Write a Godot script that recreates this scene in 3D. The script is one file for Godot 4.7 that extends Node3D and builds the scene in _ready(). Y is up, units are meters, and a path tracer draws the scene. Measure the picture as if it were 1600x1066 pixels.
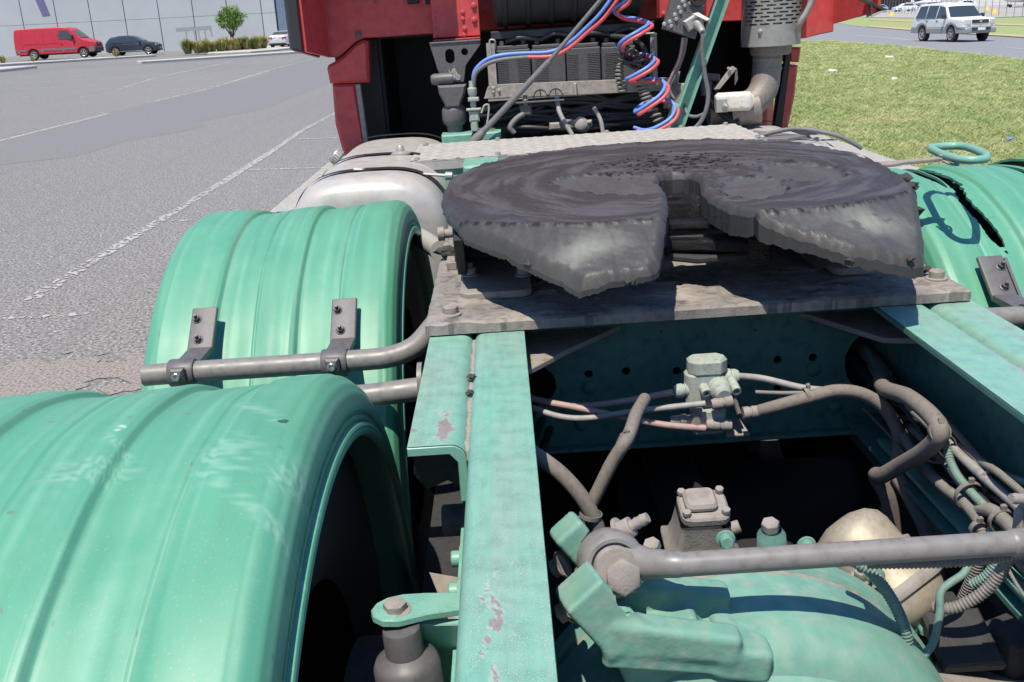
extends Node3D

# ---------------------------------------------------------------- mesh collector
class MB:
	var v := PackedVector3Array()
	var n := PackedVector3Array()
	var c := PackedColorArray()
	var ix := PackedInt32Array()
	var col := Color(1, 1, 1)

	func vert(p: Vector3, nn: Vector3) -> int:
		v.append(p)
		n.append(nn)
		c.append(col)
		return v.size() - 1

	func tri(a: int, b: int, d: int) -> void:
		var g: Vector3 = (v[b] - v[a]).cross(v[d] - v[a])
		if g.dot(n[a] + n[b] + n[d]) < 0.0:
			ix.append(a)
			ix.append(b)
			ix.append(d)
		else:
			ix.append(a)
			ix.append(d)
			ix.append(b)

	func quad(a: Vector3, b: Vector3, d: Vector3, e: Vector3, na: Vector3, nb: Vector3, nd: Vector3, ne: Vector3) -> void:
		var i := vert(a, na)
		vert(b, nb)
		vert(d, nd)
		vert(e, ne)
		tri(i, i + 1, i + 2)
		tri(i, i + 2, i + 3)

	func fquad(a: Vector3, b: Vector3, d: Vector3, e: Vector3) -> void:
		var nn := (d - a).cross(e - b).normalized()
		quad(a, b, d, e, nn, nn, nn, nn)

	func ftri(a: Vector3, b: Vector3, d: Vector3) -> void:
		var nn := (b - a).cross(d - a).normalized()
		var i := vert(a, nn)
		vert(b, nn)
		vert(d, nn)
		tri(i, i + 1, i + 2)

	func grid(rows: Array, wrap := false, cols: Array = []) -> void:
		var base := v.size()
		var nr := rows.size()
		var nc: int = rows[0].size()
		for r in nr:
			var up: PackedVector3Array = rows[maxi(r - 1, 0)]
			var dn: PackedVector3Array = rows[mini(r + 1, nr - 1)]
			var me: PackedVector3Array = rows[r]
			for k in nc:
				var k0 := (k - 1 + nc) % nc if wrap else maxi(k - 1, 0)
				var k1 := (k + 1) % nc if wrap else mini(k + 1, nc - 1)
				var nn := (dn[k] - up[k]).cross(me[k1] - me[k0])
				if nn.length_squared() < 1e-18:
					nn = (dn[k0] - up[k0]).cross(me[k1] - me[k0])
				if cols.size():
					col = cols[r][k]
				vert(me[k], nn.normalized())
		var kk := nc if wrap else nc - 1
		for r in nr - 1:
			for k in kk:
				var a := base + r * nc + k
				var b := base + r * nc + (k + 1) % nc
				tri(a, b, b + nc)
				tri(a, b + nc, a + nc)

	func mesh() -> ArrayMesh:
		var a := []
		a.resize(Mesh.ARRAY_MAX)
		a[Mesh.ARRAY_VERTEX] = v
		a[Mesh.ARRAY_NORMAL] = n
		a[Mesh.ARRAY_COLOR] = c
		a[Mesh.ARRAY_INDEX] = ix
		var am := ArrayMesh.new()
		am.add_surface_from_arrays(Mesh.PRIMITIVE_TRIANGLES, a)
		return am

# ---------------------------------------------------------------- shape helpers
const ID := Transform3D()

func at(p: Vector3, b := Basis()) -> Transform3D:
	return Transform3D(b, p)

func by(d: Vector3) -> Basis:   # a basis whose y axis points along d
	var y := d.normalized()
	var x := y.cross(Vector3(0, 0, 1) if absf(y.z) < 0.9 else Vector3(1, 0, 0)).normalized()
	return Basis(x, y, x.cross(y))

func bz(d: Vector3, up := Vector3.UP) -> Basis:   # z along d
	var z := d.normalized()
	var x := up.cross(z).normalized()
	return Basis(x, z.cross(x), z)

func inset(p: PackedVector2Array, b: float) -> PackedVector2Array:
	var o := PackedVector2Array()
	var k := p.size()
	for i in k:
		var d0 := (p[i] - p[(i - 1 + k) % k]).normalized()
		var d1 := (p[(i + 1) % k] - p[i]).normalized()
		var n0 := Vector2(d0.y, -d0.x)
		var n1 := Vector2(d1.y, -d1.x)
		o.append(p[i] - (n0 + n1) * (b / maxf(1.0 + n0.dot(n1), 0.3)))
	return o

func ccw(p: PackedVector2Array) -> PackedVector2Array:
	var area := 0.0
	for i in p.size():
		area += p[i].cross(p[(i + 1) % p.size()])
	if area < 0.0:
		p = p.duplicate()
		p.reverse()
	return p

func ext(m: MB, prof: PackedVector2Array, z0: float, z1: float, b := 0.0, xf := ID) -> void:
	var p := ccw(prof)
	var k := p.size()
	var q := inset(p, b) if b > 0.0 else p
	var en := []
	for i in k:
		var d := (p[(i + 1) % k] - p[i]).normalized()
		en.append(Vector2(d.y, -d.x))
	var rings := [[q, z0, -0.7], [p, z0 + b, 0.0], [p, z1 - b, 0.0], [q, z1, 0.7]] if b > 0.0 else [[p, z0, 0.0], [p, z1, 0.0]]
	for i in k:
		var j := (i + 1) % k
		var e: Vector2 = en[i]
		var e0: Vector2 = en[(i - 1 + k) % k]
		var e1: Vector2 = en[j]
		var na := (e + e0).normalized() if e.dot(e0) > 0.7 else e
		var nb := (e + e1).normalized() if e.dot(e1) > 0.7 else e
		for r in rings.size() - 1:
			var lo: Array = rings[r]
			var hi: Array = rings[r + 1]
			var tz := 0.0
			if rings.size() == 4 and r == 0:
				tz = -0.8
			if rings.size() == 4 and r == 2:
				tz = 0.8
			var va := xf.basis * Vector3(na.x, na.y, tz).normalized()
			var vb := xf.basis * Vector3(nb.x, nb.y, tz).normalized()
			m.quad(xf * Vector3(lo[0][i].x, lo[0][i].y, lo[1]), xf * Vector3(lo[0][j].x, lo[0][j].y, lo[1]), xf * Vector3(hi[0][j].x, hi[0][j].y, hi[1]), xf * Vector3(hi[0][i].x, hi[0][i].y, hi[1]), va, vb, vb, va)
	var t := Geometry2D.triangulate_polygon(q)
	if t.size() == 0:
		t = Geometry2D.triangulate_polygon(p)
	for e in [[z0, -1.0], [z1, 1.0]]:
		var nn: Vector3 = (xf.basis * Vector3(0, 0, e[1])).normalized()
		var base := m.v.size()
		for w in q:
			m.vert(xf * Vector3(w.x, w.y, e[0]), nn)
		for i in t.size() / 3:
			m.tri(base + t[i * 3], base + t[i * 3 + 1], base + t[i * 3 + 2])

func rrect(w: float, h: float, r: float, seg := 4, cx := 0.0, cy := 0.0) -> PackedVector2Array:
	var o := PackedVector2Array()
	for q in 4:
		var c := Vector2(cx + (w / 2 - r) * [1, -1, -1, 1][q], cy + (h / 2 - r) * [1, 1, -1, -1][q])
		for s in seg + 1:
			o.append(c + Vector2.from_angle(PI / 2 * (q + float(s) / seg)) * r)
	return o

func box(m: MB, c: Vector3, s: Vector3, b := 0.002, bas := Basis()) -> void:
	ext(m, PackedVector2Array([Vector2(-s.x, -s.y) / 2, Vector2(s.x, -s.y) / 2, Vector2(s.x, s.y) / 2, Vector2(-s.x, s.y) / 2]), -s.z / 2, s.z / 2, b, at(c, bas))

func slab(m: MB, pts: Array, th: float, b := 0.0015) -> void:   # a flat plate: outline in space, thickness against its normal
	var o: Vector3 = pts[0]
	var x: Vector3 = (pts[1] - o).normalized()
	var z := Vector3.ZERO
	for i in pts.size() - 2:
		z += (pts[i + 1] - o).cross(pts[i + 2] - o)
	z = z.normalized()
	var y := z.cross(x)
	var p := PackedVector2Array()
	for w in pts:
		p.append(Vector2((w - o).dot(x), (w - o).dot(y)))
	ext(m, p, -th, 0.0, b, at(o, Basis(x, y, z)))

func lathe(m: MB, prof: Array, xf := ID, seg := 24, a0 := 0.0, a1 := TAU) -> void:   # prof: Vector2(radius, along y)
	var k := prof.size()
	var en := []
	for i in k - 1:
		var d: Vector2 = (prof[i + 1] - prof[i]).normalized()
		en.append(Vector2(d.y, -d.x))
	for i in k - 1:
		var e: Vector2 = en[i]
		var na := e
		var nb := e
		if i > 0 and e.dot(en[i - 1]) > 0.75:
			na = (e + en[i - 1]).normalized()
		if i < k - 2 and e.dot(en[i + 1]) > 0.75:
			nb = (e + en[i + 1]).normalized()
		var base := m.v.size()
		for s in seg + 1:
			var a := a0 + (a1 - a0) * s / seg
			var cs := cos(a)
			var sn := sin(a)
			m.vert(xf * Vector3(prof[i].x * cs, prof[i].y, prof[i].x * sn), (xf.basis * Vector3(na.x * cs, na.y, na.x * sn)).normalized())
			m.vert(xf * Vector3(prof[i + 1].x * cs, prof[i + 1].y, prof[i + 1].x * sn), (xf.basis * Vector3(nb.x * cs, nb.y, nb.x * sn)).normalized())
		for s in seg:
			var q := base + s * 2
			m.tri(q, q + 1, q + 3)
			m.tri(q, q + 3, q + 2)

func curve(pts: Array, per := 8) -> PackedVector3Array:
	var o := PackedVector3Array()
	var k := pts.size()
	for i in k - 1:
		var a: Vector3 = pts[maxi(i - 1, 0)]
		var b: Vector3 = pts[i]
		var c: Vector3 = pts[i + 1]
		var d: Vector3 = pts[mini(i + 2, k - 1)]
		for s in per:
			var t := float(s) / per
			o.append(0.5 * (2 * b + (c - a) * t + (2 * a - 5 * b + 4 * c - d) * t * t + (3 * b - a - 3 * c + d) * t * t * t))
	o.append(pts[k - 1])
	return o

func tube(m: MB, path: PackedVector3Array, r: Variant, sides := 10, caps := true) -> void:
	var k := path.size()
	var rows := []
	var nn := Vector3.ZERO
	for i in k:
		var t := (path[mini(i + 1, k - 1)] - path[maxi(i - 1, 0)]).normalized()
		if i == 0:
			nn = t.cross(Vector3(0.31, 0.9, 0.22)).normalized()
		else:
			nn = (nn - t * nn.dot(t)).normalized()
		var bn := t.cross(nn)
		var rr: float = r[i] if r is PackedFloat32Array else r
		var row := PackedVector3Array()
		for s in sides:
			var a := TAU * s / sides
			row.append(path[i] + (nn * cos(a) + bn * sin(a)) * rr)
		rows.append(row)
	m.grid(rows, true)
	if caps:
		for e in [[0, 1], [k - 1, k - 2]]:
			var row: PackedVector3Array = rows[e[0]]
			var d: Vector3 = (path[e[0]] - path[e[1]]).normalized()
			var base := m.v.size()
			for s in sides:
				m.vert(row[s], d)
			for s in sides - 2:
				m.tri(base, base + s + 1, base + s + 2)

func conduit(m: MB, pts: Array, r: float, pitch := 0.0046, sides := 9) -> void:   # corrugated pipe
	var c := curve(pts, 10)
	var cv := Curve3D.new()
	cv.bake_interval = 0.01
	for p in c:
		cv.add_point(p)
	var l := cv.get_baked_length()
	var k := int(l / pitch * 4)
	var path := PackedVector3Array()
	var rr := PackedFloat32Array()
	for i in k + 1:
		path.append(cv.sample_baked(l * i / k))
		rr.append(r * (1.0 if i % 4 < 2 else 0.84))
	tube(m, path, rr, sides)

func rod(m: MB, a: Vector3, b: Vector3, r: float, sides := 12) -> void:
	lathe(m, [Vector2(0, 0), Vector2(r * 0.9, 0), Vector2(r, r * 0.1), Vector2(r, a.distance_to(b) - r * 0.1), Vector2(r * 0.9, a.distance_to(b)), Vector2(0, a.distance_to(b))], at(a, by(b - a)), sides)

# clipped grid: everything of the u,v sheet where sdf < 0 gets a top, a bottom and walls between them
func msq(m: MB, u0: float, u1: float, nu: int, v0: float, v1: float, nv: int, sdf: Callable, top: Callable, bot: Variant = null, tint: Variant = null) -> void:
	var w := nu + 1
	var f := PackedFloat32Array()
	f.resize(w * (nv + 1))
	for j in nv + 1:
		for i in w:
			f[j * w + i] = sdf.call(u0 + (u1 - u0) * i / nu, v0 + (v1 - v0) * j / nv)
	var ids := {}
	var uv := PackedVector2Array()
	var tris := PackedInt32Array()
	var segs := PackedInt32Array()
	for j in nv:
		for i in nu:
			var cs := [j * w + i, j * w + i + 1, (j + 1) * w + i + 1, (j + 1) * w + i]
			var inside := 0
			for q in cs:
				if f[q] < 0.0:
					inside += 1
			if inside == 0:
				continue
			var poly := []
			var cut := []
			for e in 4:
				var a: int = cs[e]
				var b: int = cs[(e + 1) % 4]
				if f[a] < 0.0:
					if not ids.has(a):
						ids[a] = uv.size()
						uv.append(Vector2(u0 + (u1 - u0) * (a % w) / nu, v0 + (v1 - v0) * (a / w) / nv))
					poly.append(ids[a])
				if (f[a] < 0.0) != (f[b] < 0.0):
					var key := -1 - (mini(a, b) * 2 + (1 if absi(a - b) > 1 else 0))
					if not ids.has(key):
						var lo := mini(a, b)
						var hi := maxi(a, b)
						var t := clampf(f[lo] / (f[lo] - f[hi]), 0.02, 0.98)
						ids[key] = uv.size()
						var pa := Vector2(u0 + (u1 - u0) * (lo % w) / nu, v0 + (v1 - v0) * (lo / w) / nv)
						var pb := Vector2(u0 + (u1 - u0) * (hi % w) / nu, v0 + (v1 - v0) * (hi / w) / nv)
						uv.append(pa.lerp(pb, t))
					poly.append(ids[key])
					cut.append(ids[key])
			for q in poly.size() - 2:
				tris.append_array([poly[0], poly[q + 1], poly[q + 2]])
			if cut.size() == 2:
				segs.append_array(cut)
	var layers := [top] if bot == null else [top, bot]
	var store := []
	for l in layers.size():
		var pts := PackedVector3Array()
		pts.resize(uv.size())
		var nn := PackedVector3Array()
		nn.resize(uv.size())
		for i in uv.size():
			pts[i] = layers[l].call(uv[i].x, uv[i].y)
		for t in tris.size() / 3:
			var a := tris[t * 3]
			var b := tris[t * 3 + 1]
			var d := tris[t * 3 + 2]
			var g := (pts[b] - pts[a]).cross(pts[d] - pts[a])
			nn[a] += g
			nn[b] += g
			nn[d] += g
		var base := m.v.size()
		for i in uv.size():
			if tint != null:
				m.col = tint.call(uv[i].x, uv[i].y)
			m.vert(pts[i], nn[i].normalized())
		for t in tris.size() / 3:
			m.tri(base + tris[t * 3], base + tris[t * 3 + 1], base + tris[t * 3 + 2])
		store.append(pts)
	if bot != null:
		var wn := {}
		for s in segs.size() / 2:
			var a := segs[s * 2]
			var b := segs[s * 2 + 1]
			var g: Vector3 = (store[0][b] - store[0][a]).cross(store[1][a] - store[0][a])
			wn[a] = wn.get(a, Vector3.ZERO) + g
			wn[b] = wn.get(b, Vector3.ZERO) + g
		for pass_ in 2:   # even the wall normals out along the edge
			var w2 := {}
			for s in segs.size() / 2:
				var a := segs[s * 2]
				var b := segs[s * 2 + 1]
				w2[a] = w2.get(a, wn[a]) + wn[b]
				w2[b] = w2.get(b, wn[b]) + wn[a]
			wn = w2
		for s in segs.size() / 2:
			var a := segs[s * 2]
			var b := segs[s * 2 + 1]
			if tint != null:
				m.col = tint.call(uv[a].x, uv[a].y)
			var g: Vector3 = (store[0][b] - store[0][a]).cross(store[1][a] - store[0][a]).normalized()
			var na: Vector3 = wn[a].normalized()
			var nb: Vector3 = wn[b].normalized()
			if na.dot(g) < 0.5:
				na = g
			if nb.dot(g) < 0.5:
				nb = g
			m.quad(store[0][a], store[0][b], store[1][b], store[1][a], na, nb, nb, na)
	m.col = Color(1, 1, 1)

func poly_sd(p: Vector2, q: PackedVector2Array) -> float:
	var d := 1e9
	var ins := false
	var k := q.size()
	var j := k - 1
	for i in k:
		var a := q[i]
		var b := q[j]
		var e := b - a
		var w := p - a
		d = minf(d, (w - e * clampf(w.dot(e) / e.length_squared(), 0.0, 1.0)).length_squared())
		if (a.y > p.y) != (b.y > p.y) and p.x < e.x * (p.y - a.y) / e.y + a.x:
			ins = not ins
		j = i
	return -sqrt(d) if ins else sqrt(d)

# ---------------------------------------------------------------- objects
func part(parent: Node3D, called: String, m: Variant, mt: Material, xf := ID, label := "") -> MeshInstance3D:
	var o := MeshInstance3D.new()
	o.name = called
	o.mesh = m.mesh() if m is MB else m
	o.material_override = mt
	o.transform = xf
	parent.add_child(o, true)
	if label:
		o.set_meta("label", label)
	return o

func tag(o: Node3D, label: String, category: String, group := "") -> Node3D:
	o.set_meta("label", label)
	o.set_meta("category", category)
	if group:
		o.set_meta("group", group)
	return o

func thing(called: String, label: String, category: String, xf := ID, group := "") -> Node3D:
	var o := Node3D.new()
	o.name = called
	o.transform = xf
	add_child(o, true)
	return tag(o, label, category, group)

func struct(called: String, m: Variant, mt: Material, xf := ID) -> MeshInstance3D:
	var o := part(self, called, m, mt, xf)
	o.set_meta("kind", "structure")
	return o

var bolt_cache := {}
func bolt_mesh(r: float, h: float, washer := true, stud := 0.0) -> ArrayMesh:
	var key := "%.4f %.4f %s %.4f" % [r, h, washer, stud]
	if not bolt_cache.has(key):
		var m := MB.new()
		var y := 0.0
		if washer:
			lathe(m, [Vector2(r * 1.35, 0), Vector2(r * 1.35, r * 0.2), Vector2(r * 1.28, r * 0.26), Vector2(0, r * 0.26)], ID, 18)
			y = r * 0.26
		lathe(m, [Vector2(r, y), Vector2(r, y + h * 0.86), Vector2(r * 0.86, y + h), Vector2(0, y + h)], ID, 6)
		if stud > 0.0:
			var pr := [Vector2(r * 0.55, y + h)]
			for i in 5:
				pr.append(Vector2(r * (0.55 if i % 2 else 0.47), y + h + stud * (i + 1) / 6.0))
			pr.append_array([Vector2(r * 0.45, y + h + stud), Vector2(0, y + h + stud)])
			lathe(m, pr, ID, 10)
		bolt_cache[key] = m.mesh()
	return bolt_cache[key]

func bolt(parent: Node3D, p: Vector3, d: Vector3, mt: Material, r := 0.009, h := 0.009, washer := true, stud := 0.0, called := "bolt") -> void:
	part(parent, called, bolt_mesh(r, h, washer, stud), mt, at(p, by(d)))

var rng := RandomNumberGenerator.new()
var nz := FastNoiseLite.new()
var nf := FastNoiseLite.new()

func L(r: float, g: float, b: float) -> Color:
	return Color(r, g, b).linear_to_srgb()

func ntex(sd: int, freq: float, octv: int, ramp: Array, size := 256, kind := FastNoiseLite.TYPE_SIMPLEX_SMOOTH) -> NoiseTexture2D:
	var t := NoiseTexture2D.new()
	t.width = size
	t.height = size
	t.seamless = true
	var n := FastNoiseLite.new()
	n.seed = sd
	n.noise_type = kind
	n.frequency = freq
	n.fractal_type = FastNoiseLite.FRACTAL_FBM if octv > 1 else FastNoiseLite.FRACTAL_NONE
	n.fractal_octaves = octv
	t.noise = n
	if ramp.size():
		var g := Gradient.new()
		var off := PackedFloat32Array()
		var cl := PackedColorArray()
		for e in ramp:
			off.append(e[0])
			cl.append(e[1])
		g.offsets = off
		g.colors = cl
		t.color_ramp = g
	return t

func mat(nm: String, col: Color, rough: float, metal := 0.0, o := {}) -> StandardMaterial3D:
	var m := StandardMaterial3D.new()
	m.resource_name = nm
	m.albedo_color = col.linear_to_srgb()
	m.roughness = rough
	m.metallic = metal
	m.cull_mode = BaseMaterial3D.CULL_DISABLED
	m.metallic_specular = o.get("spec", 0.5)
	if o.has("tex"):
		m.albedo_texture = o.tex
	if o.has("bump"):
		m.heightmap_enabled = true
		m.heightmap_texture = o.bump
		m.heightmap_scale = o.get("bh", 0.1)
	if o.has("rt"):
		m.roughness_texture = o.rt
		m.roughness = 1.0
	if o.has("scale"):
		m.uv1_triplanar = true
		m.uv1_world_triplanar = o.get("world", false)
		m.uv1_scale = o.scale if o.scale is Vector3 else Vector3.ONE * o.scale
	if o.has("mask"):
		m.detail_enabled = true
		m.detail_blend_mode = BaseMaterial3D.BLEND_MODE_MIX
		m.detail_mask = o.mask
		m.detail_albedo = o.over
		m.detail_uv_layer = BaseMaterial3D.DETAIL_UV_1
	if o.get("vc", false):
		m.vertex_color_use_as_albedo = true
	return m

# ---------------------------------------------------------------- the place
const TILT := 0.017          # the truck leans a little against the level
var TX := Transform3D(Basis(Vector3.BACK, 0.017), Vector3.ZERO)
var M := {}
var sun_dir := Vector3(0.18, -1.0, -0.40)

func gy(x: float, z: float) -> float:   # lie of the land
	if x < 0.0:
		return -0.0135 * maxf(x, -60.0)
	var y := -0.022 * clampf(x - 2.0, 0.0, 20.5)
	return y * (1.0 - clampf((Vector2(x, z).length() - 75.0) / 110.0, 0.0, 1.0))

func _ready() -> void:
	rng.seed = 7
	nz.seed = 11
	nz.noise_type = FastNoiseLite.TYPE_SIMPLEX_SMOOTH
	nz.frequency = 1.0
	nz.fractal_octaves = 4
	nf.seed = 5
	nf.noise_type = FastNoiseLite.TYPE_SIMPLEX_SMOOTH
	nf.frequency = 1.0
	nf.fractal_type = FastNoiseLite.FRACTAL_NONE
	# camera
	var cam := Camera3D.new()
	cam.name = "camera"
	cam.fov = rad_to_deg(2.0 * atan(533.0 / 1500.0))
	cam.near = 0.05
	cam.far = 3000.0
	cam.transform = TX * Transform3D(Basis(Vector3.UP, 6.4 / 1500.0) * Basis(Vector3.RIGHT, -atan(497.0 / 1500.0)) * Basis(Vector3.BACK, -0.067), Vector3(-0.32, 1.5, 0.0))
	add_child(cam)
	# sky, exposure
	var sm := ProceduralSkyMaterial.new()
	sm.sky_top_color = Color(0.36, 0.52, 0.76)
	sm.sky_horizon_color = Color(0.80, 0.86, 0.92)
	sm.sky_curve = 0.12
	sm.ground_bottom_color = Color(0.30, 0.29, 0.27)
	sm.ground_horizon_color = Color(0.62, 0.70, 0.78)
	sm.sky_energy_multiplier = 1.0
	var sky := Sky.new()
	sky.sky_material = sm
	var env := Environment.new()
	env.background_mode = Environment.BG_SKY
	env.sky = sky
	env.tonemap_mode = Environment.TONE_MAPPER_LINEAR
	env.tonemap_exposure = 1.38
	env.sdfgi_enabled = true
	env.ssao_enabled = true
	env.ssil_enabled = true
	var we := WorldEnvironment.new()
	we.name = "environment"
	we.environment = env
	add_child(we)
	var sun := DirectionalLight3D.new()
	sun.name = "sun"
	sun.light_energy = 1.5
	sun.light_color = Color(1.0, 0.965, 0.90)
	sun.light_angular_distance = 0.5
	sun.shadow_enabled = true
	sun.basis = Basis.looking_at(sun_dir.normalized(), Vector3.RIGHT)
	add_child(sun)
	materials()
	ground()
	warehouse()
	background()
	truck()

func materials() -> void:
	var W := Color(1, 1, 1)
	var soft := ntex(4, 0.012, 4, [[0.0, L(0.72, 0.76, 0.76)], [0.5, L(0.95, 0.95, 0.95)], [1.0, L(1.12, 1.04, 1.0)]], 512)
	var grime := ntex(5, 0.02, 5, [[0.0, L(0.55, 0.55, 0.55)], [0.45, L(0.9, 0.9, 0.9)], [1.0, L(1.0, 1.0, 1.0)]], 512)
	var patch := ntex(6, 0.008, 5, [[0.0, Color.BLACK], [0.55, Color.BLACK], [0.75, Color(0.55, 0.55, 0.55)], [1.0, Color(0.8, 0.8, 0.8)]], 512)
	var dusttx := ntex(7, 0.03, 3, [[0.0, L(0.30, 0.25, 0.22)], [1.0, L(0.46, 0.41, 0.37)]], 256)
	var lump := ntex(8, 0.03, 5, [[0.0, Color.BLACK], [1.0, W]], 512)
	var fine := ntex(9, 0.12, 3, [[0.0, Color.BLACK], [1.0, W]], 512)
	var rough_mid := ntex(10, 0.02, 4, [[0.0, Color(0.28, 0.28, 0.28)], [1.0, Color(0.6, 0.6, 0.6)]], 256)
	var rough_hi := ntex(12, 0.02, 4, [[0.0, Color(0.55, 0.55, 0.55)], [1.0, Color(0.95, 0.95, 0.95)]], 256)
	M.soft = soft
	M.even = ntex(20, 0.01, 3, [[0.0, L(0.93, 0.93, 0.93)], [1.0, L(1.04, 1.04, 1.04)]], 256)
	var rough_guard := ntex(18, 0.015, 4, [[0.0, Color(0.42, 0.42, 0.42)], [1.0, Color(0.58, 0.58, 0.58)]], 256)
	var finespeck := ntex(19, 0.16, 1, [[0.0, Color.BLACK], [0.87, Color.BLACK], [0.91, Color(0.35, 0.35, 0.35)], [1.0, Color(0.7, 0.7, 0.7)]], 1024)
	M.guard = mat("green_plastic", Color(1, 1, 1), 0.3, 0.0, {"vc": true, "tex": M.even, "scale": 1.7, "rt": rough_guard, "spec": 0.55, "mask": finespeck, "over": dusttx})
	for k in 2:
		M[["paint", "paintv"][k]] = mat("green_chassis_paint", [Color(0.135, 0.365, 0.29), Color(1, 1, 1)][k], 0.5, 0.0, {"vc": k == 1, "tex": soft, "scale": 4.0, "rt": rough_mid, "mask": ntex(13, 0.11, 1, [[0.0, Color.BLACK], [0.70, Color.BLACK], [0.78, Color(0.85, 0.85, 0.85)], [1.0, W]], 1024), "over": dusttx})
	M.paint2 = mat("green_casting_paint", Color(0.105, 0.285, 0.225), 0.5, 0.0, {"tex": soft, "scale": 4.3, "rt": rough_hi, "mask": ntex(21, 0.014, 5, [[0.0, Color.BLACK], [0.40, Color(0.10, 0.10, 0.10)], [0.62, Color(0.20, 0.20, 0.20)], [1.0, Color(0.40, 0.40, 0.40)]], 512), "over": dusttx, "bump": lump, "bh": 0.05})
	M.dustyshadedpaint = mat("dusty_shaded_green_frame", Color(0.075, 0.20, 0.165), 0.7, 0.0, {"tex": grime, "scale": 2.5, "rt": rough_hi, "mask": finespeck, "over": dusttx})  # darker copy of the chassis green: shade painted in, with dust specks
	for k in 2:
		M[["dusty", "dustyv"][k]] = mat("dusty_steel", [Color(0.27, 0.24, 0.215), Color(1, 1, 1)][k], 0.85, 0.0, {"vc": k == 1, "tex": grime, "scale": 3.7, "rt": rough_hi, "bump": fine, "bh": 0.05})
	M.dustgreen = mat("dusty_pale_green_valve", Color(0.34, 0.38, 0.335), 0.8, 0.0, {"tex": grime, "scale": 9.0, "bump": fine, "bh": 0.05})
	M.darksteel = mat("dark_chassis_steel", Color(0.03, 0.03, 0.031), 0.8, 0.0, {"tex": grime, "scale": 3.0, "bump": lump, "bh": 0.15})
	M.grey = mat("grey_tube_paint", Color(0.20, 0.19, 0.182), 0.5, 0.0, {"tex": grime, "scale": 4.1, "mask": finespeck, "over": dusttx, "rt": rough_mid})
	M.greydark = mat("dark_grey_bracket_paint", Color(0.105, 0.10, 0.105), 0.5, 0.0, {"tex": grime, "scale": 6.0, "mask": finespeck, "over": dusttx})
	M.hose = mat("dusty_rubber_hose", Color(0.20, 0.175, 0.155), 0.85, 0.0, {"tex": grime, "scale": 8.0, "bump": fine, "bh": 0.04})
	M.conduit = mat("dusty_corrugated_conduit", Color(0.19, 0.175, 0.16), 0.75, 0.0, {"tex": grime, "scale": 9.0})
	M.conduitg = mat("dusty_green_conduit", Color(0.15, 0.24, 0.205), 0.7, 0.0, {"tex": grime, "scale": 9.0})
	M.palehose = mat("pale_air_line", Color(0.30, 0.285, 0.275), 0.6, 0.0, {"tex": grime, "scale": 6.0})
	M.pinkhose = mat("faded_red_air_line", Color(0.36, 0.255, 0.24), 0.6, 0.0, {"tex": grime, "scale": 6.0})
	M.rubber = mat("tyre_rubber", Color(0.035, 0.034, 0.034), 0.85, 0.0, {"tex": grime, "scale": 4.0, "bump": fine, "bh": 0.1})
	M.black = mat("black_plastic", Color(0.018, 0.018, 0.02), 0.6, 0.0, {"tex": grime, "scale": 3.0})
	M.blackhose = mat("black_hose", Color(0.03, 0.03, 0.033), 0.5, 0.0, {"tex": grime, "scale": 3.0})
	M.greycable = mat("grey_cable", Color(0.15, 0.15, 0.155), 0.6, 0.0, {"tex": grime, "scale": 6.0})
	M.red = mat("red_cab_paint", Color(0.52, 0.046, 0.052), 0.45, 0.0, {"tex": soft, "scale": 2.0, "rt": rough_mid, "mask": ntex(15, 0.02, 4, [[0.0, Color.BLACK], [0.4, Color(0.05, 0.05, 0.05)], [1.0, Color(0.13, 0.13, 0.13)]], 512), "over": dusttx})
	M.redhose = mat("red_air_hose", Color(0.52, 0.085, 0.09), 0.45)
	M.bluehose = mat("blue_air_hose", Color(0.105, 0.225, 0.60), 0.45)
	M.alu = mat("tread_plate_aluminium", Color(0.43, 0.415, 0.39), 0.5, 0.4, {"tex": soft, "scale": 5.0, "rt": rough_hi})
	M.chrome = mat("bright_steel", Color(0.62, 0.62, 0.62), 0.25, 0.9)
	M.zinc = mat("zinc_bolt", Color(0.40, 0.39, 0.37), 0.5, 0.4, {"tex": grime, "scale": 30.0})
	M.tank = mat("silver_tank_paint", Color(0.44, 0.425, 0.40), 0.4, 0.15, {"tex": soft, "scale": 2.3, "mask": finespeck, "over": dusttx})
	M.exh = mat("grey_heat_shield", Color(0.30, 0.295, 0.285), 0.5, 0.25, {"tex": soft, "scale": 3.0})
	M.exhpipe = mat("dull_exhaust_pipe", Color(0.24, 0.215, 0.19), 0.6, 0.3, {"tex": grime, "scale": 5.0})
	M.white = mat("weathered_white_plastic", Color(0.62, 0.585, 0.54), 0.5, 0.0, {"tex": soft, "scale": 6.0})
	M.gold = mat("yellow_zinc_chamber", Color(0.40, 0.345, 0.26), 0.55, 0.3, {"tex": grime, "scale": 9.0, "mask": patch, "over": dusttx})
	M.batt = mat("battery_case", Color(0.075, 0.075, 0.078), 0.65, 0.0, {"tex": grime, "scale": 6.0})
	M.tanframe = mat("dusty_battery_frame", Color(0.30, 0.275, 0.25), 0.7, 0.0, {"tex": grime, "scale": 4.0, "mask": patch, "over": dusttx})
	M.grease = mat("greasy_coupling_plate", Color(1, 1, 1), 0.5, 0.0, {"vc": true, "scale": 6.0, "rt": ntex(16, 0.03, 4, [[0.0, Color(0.30, 0.30, 0.30)], [0.35, Color(0.45, 0.45, 0.45)], [0.6, Color(0.62, 0.62, 0.62)], [1.0, Color(0.85, 0.85, 0.85)]], 512), "bump": fine, "bh": 0.05, "spec": 0.4})
	M.wetgrease = mat("wet_black_grease", Color(0.012, 0.012, 0.013), 0.16, 0.0, {"scale": 9.0, "bump": ntex(17, 0.06, 4, [[0.0, Color.BLACK], [1.0, W]], 512), "bh": 0.9, "spec": 0.6})
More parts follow.
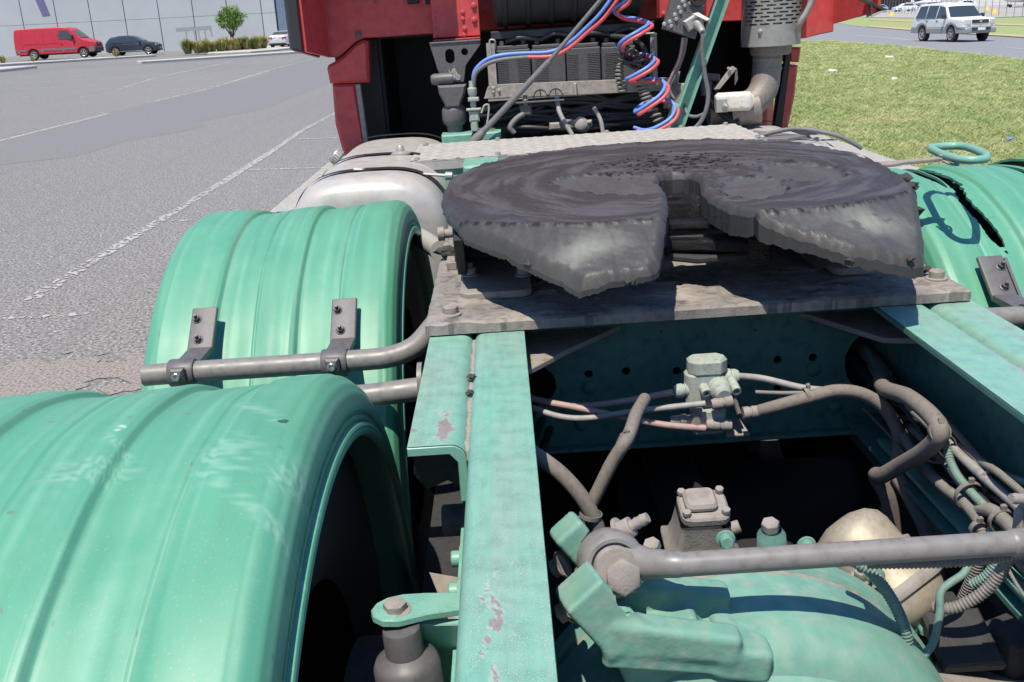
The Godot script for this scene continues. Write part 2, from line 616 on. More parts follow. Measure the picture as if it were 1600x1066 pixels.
	M.lumpgrease = mat("dull_grease_lump", Color(0.075, 0.07, 0.068), 0.6, 0.0, {"scale": 14.0, "tex": grime, "bump": fine, "bh": 0.3})
	M.glass = mat("car_glass", Color(0.03, 0.04, 0.045), 0.08, 0.0, {"spec": 0.7})
	M.tyre = mat("car_tyre", Color(0.025, 0.025, 0.026), 0.85)
	M.rim = mat("alloy_rim", Color(0.5, 0.5, 0.5), 0.35, 0.7)
	M.trim = mat("black_trim", Color(0.03, 0.03, 0.032), 0.6)
	M.greytrim = mat("grey_trim", Color(0.14, 0.145, 0.15), 0.6)
	M.lamp = mat("headlamp_lens", Color(0.55, 0.57, 0.6), 0.12, 0.3)
	M.tail = mat("tail_lamp", Color(0.45, 0.02, 0.02), 0.25)
	M.plate = mat("number_plate", Color(0.7, 0.7, 0.72), 0.5)
	M.shade = mat("painted_shade", Color(0.012, 0.012, 0.013), 0.9)  # near-black with shade painted in, for parts that must read dark

# ---------------------------------------------------------------- the truck (numbers in the truck's own axes: x right, y up, z back)
func truck() -> void:
	var t := thing("truck_tractor_unit", "red and green truck tractor unit with bare greasy fifth wheel and green mudguards", "truck", TX)
	frame_rails(t)
	wheels_and_guards(t)
	fifth_wheel(t)
	rear_axle(t)
	air_lines(t)
	tanks_and_catwalk(t)
	cab(t)
	cab_back_gear(t)

func rail_tint(x: float, z: float, worn: float) -> Color:
	# chipped paint: grey primer blotches with pale rims
	var a := nz.get_noise_3d(x * 26.0, z * 9.0, 3.1) * 0.75 + nz.get_noise_3d(x * 90.0, z * 70.0, 9.0) * 0.3
	var k := a * 1.5 + worn
	if k > 0.50:
		return Color(0.205, 0.20, 0.198)
	if k > 0.42:
		return Color(0.30, 0.38, 0.34)
	var s := 1.0 + 0.10 * nz.get_noise_3d(x * 140.0, z * 6.0, 1.0)
	var d := clampf(0.22 + nz.get_noise_3d(x * 14.0, z * 2.0, 7.0) * 0.45, 0.0, 0.5)
	d = clampf(d * 1.3, 0.0, 0.8)
	var c := Color(0.135, 0.365, 0.29).lerp(Color(0.24, 0.31, 0.27), d)
	return Color(c.r * s, c.g * s, c.b * s)

func channel(m: MB, x0: float, x1: float, y0: float, y1: float, z0: float, z1: float, th: float) -> void:
	# C channel: web at x0, flanges towards x1, rounded outer corners
	var s := signf(x1 - x0)
	var p := PackedVector2Array([Vector2(x1, y1), Vector2(x1, y1 - th), Vector2(x0 + s * th, y1 - th), Vector2(x0 + s * th, y0 + th), Vector2(x1, y0 + th), Vector2(x1, y0)])
	var r := 0.016
	for i in 5:
		var a := PI / 2 * i / 4
		p.append(Vector2(x0 + s * r - s * r * sin(a), y0 + r - r * cos(a)))
	for i in 5:
		var a := PI / 2 * i / 4
		p.append(Vector2(x0 + s * r - s * r * cos(a), y1 - r + r * sin(a)))
	ext(m, p, z0, z1)

func top_skin(x0: float, x1: float, y: float, z0: float, z1: float, r0: float, wear: Callable) -> MB:
	# the visible top face of a flange as a fine sheet so that its paint can chip; r0: radius of the rolled edge at x0
	var m := MB.new()
	var fine_ := x0 < 0.0
	var nx := 44 if fine_ else 22
	var nzz := int((z1 - z0) / (0.003 if fine_ else 0.008))
	var rows := []
	var cols := []
	var s := signf(x1 - x0)
	for j in nzz + 1:
		var z := z0 + (z1 - z0) * j / nzz
		var row := PackedVector3Array()
		var cr := PackedColorArray()
		for i in nx + 1:
			var t := float(i) / nx
			var x := x0 + (x1 - x0) * t
			var yy := y
			if i < 6:
				var a := PI / 2 * (1.0 - i / 6.0)
				x = x0 + s * (r0 - r0 * sin(a))
				yy = y - r0 + r0 * cos(a)
			else:
				x = x0 + s * r0 + (x1 - x0 - s * r0) * (i - 6) / (nx - 6)
			row.append(Vector3(x, yy, z))
			cr.append(rail_tint(x, z, wear.call(x, z)))
		rows.append(row)
		cols.append(cr)
	m.grid(rows, false, cols)
	return m

func frame_rails(t: Node3D) -> void:
	for s in [-1.0, 1.0]:
		var m := MB.new()
		var rail := Node3D.new()
		rail.name = "frame_rail"
		t.add_child(rail, true)
		var q := [0.3905, 0.304, 0.394, 0.470] if s < 0.0 else [0.401, 0.314, 0.406, 0.482]
		channel(m, q[0] * s, q[1] * s, 0.715, 0.9865, -5.4, 0.45, 0.008)
		part(rail, "channel", m, M.dustyshadedpaint)
		var wear := func(x: float, z: float) -> float:
			var w := -0.42
			if s < 0.0:
				w += 1.0 * exp(-pow((z + 0.72) / 0.10, 2.0) - pow((x + 0.362) / 0.016, 2.0))
				w += 0.8 * exp(-pow((z + 0.66) / 0.05, 2.0) - pow((x + 0.327) / 0.014, 2.0))
				w += 0.5 * exp(-pow((x + 0.304) / 0.005, 2.0)) * (1.0 if z > -0.85 else 0.3)
				w += 0.28 * exp(-pow((z + 0.95) / 0.12, 2.0) - pow((x + 0.35) / 0.025, 2.0))
			return w
		part(rail, "top_flange", top_skin((q[0] + 0.0005) * s, (q[1] + 0.0005) * s, 0.9885, -2.9, 0.40, 0.016, wear), M.paintv)
		# outer angle
		m = MB.new()
		var x0: float = q[2] * s
		var x1: float = q[3] * s
		var p := PackedVector2Array([Vector2(x1, 0.986), Vector2(x1, 0.974), Vector2(x0 + s * 0.022, 0.974), Vector2(x0 + s * 0.012, 0.962), Vector2(x0 + s * 0.012, 0.905), Vector2(x0, 0.905)])
		for i in 6:
			var a := PI / 2 * i / 5
			p.append(Vector2(x0 + s * 0.02 - s * 0.02 * cos(a), 0.966 + 0.02 * sin(a)))
		ext(m, p, -2.75, -1.137, 0.001)
		var ang := part(rail, "suspension_angle", m, M.paint)
		var wear2 := func(x: float, z: float) -> float:
			var w := -0.30
			if s < 0.0:
				w += 1.0 * exp(-pow((z + 1.22) / 0.07, 2.0) - pow((x + 0.421) / 0.012, 2.0)) + 0.75 * exp(-pow((z + 1.17) / 0.04, 2.0) - pow((x + 0.438) / 0.016, 2.0))
				w += 0.5 * exp(-pow((x + 0.469) / 0.006, 2.0)) * nz.get_noise_2d(z * 20.0, 0.0)
			return w
		part(ang, "top_face", top_skin((q[2] - 0.0005) * s, (q[3] - 0.0005) * s, 0.9875, -2.74, -1.138, 0.02, wear2), M.paintv)
		# side bolts of the rail
		for b in [[-1.335, 0.785], [-1.17, 0.80], [-1.09, 0.80], [-1.50, 0.80], [-0.98, 0.80], [-0.70, 0.82], [-0.52, 0.82]]:
			bolt(rail, Vector3((q[0] + 0.0235) * s, b[1], b[0]), Vector3(s, 0, 0), M.paint, 0.013, 0.012)
		m = MB.new()
		box(m, Vector3((q[0] + 0.012) * s, 0.785, -1.10), Vector3(0.022, 0.10, 0.56), 0.004)
		part(rail, "web_plate", m, M.paint)
		# seam dirt between rail and angle
		m = MB.new()
		var row := PackedVector3Array()
		var rr := PackedFloat32Array()
		for i in 240:
			var z := -1.6 + 0.46 * i / 239.0
			row.append(Vector3((q[0] + q[2]) * 0.5 * s + 0.0012 * nf.get_noise_1d(z * 90.0), 0.972 + 0.004 * nf.get_noise_1d(z * 60.0 + 40.0), z))
			rr.append(0.0045 + 0.003 * absf(nf.get_noise_1d(z * 130.0)))
		tube(m, row, rr, 7)
		part(rail, "dirt_seam", m, M.dusty)
	var bm := MB.new()
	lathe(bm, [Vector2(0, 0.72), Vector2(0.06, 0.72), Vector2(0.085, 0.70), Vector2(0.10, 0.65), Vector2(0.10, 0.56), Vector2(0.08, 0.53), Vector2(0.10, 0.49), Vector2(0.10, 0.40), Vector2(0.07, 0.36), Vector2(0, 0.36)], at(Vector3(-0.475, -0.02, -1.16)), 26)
	part(t, "added_dark_bellows", bm, M.shade)  # bellows added to darken the gap between rail and wheel
	# hanger under the left angle, with stub
	var m := MB.new()
	slab(m, [Vector3(-0.405, 0.972, -1.16), Vector3(-0.462, 0.972, -1.16), Vector3(-0.470, 0.93, -1.175), Vector3(-0.455, 0.90, -1.185), Vector3(-0.425, 0.915, -1.18), Vector3(-0.405, 0.90, -1.185)], 0.012)
	slab(m, [Vector3(-0.468, 0.965, -1.165), Vector3(-0.468, 0.965, -1.40), Vector3(-0.475, 0.86, -1.38), Vector3(-0.472, 0.90, -1.22)], 0.01)
	part(t, "spring_hanger", m, M.darksteel)
	m = MB.new()
	rod(m, Vector3(-0.392, 0.795, -1.29), Vector3(-0.448, 0.795, -1.29), 0.024)
	part(t, "hanger_pin", m, M.dusty)
	m = MB.new()
	slab(m, [Vector3(-0.412, 0.755, -1.19), Vector3(-0.47, 0.745, -1.23), Vector3(-0.44, 0.70, -1.16), Vector3(-0.412, 0.69, -1.14)], 0.012)
	part(t, "hanger_gusset", m, M.dusty)
	# web cross member with its holes
	var holes := [[-0.183, 0.842, 0.0085], [-0.110, 0.843, 0.0085], [-0.011, 0.836, 0.0085], [0.085, 0.836, 0.0085], [0.185, 0.846, 0.0085], [0.254, 0.846, 0.0085], [0.186, 0.787, 0.008], [-0.04, 0.92, 0.003], [0.14, 0.91, 0.003]]
	var sd := func(x: float, y: float) -> float:
		var d := maxf(absf(x) - 0.392, maxf(y - 0.972, 0.690 - y))
		for h in holes:
			d = maxf(d, h[2] - Vector2(x - h[0], y - h[1]).length())
		d = maxf(d, 0.045 - Vector2((x + 0.30) * 0.85, y - 0.825).length())
		d = maxf(d, 0.058 - Vector2((x - 0.372) * 1.05, (y - 0.83) * 0.92).length())
		return d
	m = MB.new()
	msq(m, -0.40, 0.40, 180, 0.68, 0.98, 68, sd, func(x: float, y: float) -> Vector3: return Vector3(x, y, -1.75), func(x: float, y: float) -> Vector3: return Vector3(x, y, -1.758))
	var cm := part(t, "cross_member", m, M.dustyshadedpaint)
	m = MB.new()
	box(m, Vector3(0, 0.690, -1.739), Vector3(0.78, 0.008, 0.022))
	box(m, Vector3(0, 0.966, -1.79), Vector3(0.78, 0.008, 0.07))
	part(cm, "flange", m, M.dustyshadedpaint)
	for h in [[-0.183, 0.815], [0.255, 0.822], [-0.2, 0.74], [0.30, 0.74]]:
		m = MB.new()
		lathe(m, [Vector2(0.014, 0), Vector2(0.0135, 0.005), Vector2(0.009, 0.009), Vector2(0, 0.0105)], at(Vector3(h[0], h[1], -1.75), by(Vector3(0, 0, 1))), 16)
		part(cm, "rivet", m, M.dustyshadedpaint)
	# gussets under the coupling plate
	m = MB.new()
	slab(m, [Vector3(-0.3925, 0.937, -1.54), Vector3(-0.298, 0.937, -1.54), Vector3(-0.232, 0.937, -1.625), Vector3(-0.02, 0.937, -1.86), Vector3(-0.3925, 0.937, -1.86)], 0.010)
	part(t, "corner_gusset", m, M.dusty)
	m = MB.new()
	slab(m, [Vector3(0.3925, 0.937, -1.86), Vector3(0.06, 0.937, -1.86), Vector3(0.24, 0.937, -1.74), Vector3(0.320, 0.937, -1.58), Vector3(0.3925, 0.937, -1.56)], 0.010)
	part(t, "corner_gusset", m, M.dusty)
	# coupling base plate
	m = MB.new()
	var edge := func(x: float, z: float) -> float:
		return maxf(absf(x) - 0.4765, absf(z + 2.11) - 0.515) + 0.0016 * nz.get_noise_2d(x * 60.0, z * 60.0)
	var pl := func(x: float, z: float) -> Vector3:
		var e := minf(0.4765 - absf(x), 0.515 - absf(z + 2.11))
		var flake := maxf(0.0, nz.get_noise_2d(x * 9.0 + 3.0, z * 14.0) - 0.18) * 0.012
		return Vector3(x, 1.0105 + flake + 0.0006 * nz.get_noise_2d(x * 70.0, z * 70.0) - 0.004 * clampf(1.0 - e / 0.006, 0.0, 1.0), z)
	var plc := func(x: float, z: float) -> Color:
		var a := 1.0 + 0.35 * nz.get_noise_2d(x * 8.0, z * 8.0) + 0.2 * nz.get_noise_2d(x * 60.0, z * 60.0)
		var gr := clampf(0.5 + 2.2 * nz.get_noise_2d(x * 6.0 + 20.0, z * 6.0), 0.0, 1.0) * 0.25
		if nz.get_noise_2d(x * 16.0 - 9.0, z * 22.0) > 0.36:
			a *= 0.6
		return Color(0.27 * a * (1.0 - gr), 0.24 * a * (1.0 - gr * 0.9), 0.215 * a * (1.0 - gr * 0.75))
	msq(m, -0.482, 0.482, 190, -2.64, -1.585, 190, edge, pl, func(x: float, z: float) -> Vector3: return Vector3(x, 0.9905, z), plc)
	var base := part(t, "coupling_base_plate", m, M.dustyv)
	for b in [[-0.433, -1.647], [0.447, -1.672], [-0.45, -2.30], [0.45, -2.30]]:
		bolt(base, Vector3(b[0], 1.011, b[1]), Vector3.UP, M.dusty, 0.0145, 0.013)
	for q in [[-0.352, 1.0], [0.352, -1.0]]:
		m = MB.new()
		ext(m, rrect(0.135, 0.34, 0.02, 4), 0.0, 0.014, 0.002, at(Vector3(q[0], 1.0115, -1.90), Basis(Vector3.RIGHT, -PI / 2)))
		var pad := part(base, "mounting_pad", m, M.dusty)
		bolt(pad, Vector3(q[0] - 0.05 * q[1], 1.0255, -1.868), Vector3.UP, M.dusty, 0.0125, 0.014, true, 0.009, "stud_nut")
		bolt(pad, Vector3(q[0] + 0.055 * q[1], 1.0255, -1.84), Vector3.UP, M.dusty, 0.0125, 0.014, true, 0.009, "stud_nut")
		bolt(pad, Vector3(q[0] - 0.045 * q[1], 1.0255, -2.03), Vector3.UP, M.dusty, 0.0125, 0.014, true, 0.009, "stud_nut")
	m = MB.new()
	box(m, Vector3(0.436, 1.019, -1.83), Vector3(0.05, 0.018, 0.05))
	bolt(part(base, "stop_block", m, M.dusty), Vector3(0.432, 1.028, -1.835), Vector3.UP, M.dusty, 0.011, 0.016, true, 0.01, "stud_nut")
	m = MB.new()
	box(m, Vector3(-0.445, 1.019, -2.01), Vector3(0.022, 0.018, 0.06))
	part(base, "stop_block", m, M.dusty)
	for c in [[-0.458, 1.028, -2.085, 0.020], [0.465, 1.035, -1.86, 0.022], [0.457, 1.03, -1.80, 0.013], [0.437, 1.022, -1.70, 0.010], [-0.3915, 0.986, -1.39, 0.006], [-0.3935, 0.984, -1.33, 0.005]]:
		part(base, "grease_clump", blob(Vector3(c[0], c[1], c[2]), c[3]), M.lumpgrease)
	# low clutter between the rails; reservoirs and beam added to keep the gap dark
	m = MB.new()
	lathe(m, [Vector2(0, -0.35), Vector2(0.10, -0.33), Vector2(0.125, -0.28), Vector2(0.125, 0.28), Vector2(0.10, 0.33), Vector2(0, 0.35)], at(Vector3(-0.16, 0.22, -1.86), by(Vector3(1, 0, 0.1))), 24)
	part(t, "added_dark_reservoir", m, M.shade)
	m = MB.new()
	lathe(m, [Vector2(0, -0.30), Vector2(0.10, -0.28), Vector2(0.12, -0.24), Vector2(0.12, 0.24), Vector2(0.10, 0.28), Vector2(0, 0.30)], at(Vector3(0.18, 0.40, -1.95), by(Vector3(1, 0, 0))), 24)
	part(t, "added_dark_reservoir", m, M.shade)
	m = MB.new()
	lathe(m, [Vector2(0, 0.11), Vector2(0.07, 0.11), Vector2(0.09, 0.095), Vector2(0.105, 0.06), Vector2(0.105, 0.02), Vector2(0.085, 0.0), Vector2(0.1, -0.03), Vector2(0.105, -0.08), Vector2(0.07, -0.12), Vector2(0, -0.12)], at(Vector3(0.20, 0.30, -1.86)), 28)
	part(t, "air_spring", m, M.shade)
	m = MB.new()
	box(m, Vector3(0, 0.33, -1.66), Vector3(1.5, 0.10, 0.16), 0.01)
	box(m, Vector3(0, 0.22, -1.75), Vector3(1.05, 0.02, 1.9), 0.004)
	part(t, "added_dark_beam", m, M.shade)
	m = MB.new()
	rod(m, Vector3(0.0, 0.52, -1.15), Vector3(0.0, 0.56, -2.2), 0.055)
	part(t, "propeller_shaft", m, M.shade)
	for s in [-1.0, 1.0]:
		m = MB.new()
		box(m, Vector3(0.47 * s, 0.52, -1.70), Vector3(0.09, 0.07, 1.2), 0.01)
		part(t, "trailing_arm", m, M.darksteel)
	m = MB.new()
	slab(m, [Vector3(0.045, 0.790, -1.60), Vector3(0.075, 0.790, -1.60), Vector3(0.085, 0.775, -1.56), Vector3(0.04, 0.775, -1.56)], 0.006)
	part(t, "valve_bracket", m, M.dusty)
	m = MB.new()
	box(m, Vector3(0.335, 0.745, -1.30), Vector3(0.035, 0.008, 0.55))
	part(t, "cable_tray", m, M.paint)
	m = MB.new()
	box(m, Vector3(0.0, 0.60, -2.62), Vector3(0.78, 0.75, 0.012))
	part(t, "front_cross_member", m, M.paint)

func blob(p: Vector3, r: float) -> MB:
	var m := MB.new()
	var rows := []
	for j in 9:
		var th := PI * j / 8.0
		var row := PackedVector3Array()
		for i in 14:
			var a := TAU * i / 14.0
			var d := Vector3(sin(th) * cos(a), cos(th), sin(th) * sin(a))
			row.append(p + d * r * (1.0 + 0.55 * nf.get_noise_3dv(d * 1.1 + p * 40.0) + 0.25 * nz.get_noise_3dv(d * 2.5 + p * 40.0)) * Vector3(1.15, 0.6, 1))
		rows.append(row)
	m.grid(rows, true)
	return m

# ---------------------------------------------------------------- wheels, mudguards
const GUARD := [[0.0, -0.090], [0.0, -0.055], [0.004, -0.030], [0.013, -0.013], [0.028, -0.003], [0.045, 0.0], [0.095, 0.001], [0.143, 0.0], [0.152, -0.003], [0.158, -0.011], [0.165, -0.0125], [0.20, -0.010], [0.233, -0.007], [0.238, -0.0095], [0.243, -0.007], [0.285, -0.003], [0.312, 0.0], [0.322, -0.003], [0.328, -0.011], [0.335, -0.0125], [0.375, -0.010], [0.410, -0.007], [0.415, -0.0095], [0.420, -0.006], [0.440, 0.0], [0.495, 0.0], [0.512, -0.004], [0.524, -0.014], [0.531, -0.028], [0.534, -0.045], [0.534, -0.058], [0.530, -0.063], [0.531, -0.068], [0.539, -0.069], [0.541, -0.074], [0.539, -0.080], [0.532, -0.082]]

func guard_at(s: float) -> Vector2:   # resampled cross section: s in 0..36
	var i := clampi(int(s), 0, GUARD.size() - 2)
	var f := clampf(s - i, 0.0, 1.0)
	return Vector2(lerpf(GUARD[i][0], GUARD[i + 1][0], f), lerpf(GUARD[i][1], GUARD[i + 1][1], f))

func guard(t: Node3D, side: float, zc: float, dz: float, kind: int) -> Node3D:
	var yc := 0.405
	var R := 0.69
	var pt := func(a: float, s: float, off: float) -> Vector3:
		var q := guard_at(s)
		var x := side * (1.10 - q.x) + (0.02 if kind == 1 else 0.0)
		var w := 0.0
		if s > 4.0 and s < 26.0:
			w = 0.0022 * nf.get_noise_2d(x * 9.0 + zc * 7.0, a * 3.0) + 0.0007 * nf.get_noise_2d(x * 70.0, a * 1.5)
			if s > 10.0 and s < 15.0 or s > 19.0 and s < 24.0:
				w += 0.0022 * sin(a * 34.0 + x * 60.0) * clampf(0.5 - absf(a - 0.25) * 1.6, 0.0, 1.0)
		var r := R + q.y + w - off
		return Vector3(x, yc + r * cos(a), zc + dz + r * sin(a) * 0.985)
	var sd := func(a: float, s: float) -> float:
		var d := -1.0
		if kind == 2:   # torn slots over the tyre treads
			var x := guard_at(s).x
			var n := 0.012 * nz.get_noise_2d(a * 26.0, x * 55.0)
			var ca := 0.385 - 0.02 * a
			var da := 0.030 + (n if x < ca else n * 0.12) - absf(x - ca) - 0.14 * maxf(0.0, absf(a + 0.12) - 0.26)
			da = minf(da, absf(x - ca - 0.004 - 0.02 * a) - 0.0042)
			d = maxf(d, da)
			var cb := 0.155
			var db := 0.034 + (n if x < cb else 0.0) * 0.5 - absf(x - cb) - 0.16 * maxf(0.0, absf(a + 0.10) - 0.30)
			db = minf(db, absf(x - cb - 0.006) - 0.004)
			d = maxf(d, db)
			d = maxf(d, 0.014 + n * 0.5 - absf(x - 0.378 + 0.06 * (a - 0.45)) - 0.15 * maxf(0.0, absf(a - 0.42) - 0.10))
		elif kind == 1:   # a nick punched out of the near guard
			var x := guard_at(s).x
			d = maxf(d, 0.0045 + 0.003 * nz.get_noise_2d(a * 200.0, x * 200.0) - Vector2((x - 0.493) * 0.6, (a - 0.035) * 0.5).length())
		return d
	var tint := func(a: float, s: float) -> Color:
		var x := guard_at(s).x
		var k := 1.0 + 0.09 * nf.get_noise_2d(x * 110.0, a * 0.9 + zc) + 0.04 * nz.get_noise_2d(x * 8.0, a * 4.0 + zc * 3.0)
		var pale := clampf(0.13 * nf.get_noise_2d(x * 75.0 + 7.0, a * 1.2) + 0.06 * nz.get_noise_2d(x * 20.0, a * 20.0), 0.0, 0.3)
		if kind == 1:
			# scuffs where a trailer has touched it
			var sc := 0.0
			sc += exp(-pow((x - 0.462 - (a + 0.01) * 0.62) / 0.007, 2.0) - pow((a + 0.01) / 0.045, 2.0)) * 1.6
			sc += exp(-pow((x - 0.450) / 0.024, 2.0) - pow((a - 0.145) / 0.045, 2.0)) * 1.2
			sc += exp(-pow((x - 0.500 - (a - 0.28) * 0.7) / 0.009, 2.0) - pow((a - 0.28) / 0.055, 2.0)) * 0.9
			sc += exp(-pow((x - 0.300) / 0.036, 2.0) - pow((a - 0.155) / 0.030, 2.0)) * 0.9
			sc += exp(-pow((x - 0.323 - (a - 0.085) * 0.54) / 0.005, 2.0) - pow((a - 0.085) / 0.035, 2.0)) * 1.4
			sc += exp(-pow((x - 0.524) / 0.02, 2.0) - pow((a - 0.19) / 0.03, 2.0)) * 0.7
			pale += clampf(sc * (0.15 + 1.1 * nf.get_noise_2d(x * 420.0 + a * 260.0, a * 40.0 - x * 60.0)), 0.0, 0.22)
			var rg := Vector2(x - 0.306, (a - 0.016) * 0.69).length()
			if rg < 0.0075 and rg > 0.0042:
				pale = 0.8
		if nz.get_noise_2d(x * 120.0 + zc * 9.0, a * 60.0) > 0.62:
			return Color(0.12, 0.16, 0.13)
		var c := Color(0.078 * k, 0.278 * k, 0.180 * k)
		return c.lerp(Color(0.44, 0.58, 0.50), clampf(pale, 0.0, 1.0))
	var m := MB.new()
	var na := 430 if kind > 0 else 150
	msq(m, -1.75, 1.72, na, 0.0, 36.0, 144, sd, func(a: float, s: float) -> Vector3: return pt.call(a, s, 0.0), func(a: float, s: float) -> Vector3: return pt.call(a, s, 0.006), tint)
	return part(t, "mudguard", m, M.guard)

func tyre(parent: Node3D, c: Vector3, w: float) -> void:
	var m := MB.new()
	var R := 0.518
	var pr := [Vector2(0.29, -w * 0.42), Vector2(0.34, -w * 0.5), Vector2(0.42, -w * 0.52), Vector2(R - 0.03, -w * 0.48), Vector2(R - 0.006, -w * 0.43)]
	for g in [-0.24, 0.0, 0.24]:
		pr.append_array([Vector2(R, w * (g - 0.035)), Vector2(R - 0.014, w * (g - 0.025)), Vector2(R - 0.014, w * (g + 0.025)), Vector2(R, w * (g + 0.035))])
	pr.append_array([Vector2(R - 0.006, w * 0.43), Vector2(R - 0.03, w * 0.48), Vector2(0.42, w * 0.52), Vector2(0.34, w * 0.5), Vector2(0.29, w * 0.42)])
	lathe(m, pr, at(c, by(Vector3(1, 0, 0))), 72)
	for i in 72:   # tread blocks on the shoulders and ribs
		var a := TAU * i / 72.0
		for g in [-0.35, -0.12, 0.12, 0.35]:
			var d := Vector3(0, cos(a), sin(a))
			box(m, c + d * (R + 0.002) + Vector3(w * g, 0, 0), Vector3(w * 0.17, 0.010, 0.030), 0.0015, Basis(Vector3(1, 0, 0), d, Vector3(0, -sin(a), cos(a))))
	part(parent, "tyre", m, M.rubber)

func wheels_and_guards(t: Node3D) -> void:
	for zc in [-2.35, -1.02]:
		for s in [-1.0, 1.0]:
			var kind := 0
			if zc > -2.0 and s < 0.0:
				kind = 1
			if zc < -2.0 and s > 0.0:
				kind = 2
			var g := guard(t, s, zc, 0.0, kind)
			var wl := Node3D.new()
			wl.name = "dual_wheel"
			t.add_child(wl, true)
			var wy: float = 0.522 - s * 0.012
			for x in [0.705, 0.965]:
				tyre(wl, Vector3(x * s, wy, zc), 0.235)
			var m := MB.new()
			lathe(m, [Vector2(0.30, -0.10), Vector2(0.285, -0.02), Vector2(0.19, 0.03), Vector2(0.16, 0.05), Vector2(0.12, 0.12), Vector2(0.0, 0.13)], at(Vector3(0.705 * s, wy, zc), by(Vector3(-s, 0, 0))), 32)
			part(wl, "hub", m, M.darksteel)
			m = MB.new()
			lathe(m, [Vector2(0.0, 0.0), Vector2(0.21, 0.0), Vector2(0.21, 0.16), Vector2(0.0, 0.16)], at(Vector3(0.56 * s, wy, zc), by(Vector3(-s, 0, 0))), 32)
			part(wl, "brake_drum", m, M.darksteel)
			# rear mounting tube with clamps and straps (far pair), front tube (near pair)
			m = MB.new()
			if zc < -2.0:
				var z := -1.725
				tube(m, curve([Vector3(-1.03 * -s, 0.908, z), Vector3(0.9 * s, 0.909, z), Vector3(0.75 * s, 0.909, z), Vector3(0.62 * s, 0.910, z), Vector3(0.56 * s, 0.913, z), Vector3(0.515 * s, 0.925, z - 0.012), Vector3(0.485 * s, 0.945, z - 0.05), Vector3(0.465 * s, 0.955, z - 0.12)], 8), 0.0205, 18)
				var tb := part(t, "mudguard_tube", m, M.grey)
				for cx in [0.955, 0.665]:
					m = MB.new()
					lathe(m, [Vector2(0.021, -0.024), Vector2(0.0255, -0.024), Vector2(0.027, -0.021), Vector2(0.027, 0.021), Vector2(0.0255, 0.024), Vector2(0.021, 0.024)], at(Vector3(cx * s, 0.9085, z), by(Vector3(1, 0, 0))), 22)
					box(m, Vector3(cx * s, 0.915, z + 0.030), Vector3(0.026, 0.026, 0.016), 0.004)
					var cl := part(tb, "tube_clamp", m, M.greydark)
					part(tb, "socket_screw", socket_mesh(), M.chrome, at(Vector3(cx * s, 0.915, z + 0.038), by(Vector3(0, 0, 1))))
					m = MB.new()
					box(m, Vector3((cx + 0.002) * s, 0.912, z - 0.070), Vector3(0.046, 0.012, 0.11), 0.003)
					var a0 := Vector3((cx + 0.004) * s, 0.906, z - 0.118)
					var a1 := Vector3((cx + 0.022) * s, 0.976, z - 0.200)
					var along := (a1 - a0).normalized()
					var bs := Basis(Vector3.LEFT, along.cross(Vector3.LEFT), along).orthonormalized()
					ext(m, rrect(0.052, 0.010, 0.003, 3), 0.0, a0.distance_to(a1), 0.002, at(a0, bs))
					box(m, a0.lerp(a1, 0.5) - bs.x * 0.024 + bs.y * -0.008, Vector3(0.006, 0.018, a0.distance_to(a1) * 0.95), 0.001, bs)
					var st := part(tb, "mudguard_strap", m, M.greydark)
					for f in [0.28, 0.74]:
						bolt(tb, a0.lerp(a1, f) + bs.y * 0.005, bs.y, M.greydark, 0.0075, 0.008, true, 0.008)
			else:
				var z2 := -1.545
				tube(m, curve([Vector3(1.02 * s, 0.905, z2), Vector3(0.8 * s, 0.905, z2), Vector3(0.62 * s, 0.905, z2), Vector3(0.55 * s, 0.908, z2), Vector3(0.49 * s, 0.912, z2), Vector3(0.42 * s, 0.912, z2)], 6), 0.0205, 18)
				lathe(m, [Vector2(0.0, 0), Vector2(0.034, 0), Vector2(0.034, 0.008), Vector2(0, 0.008)], at(Vector3(0.483 * s, 0.925, z2), by(Vector3(s, 0, 0))), 22)
				part(t, "mudguard_tube", m, M.grey)
	# release handle shadow partner stays in fifth_wheel()

var socket_cache: ArrayMesh
func socket_mesh() -> ArrayMesh:
	if socket_cache == null:
		var m := MB.new()
		lathe(m, [Vector2(0.0078, 0), Vector2(0.0078, 0.006), Vector2(0.0068, 0.007), Vector2(0.0042, 0.007), Vector2(0.0042, 0.002), Vector2(0, 0.002)], ID, 14)
		socket_cache = m.mesh()
	return socket_cache

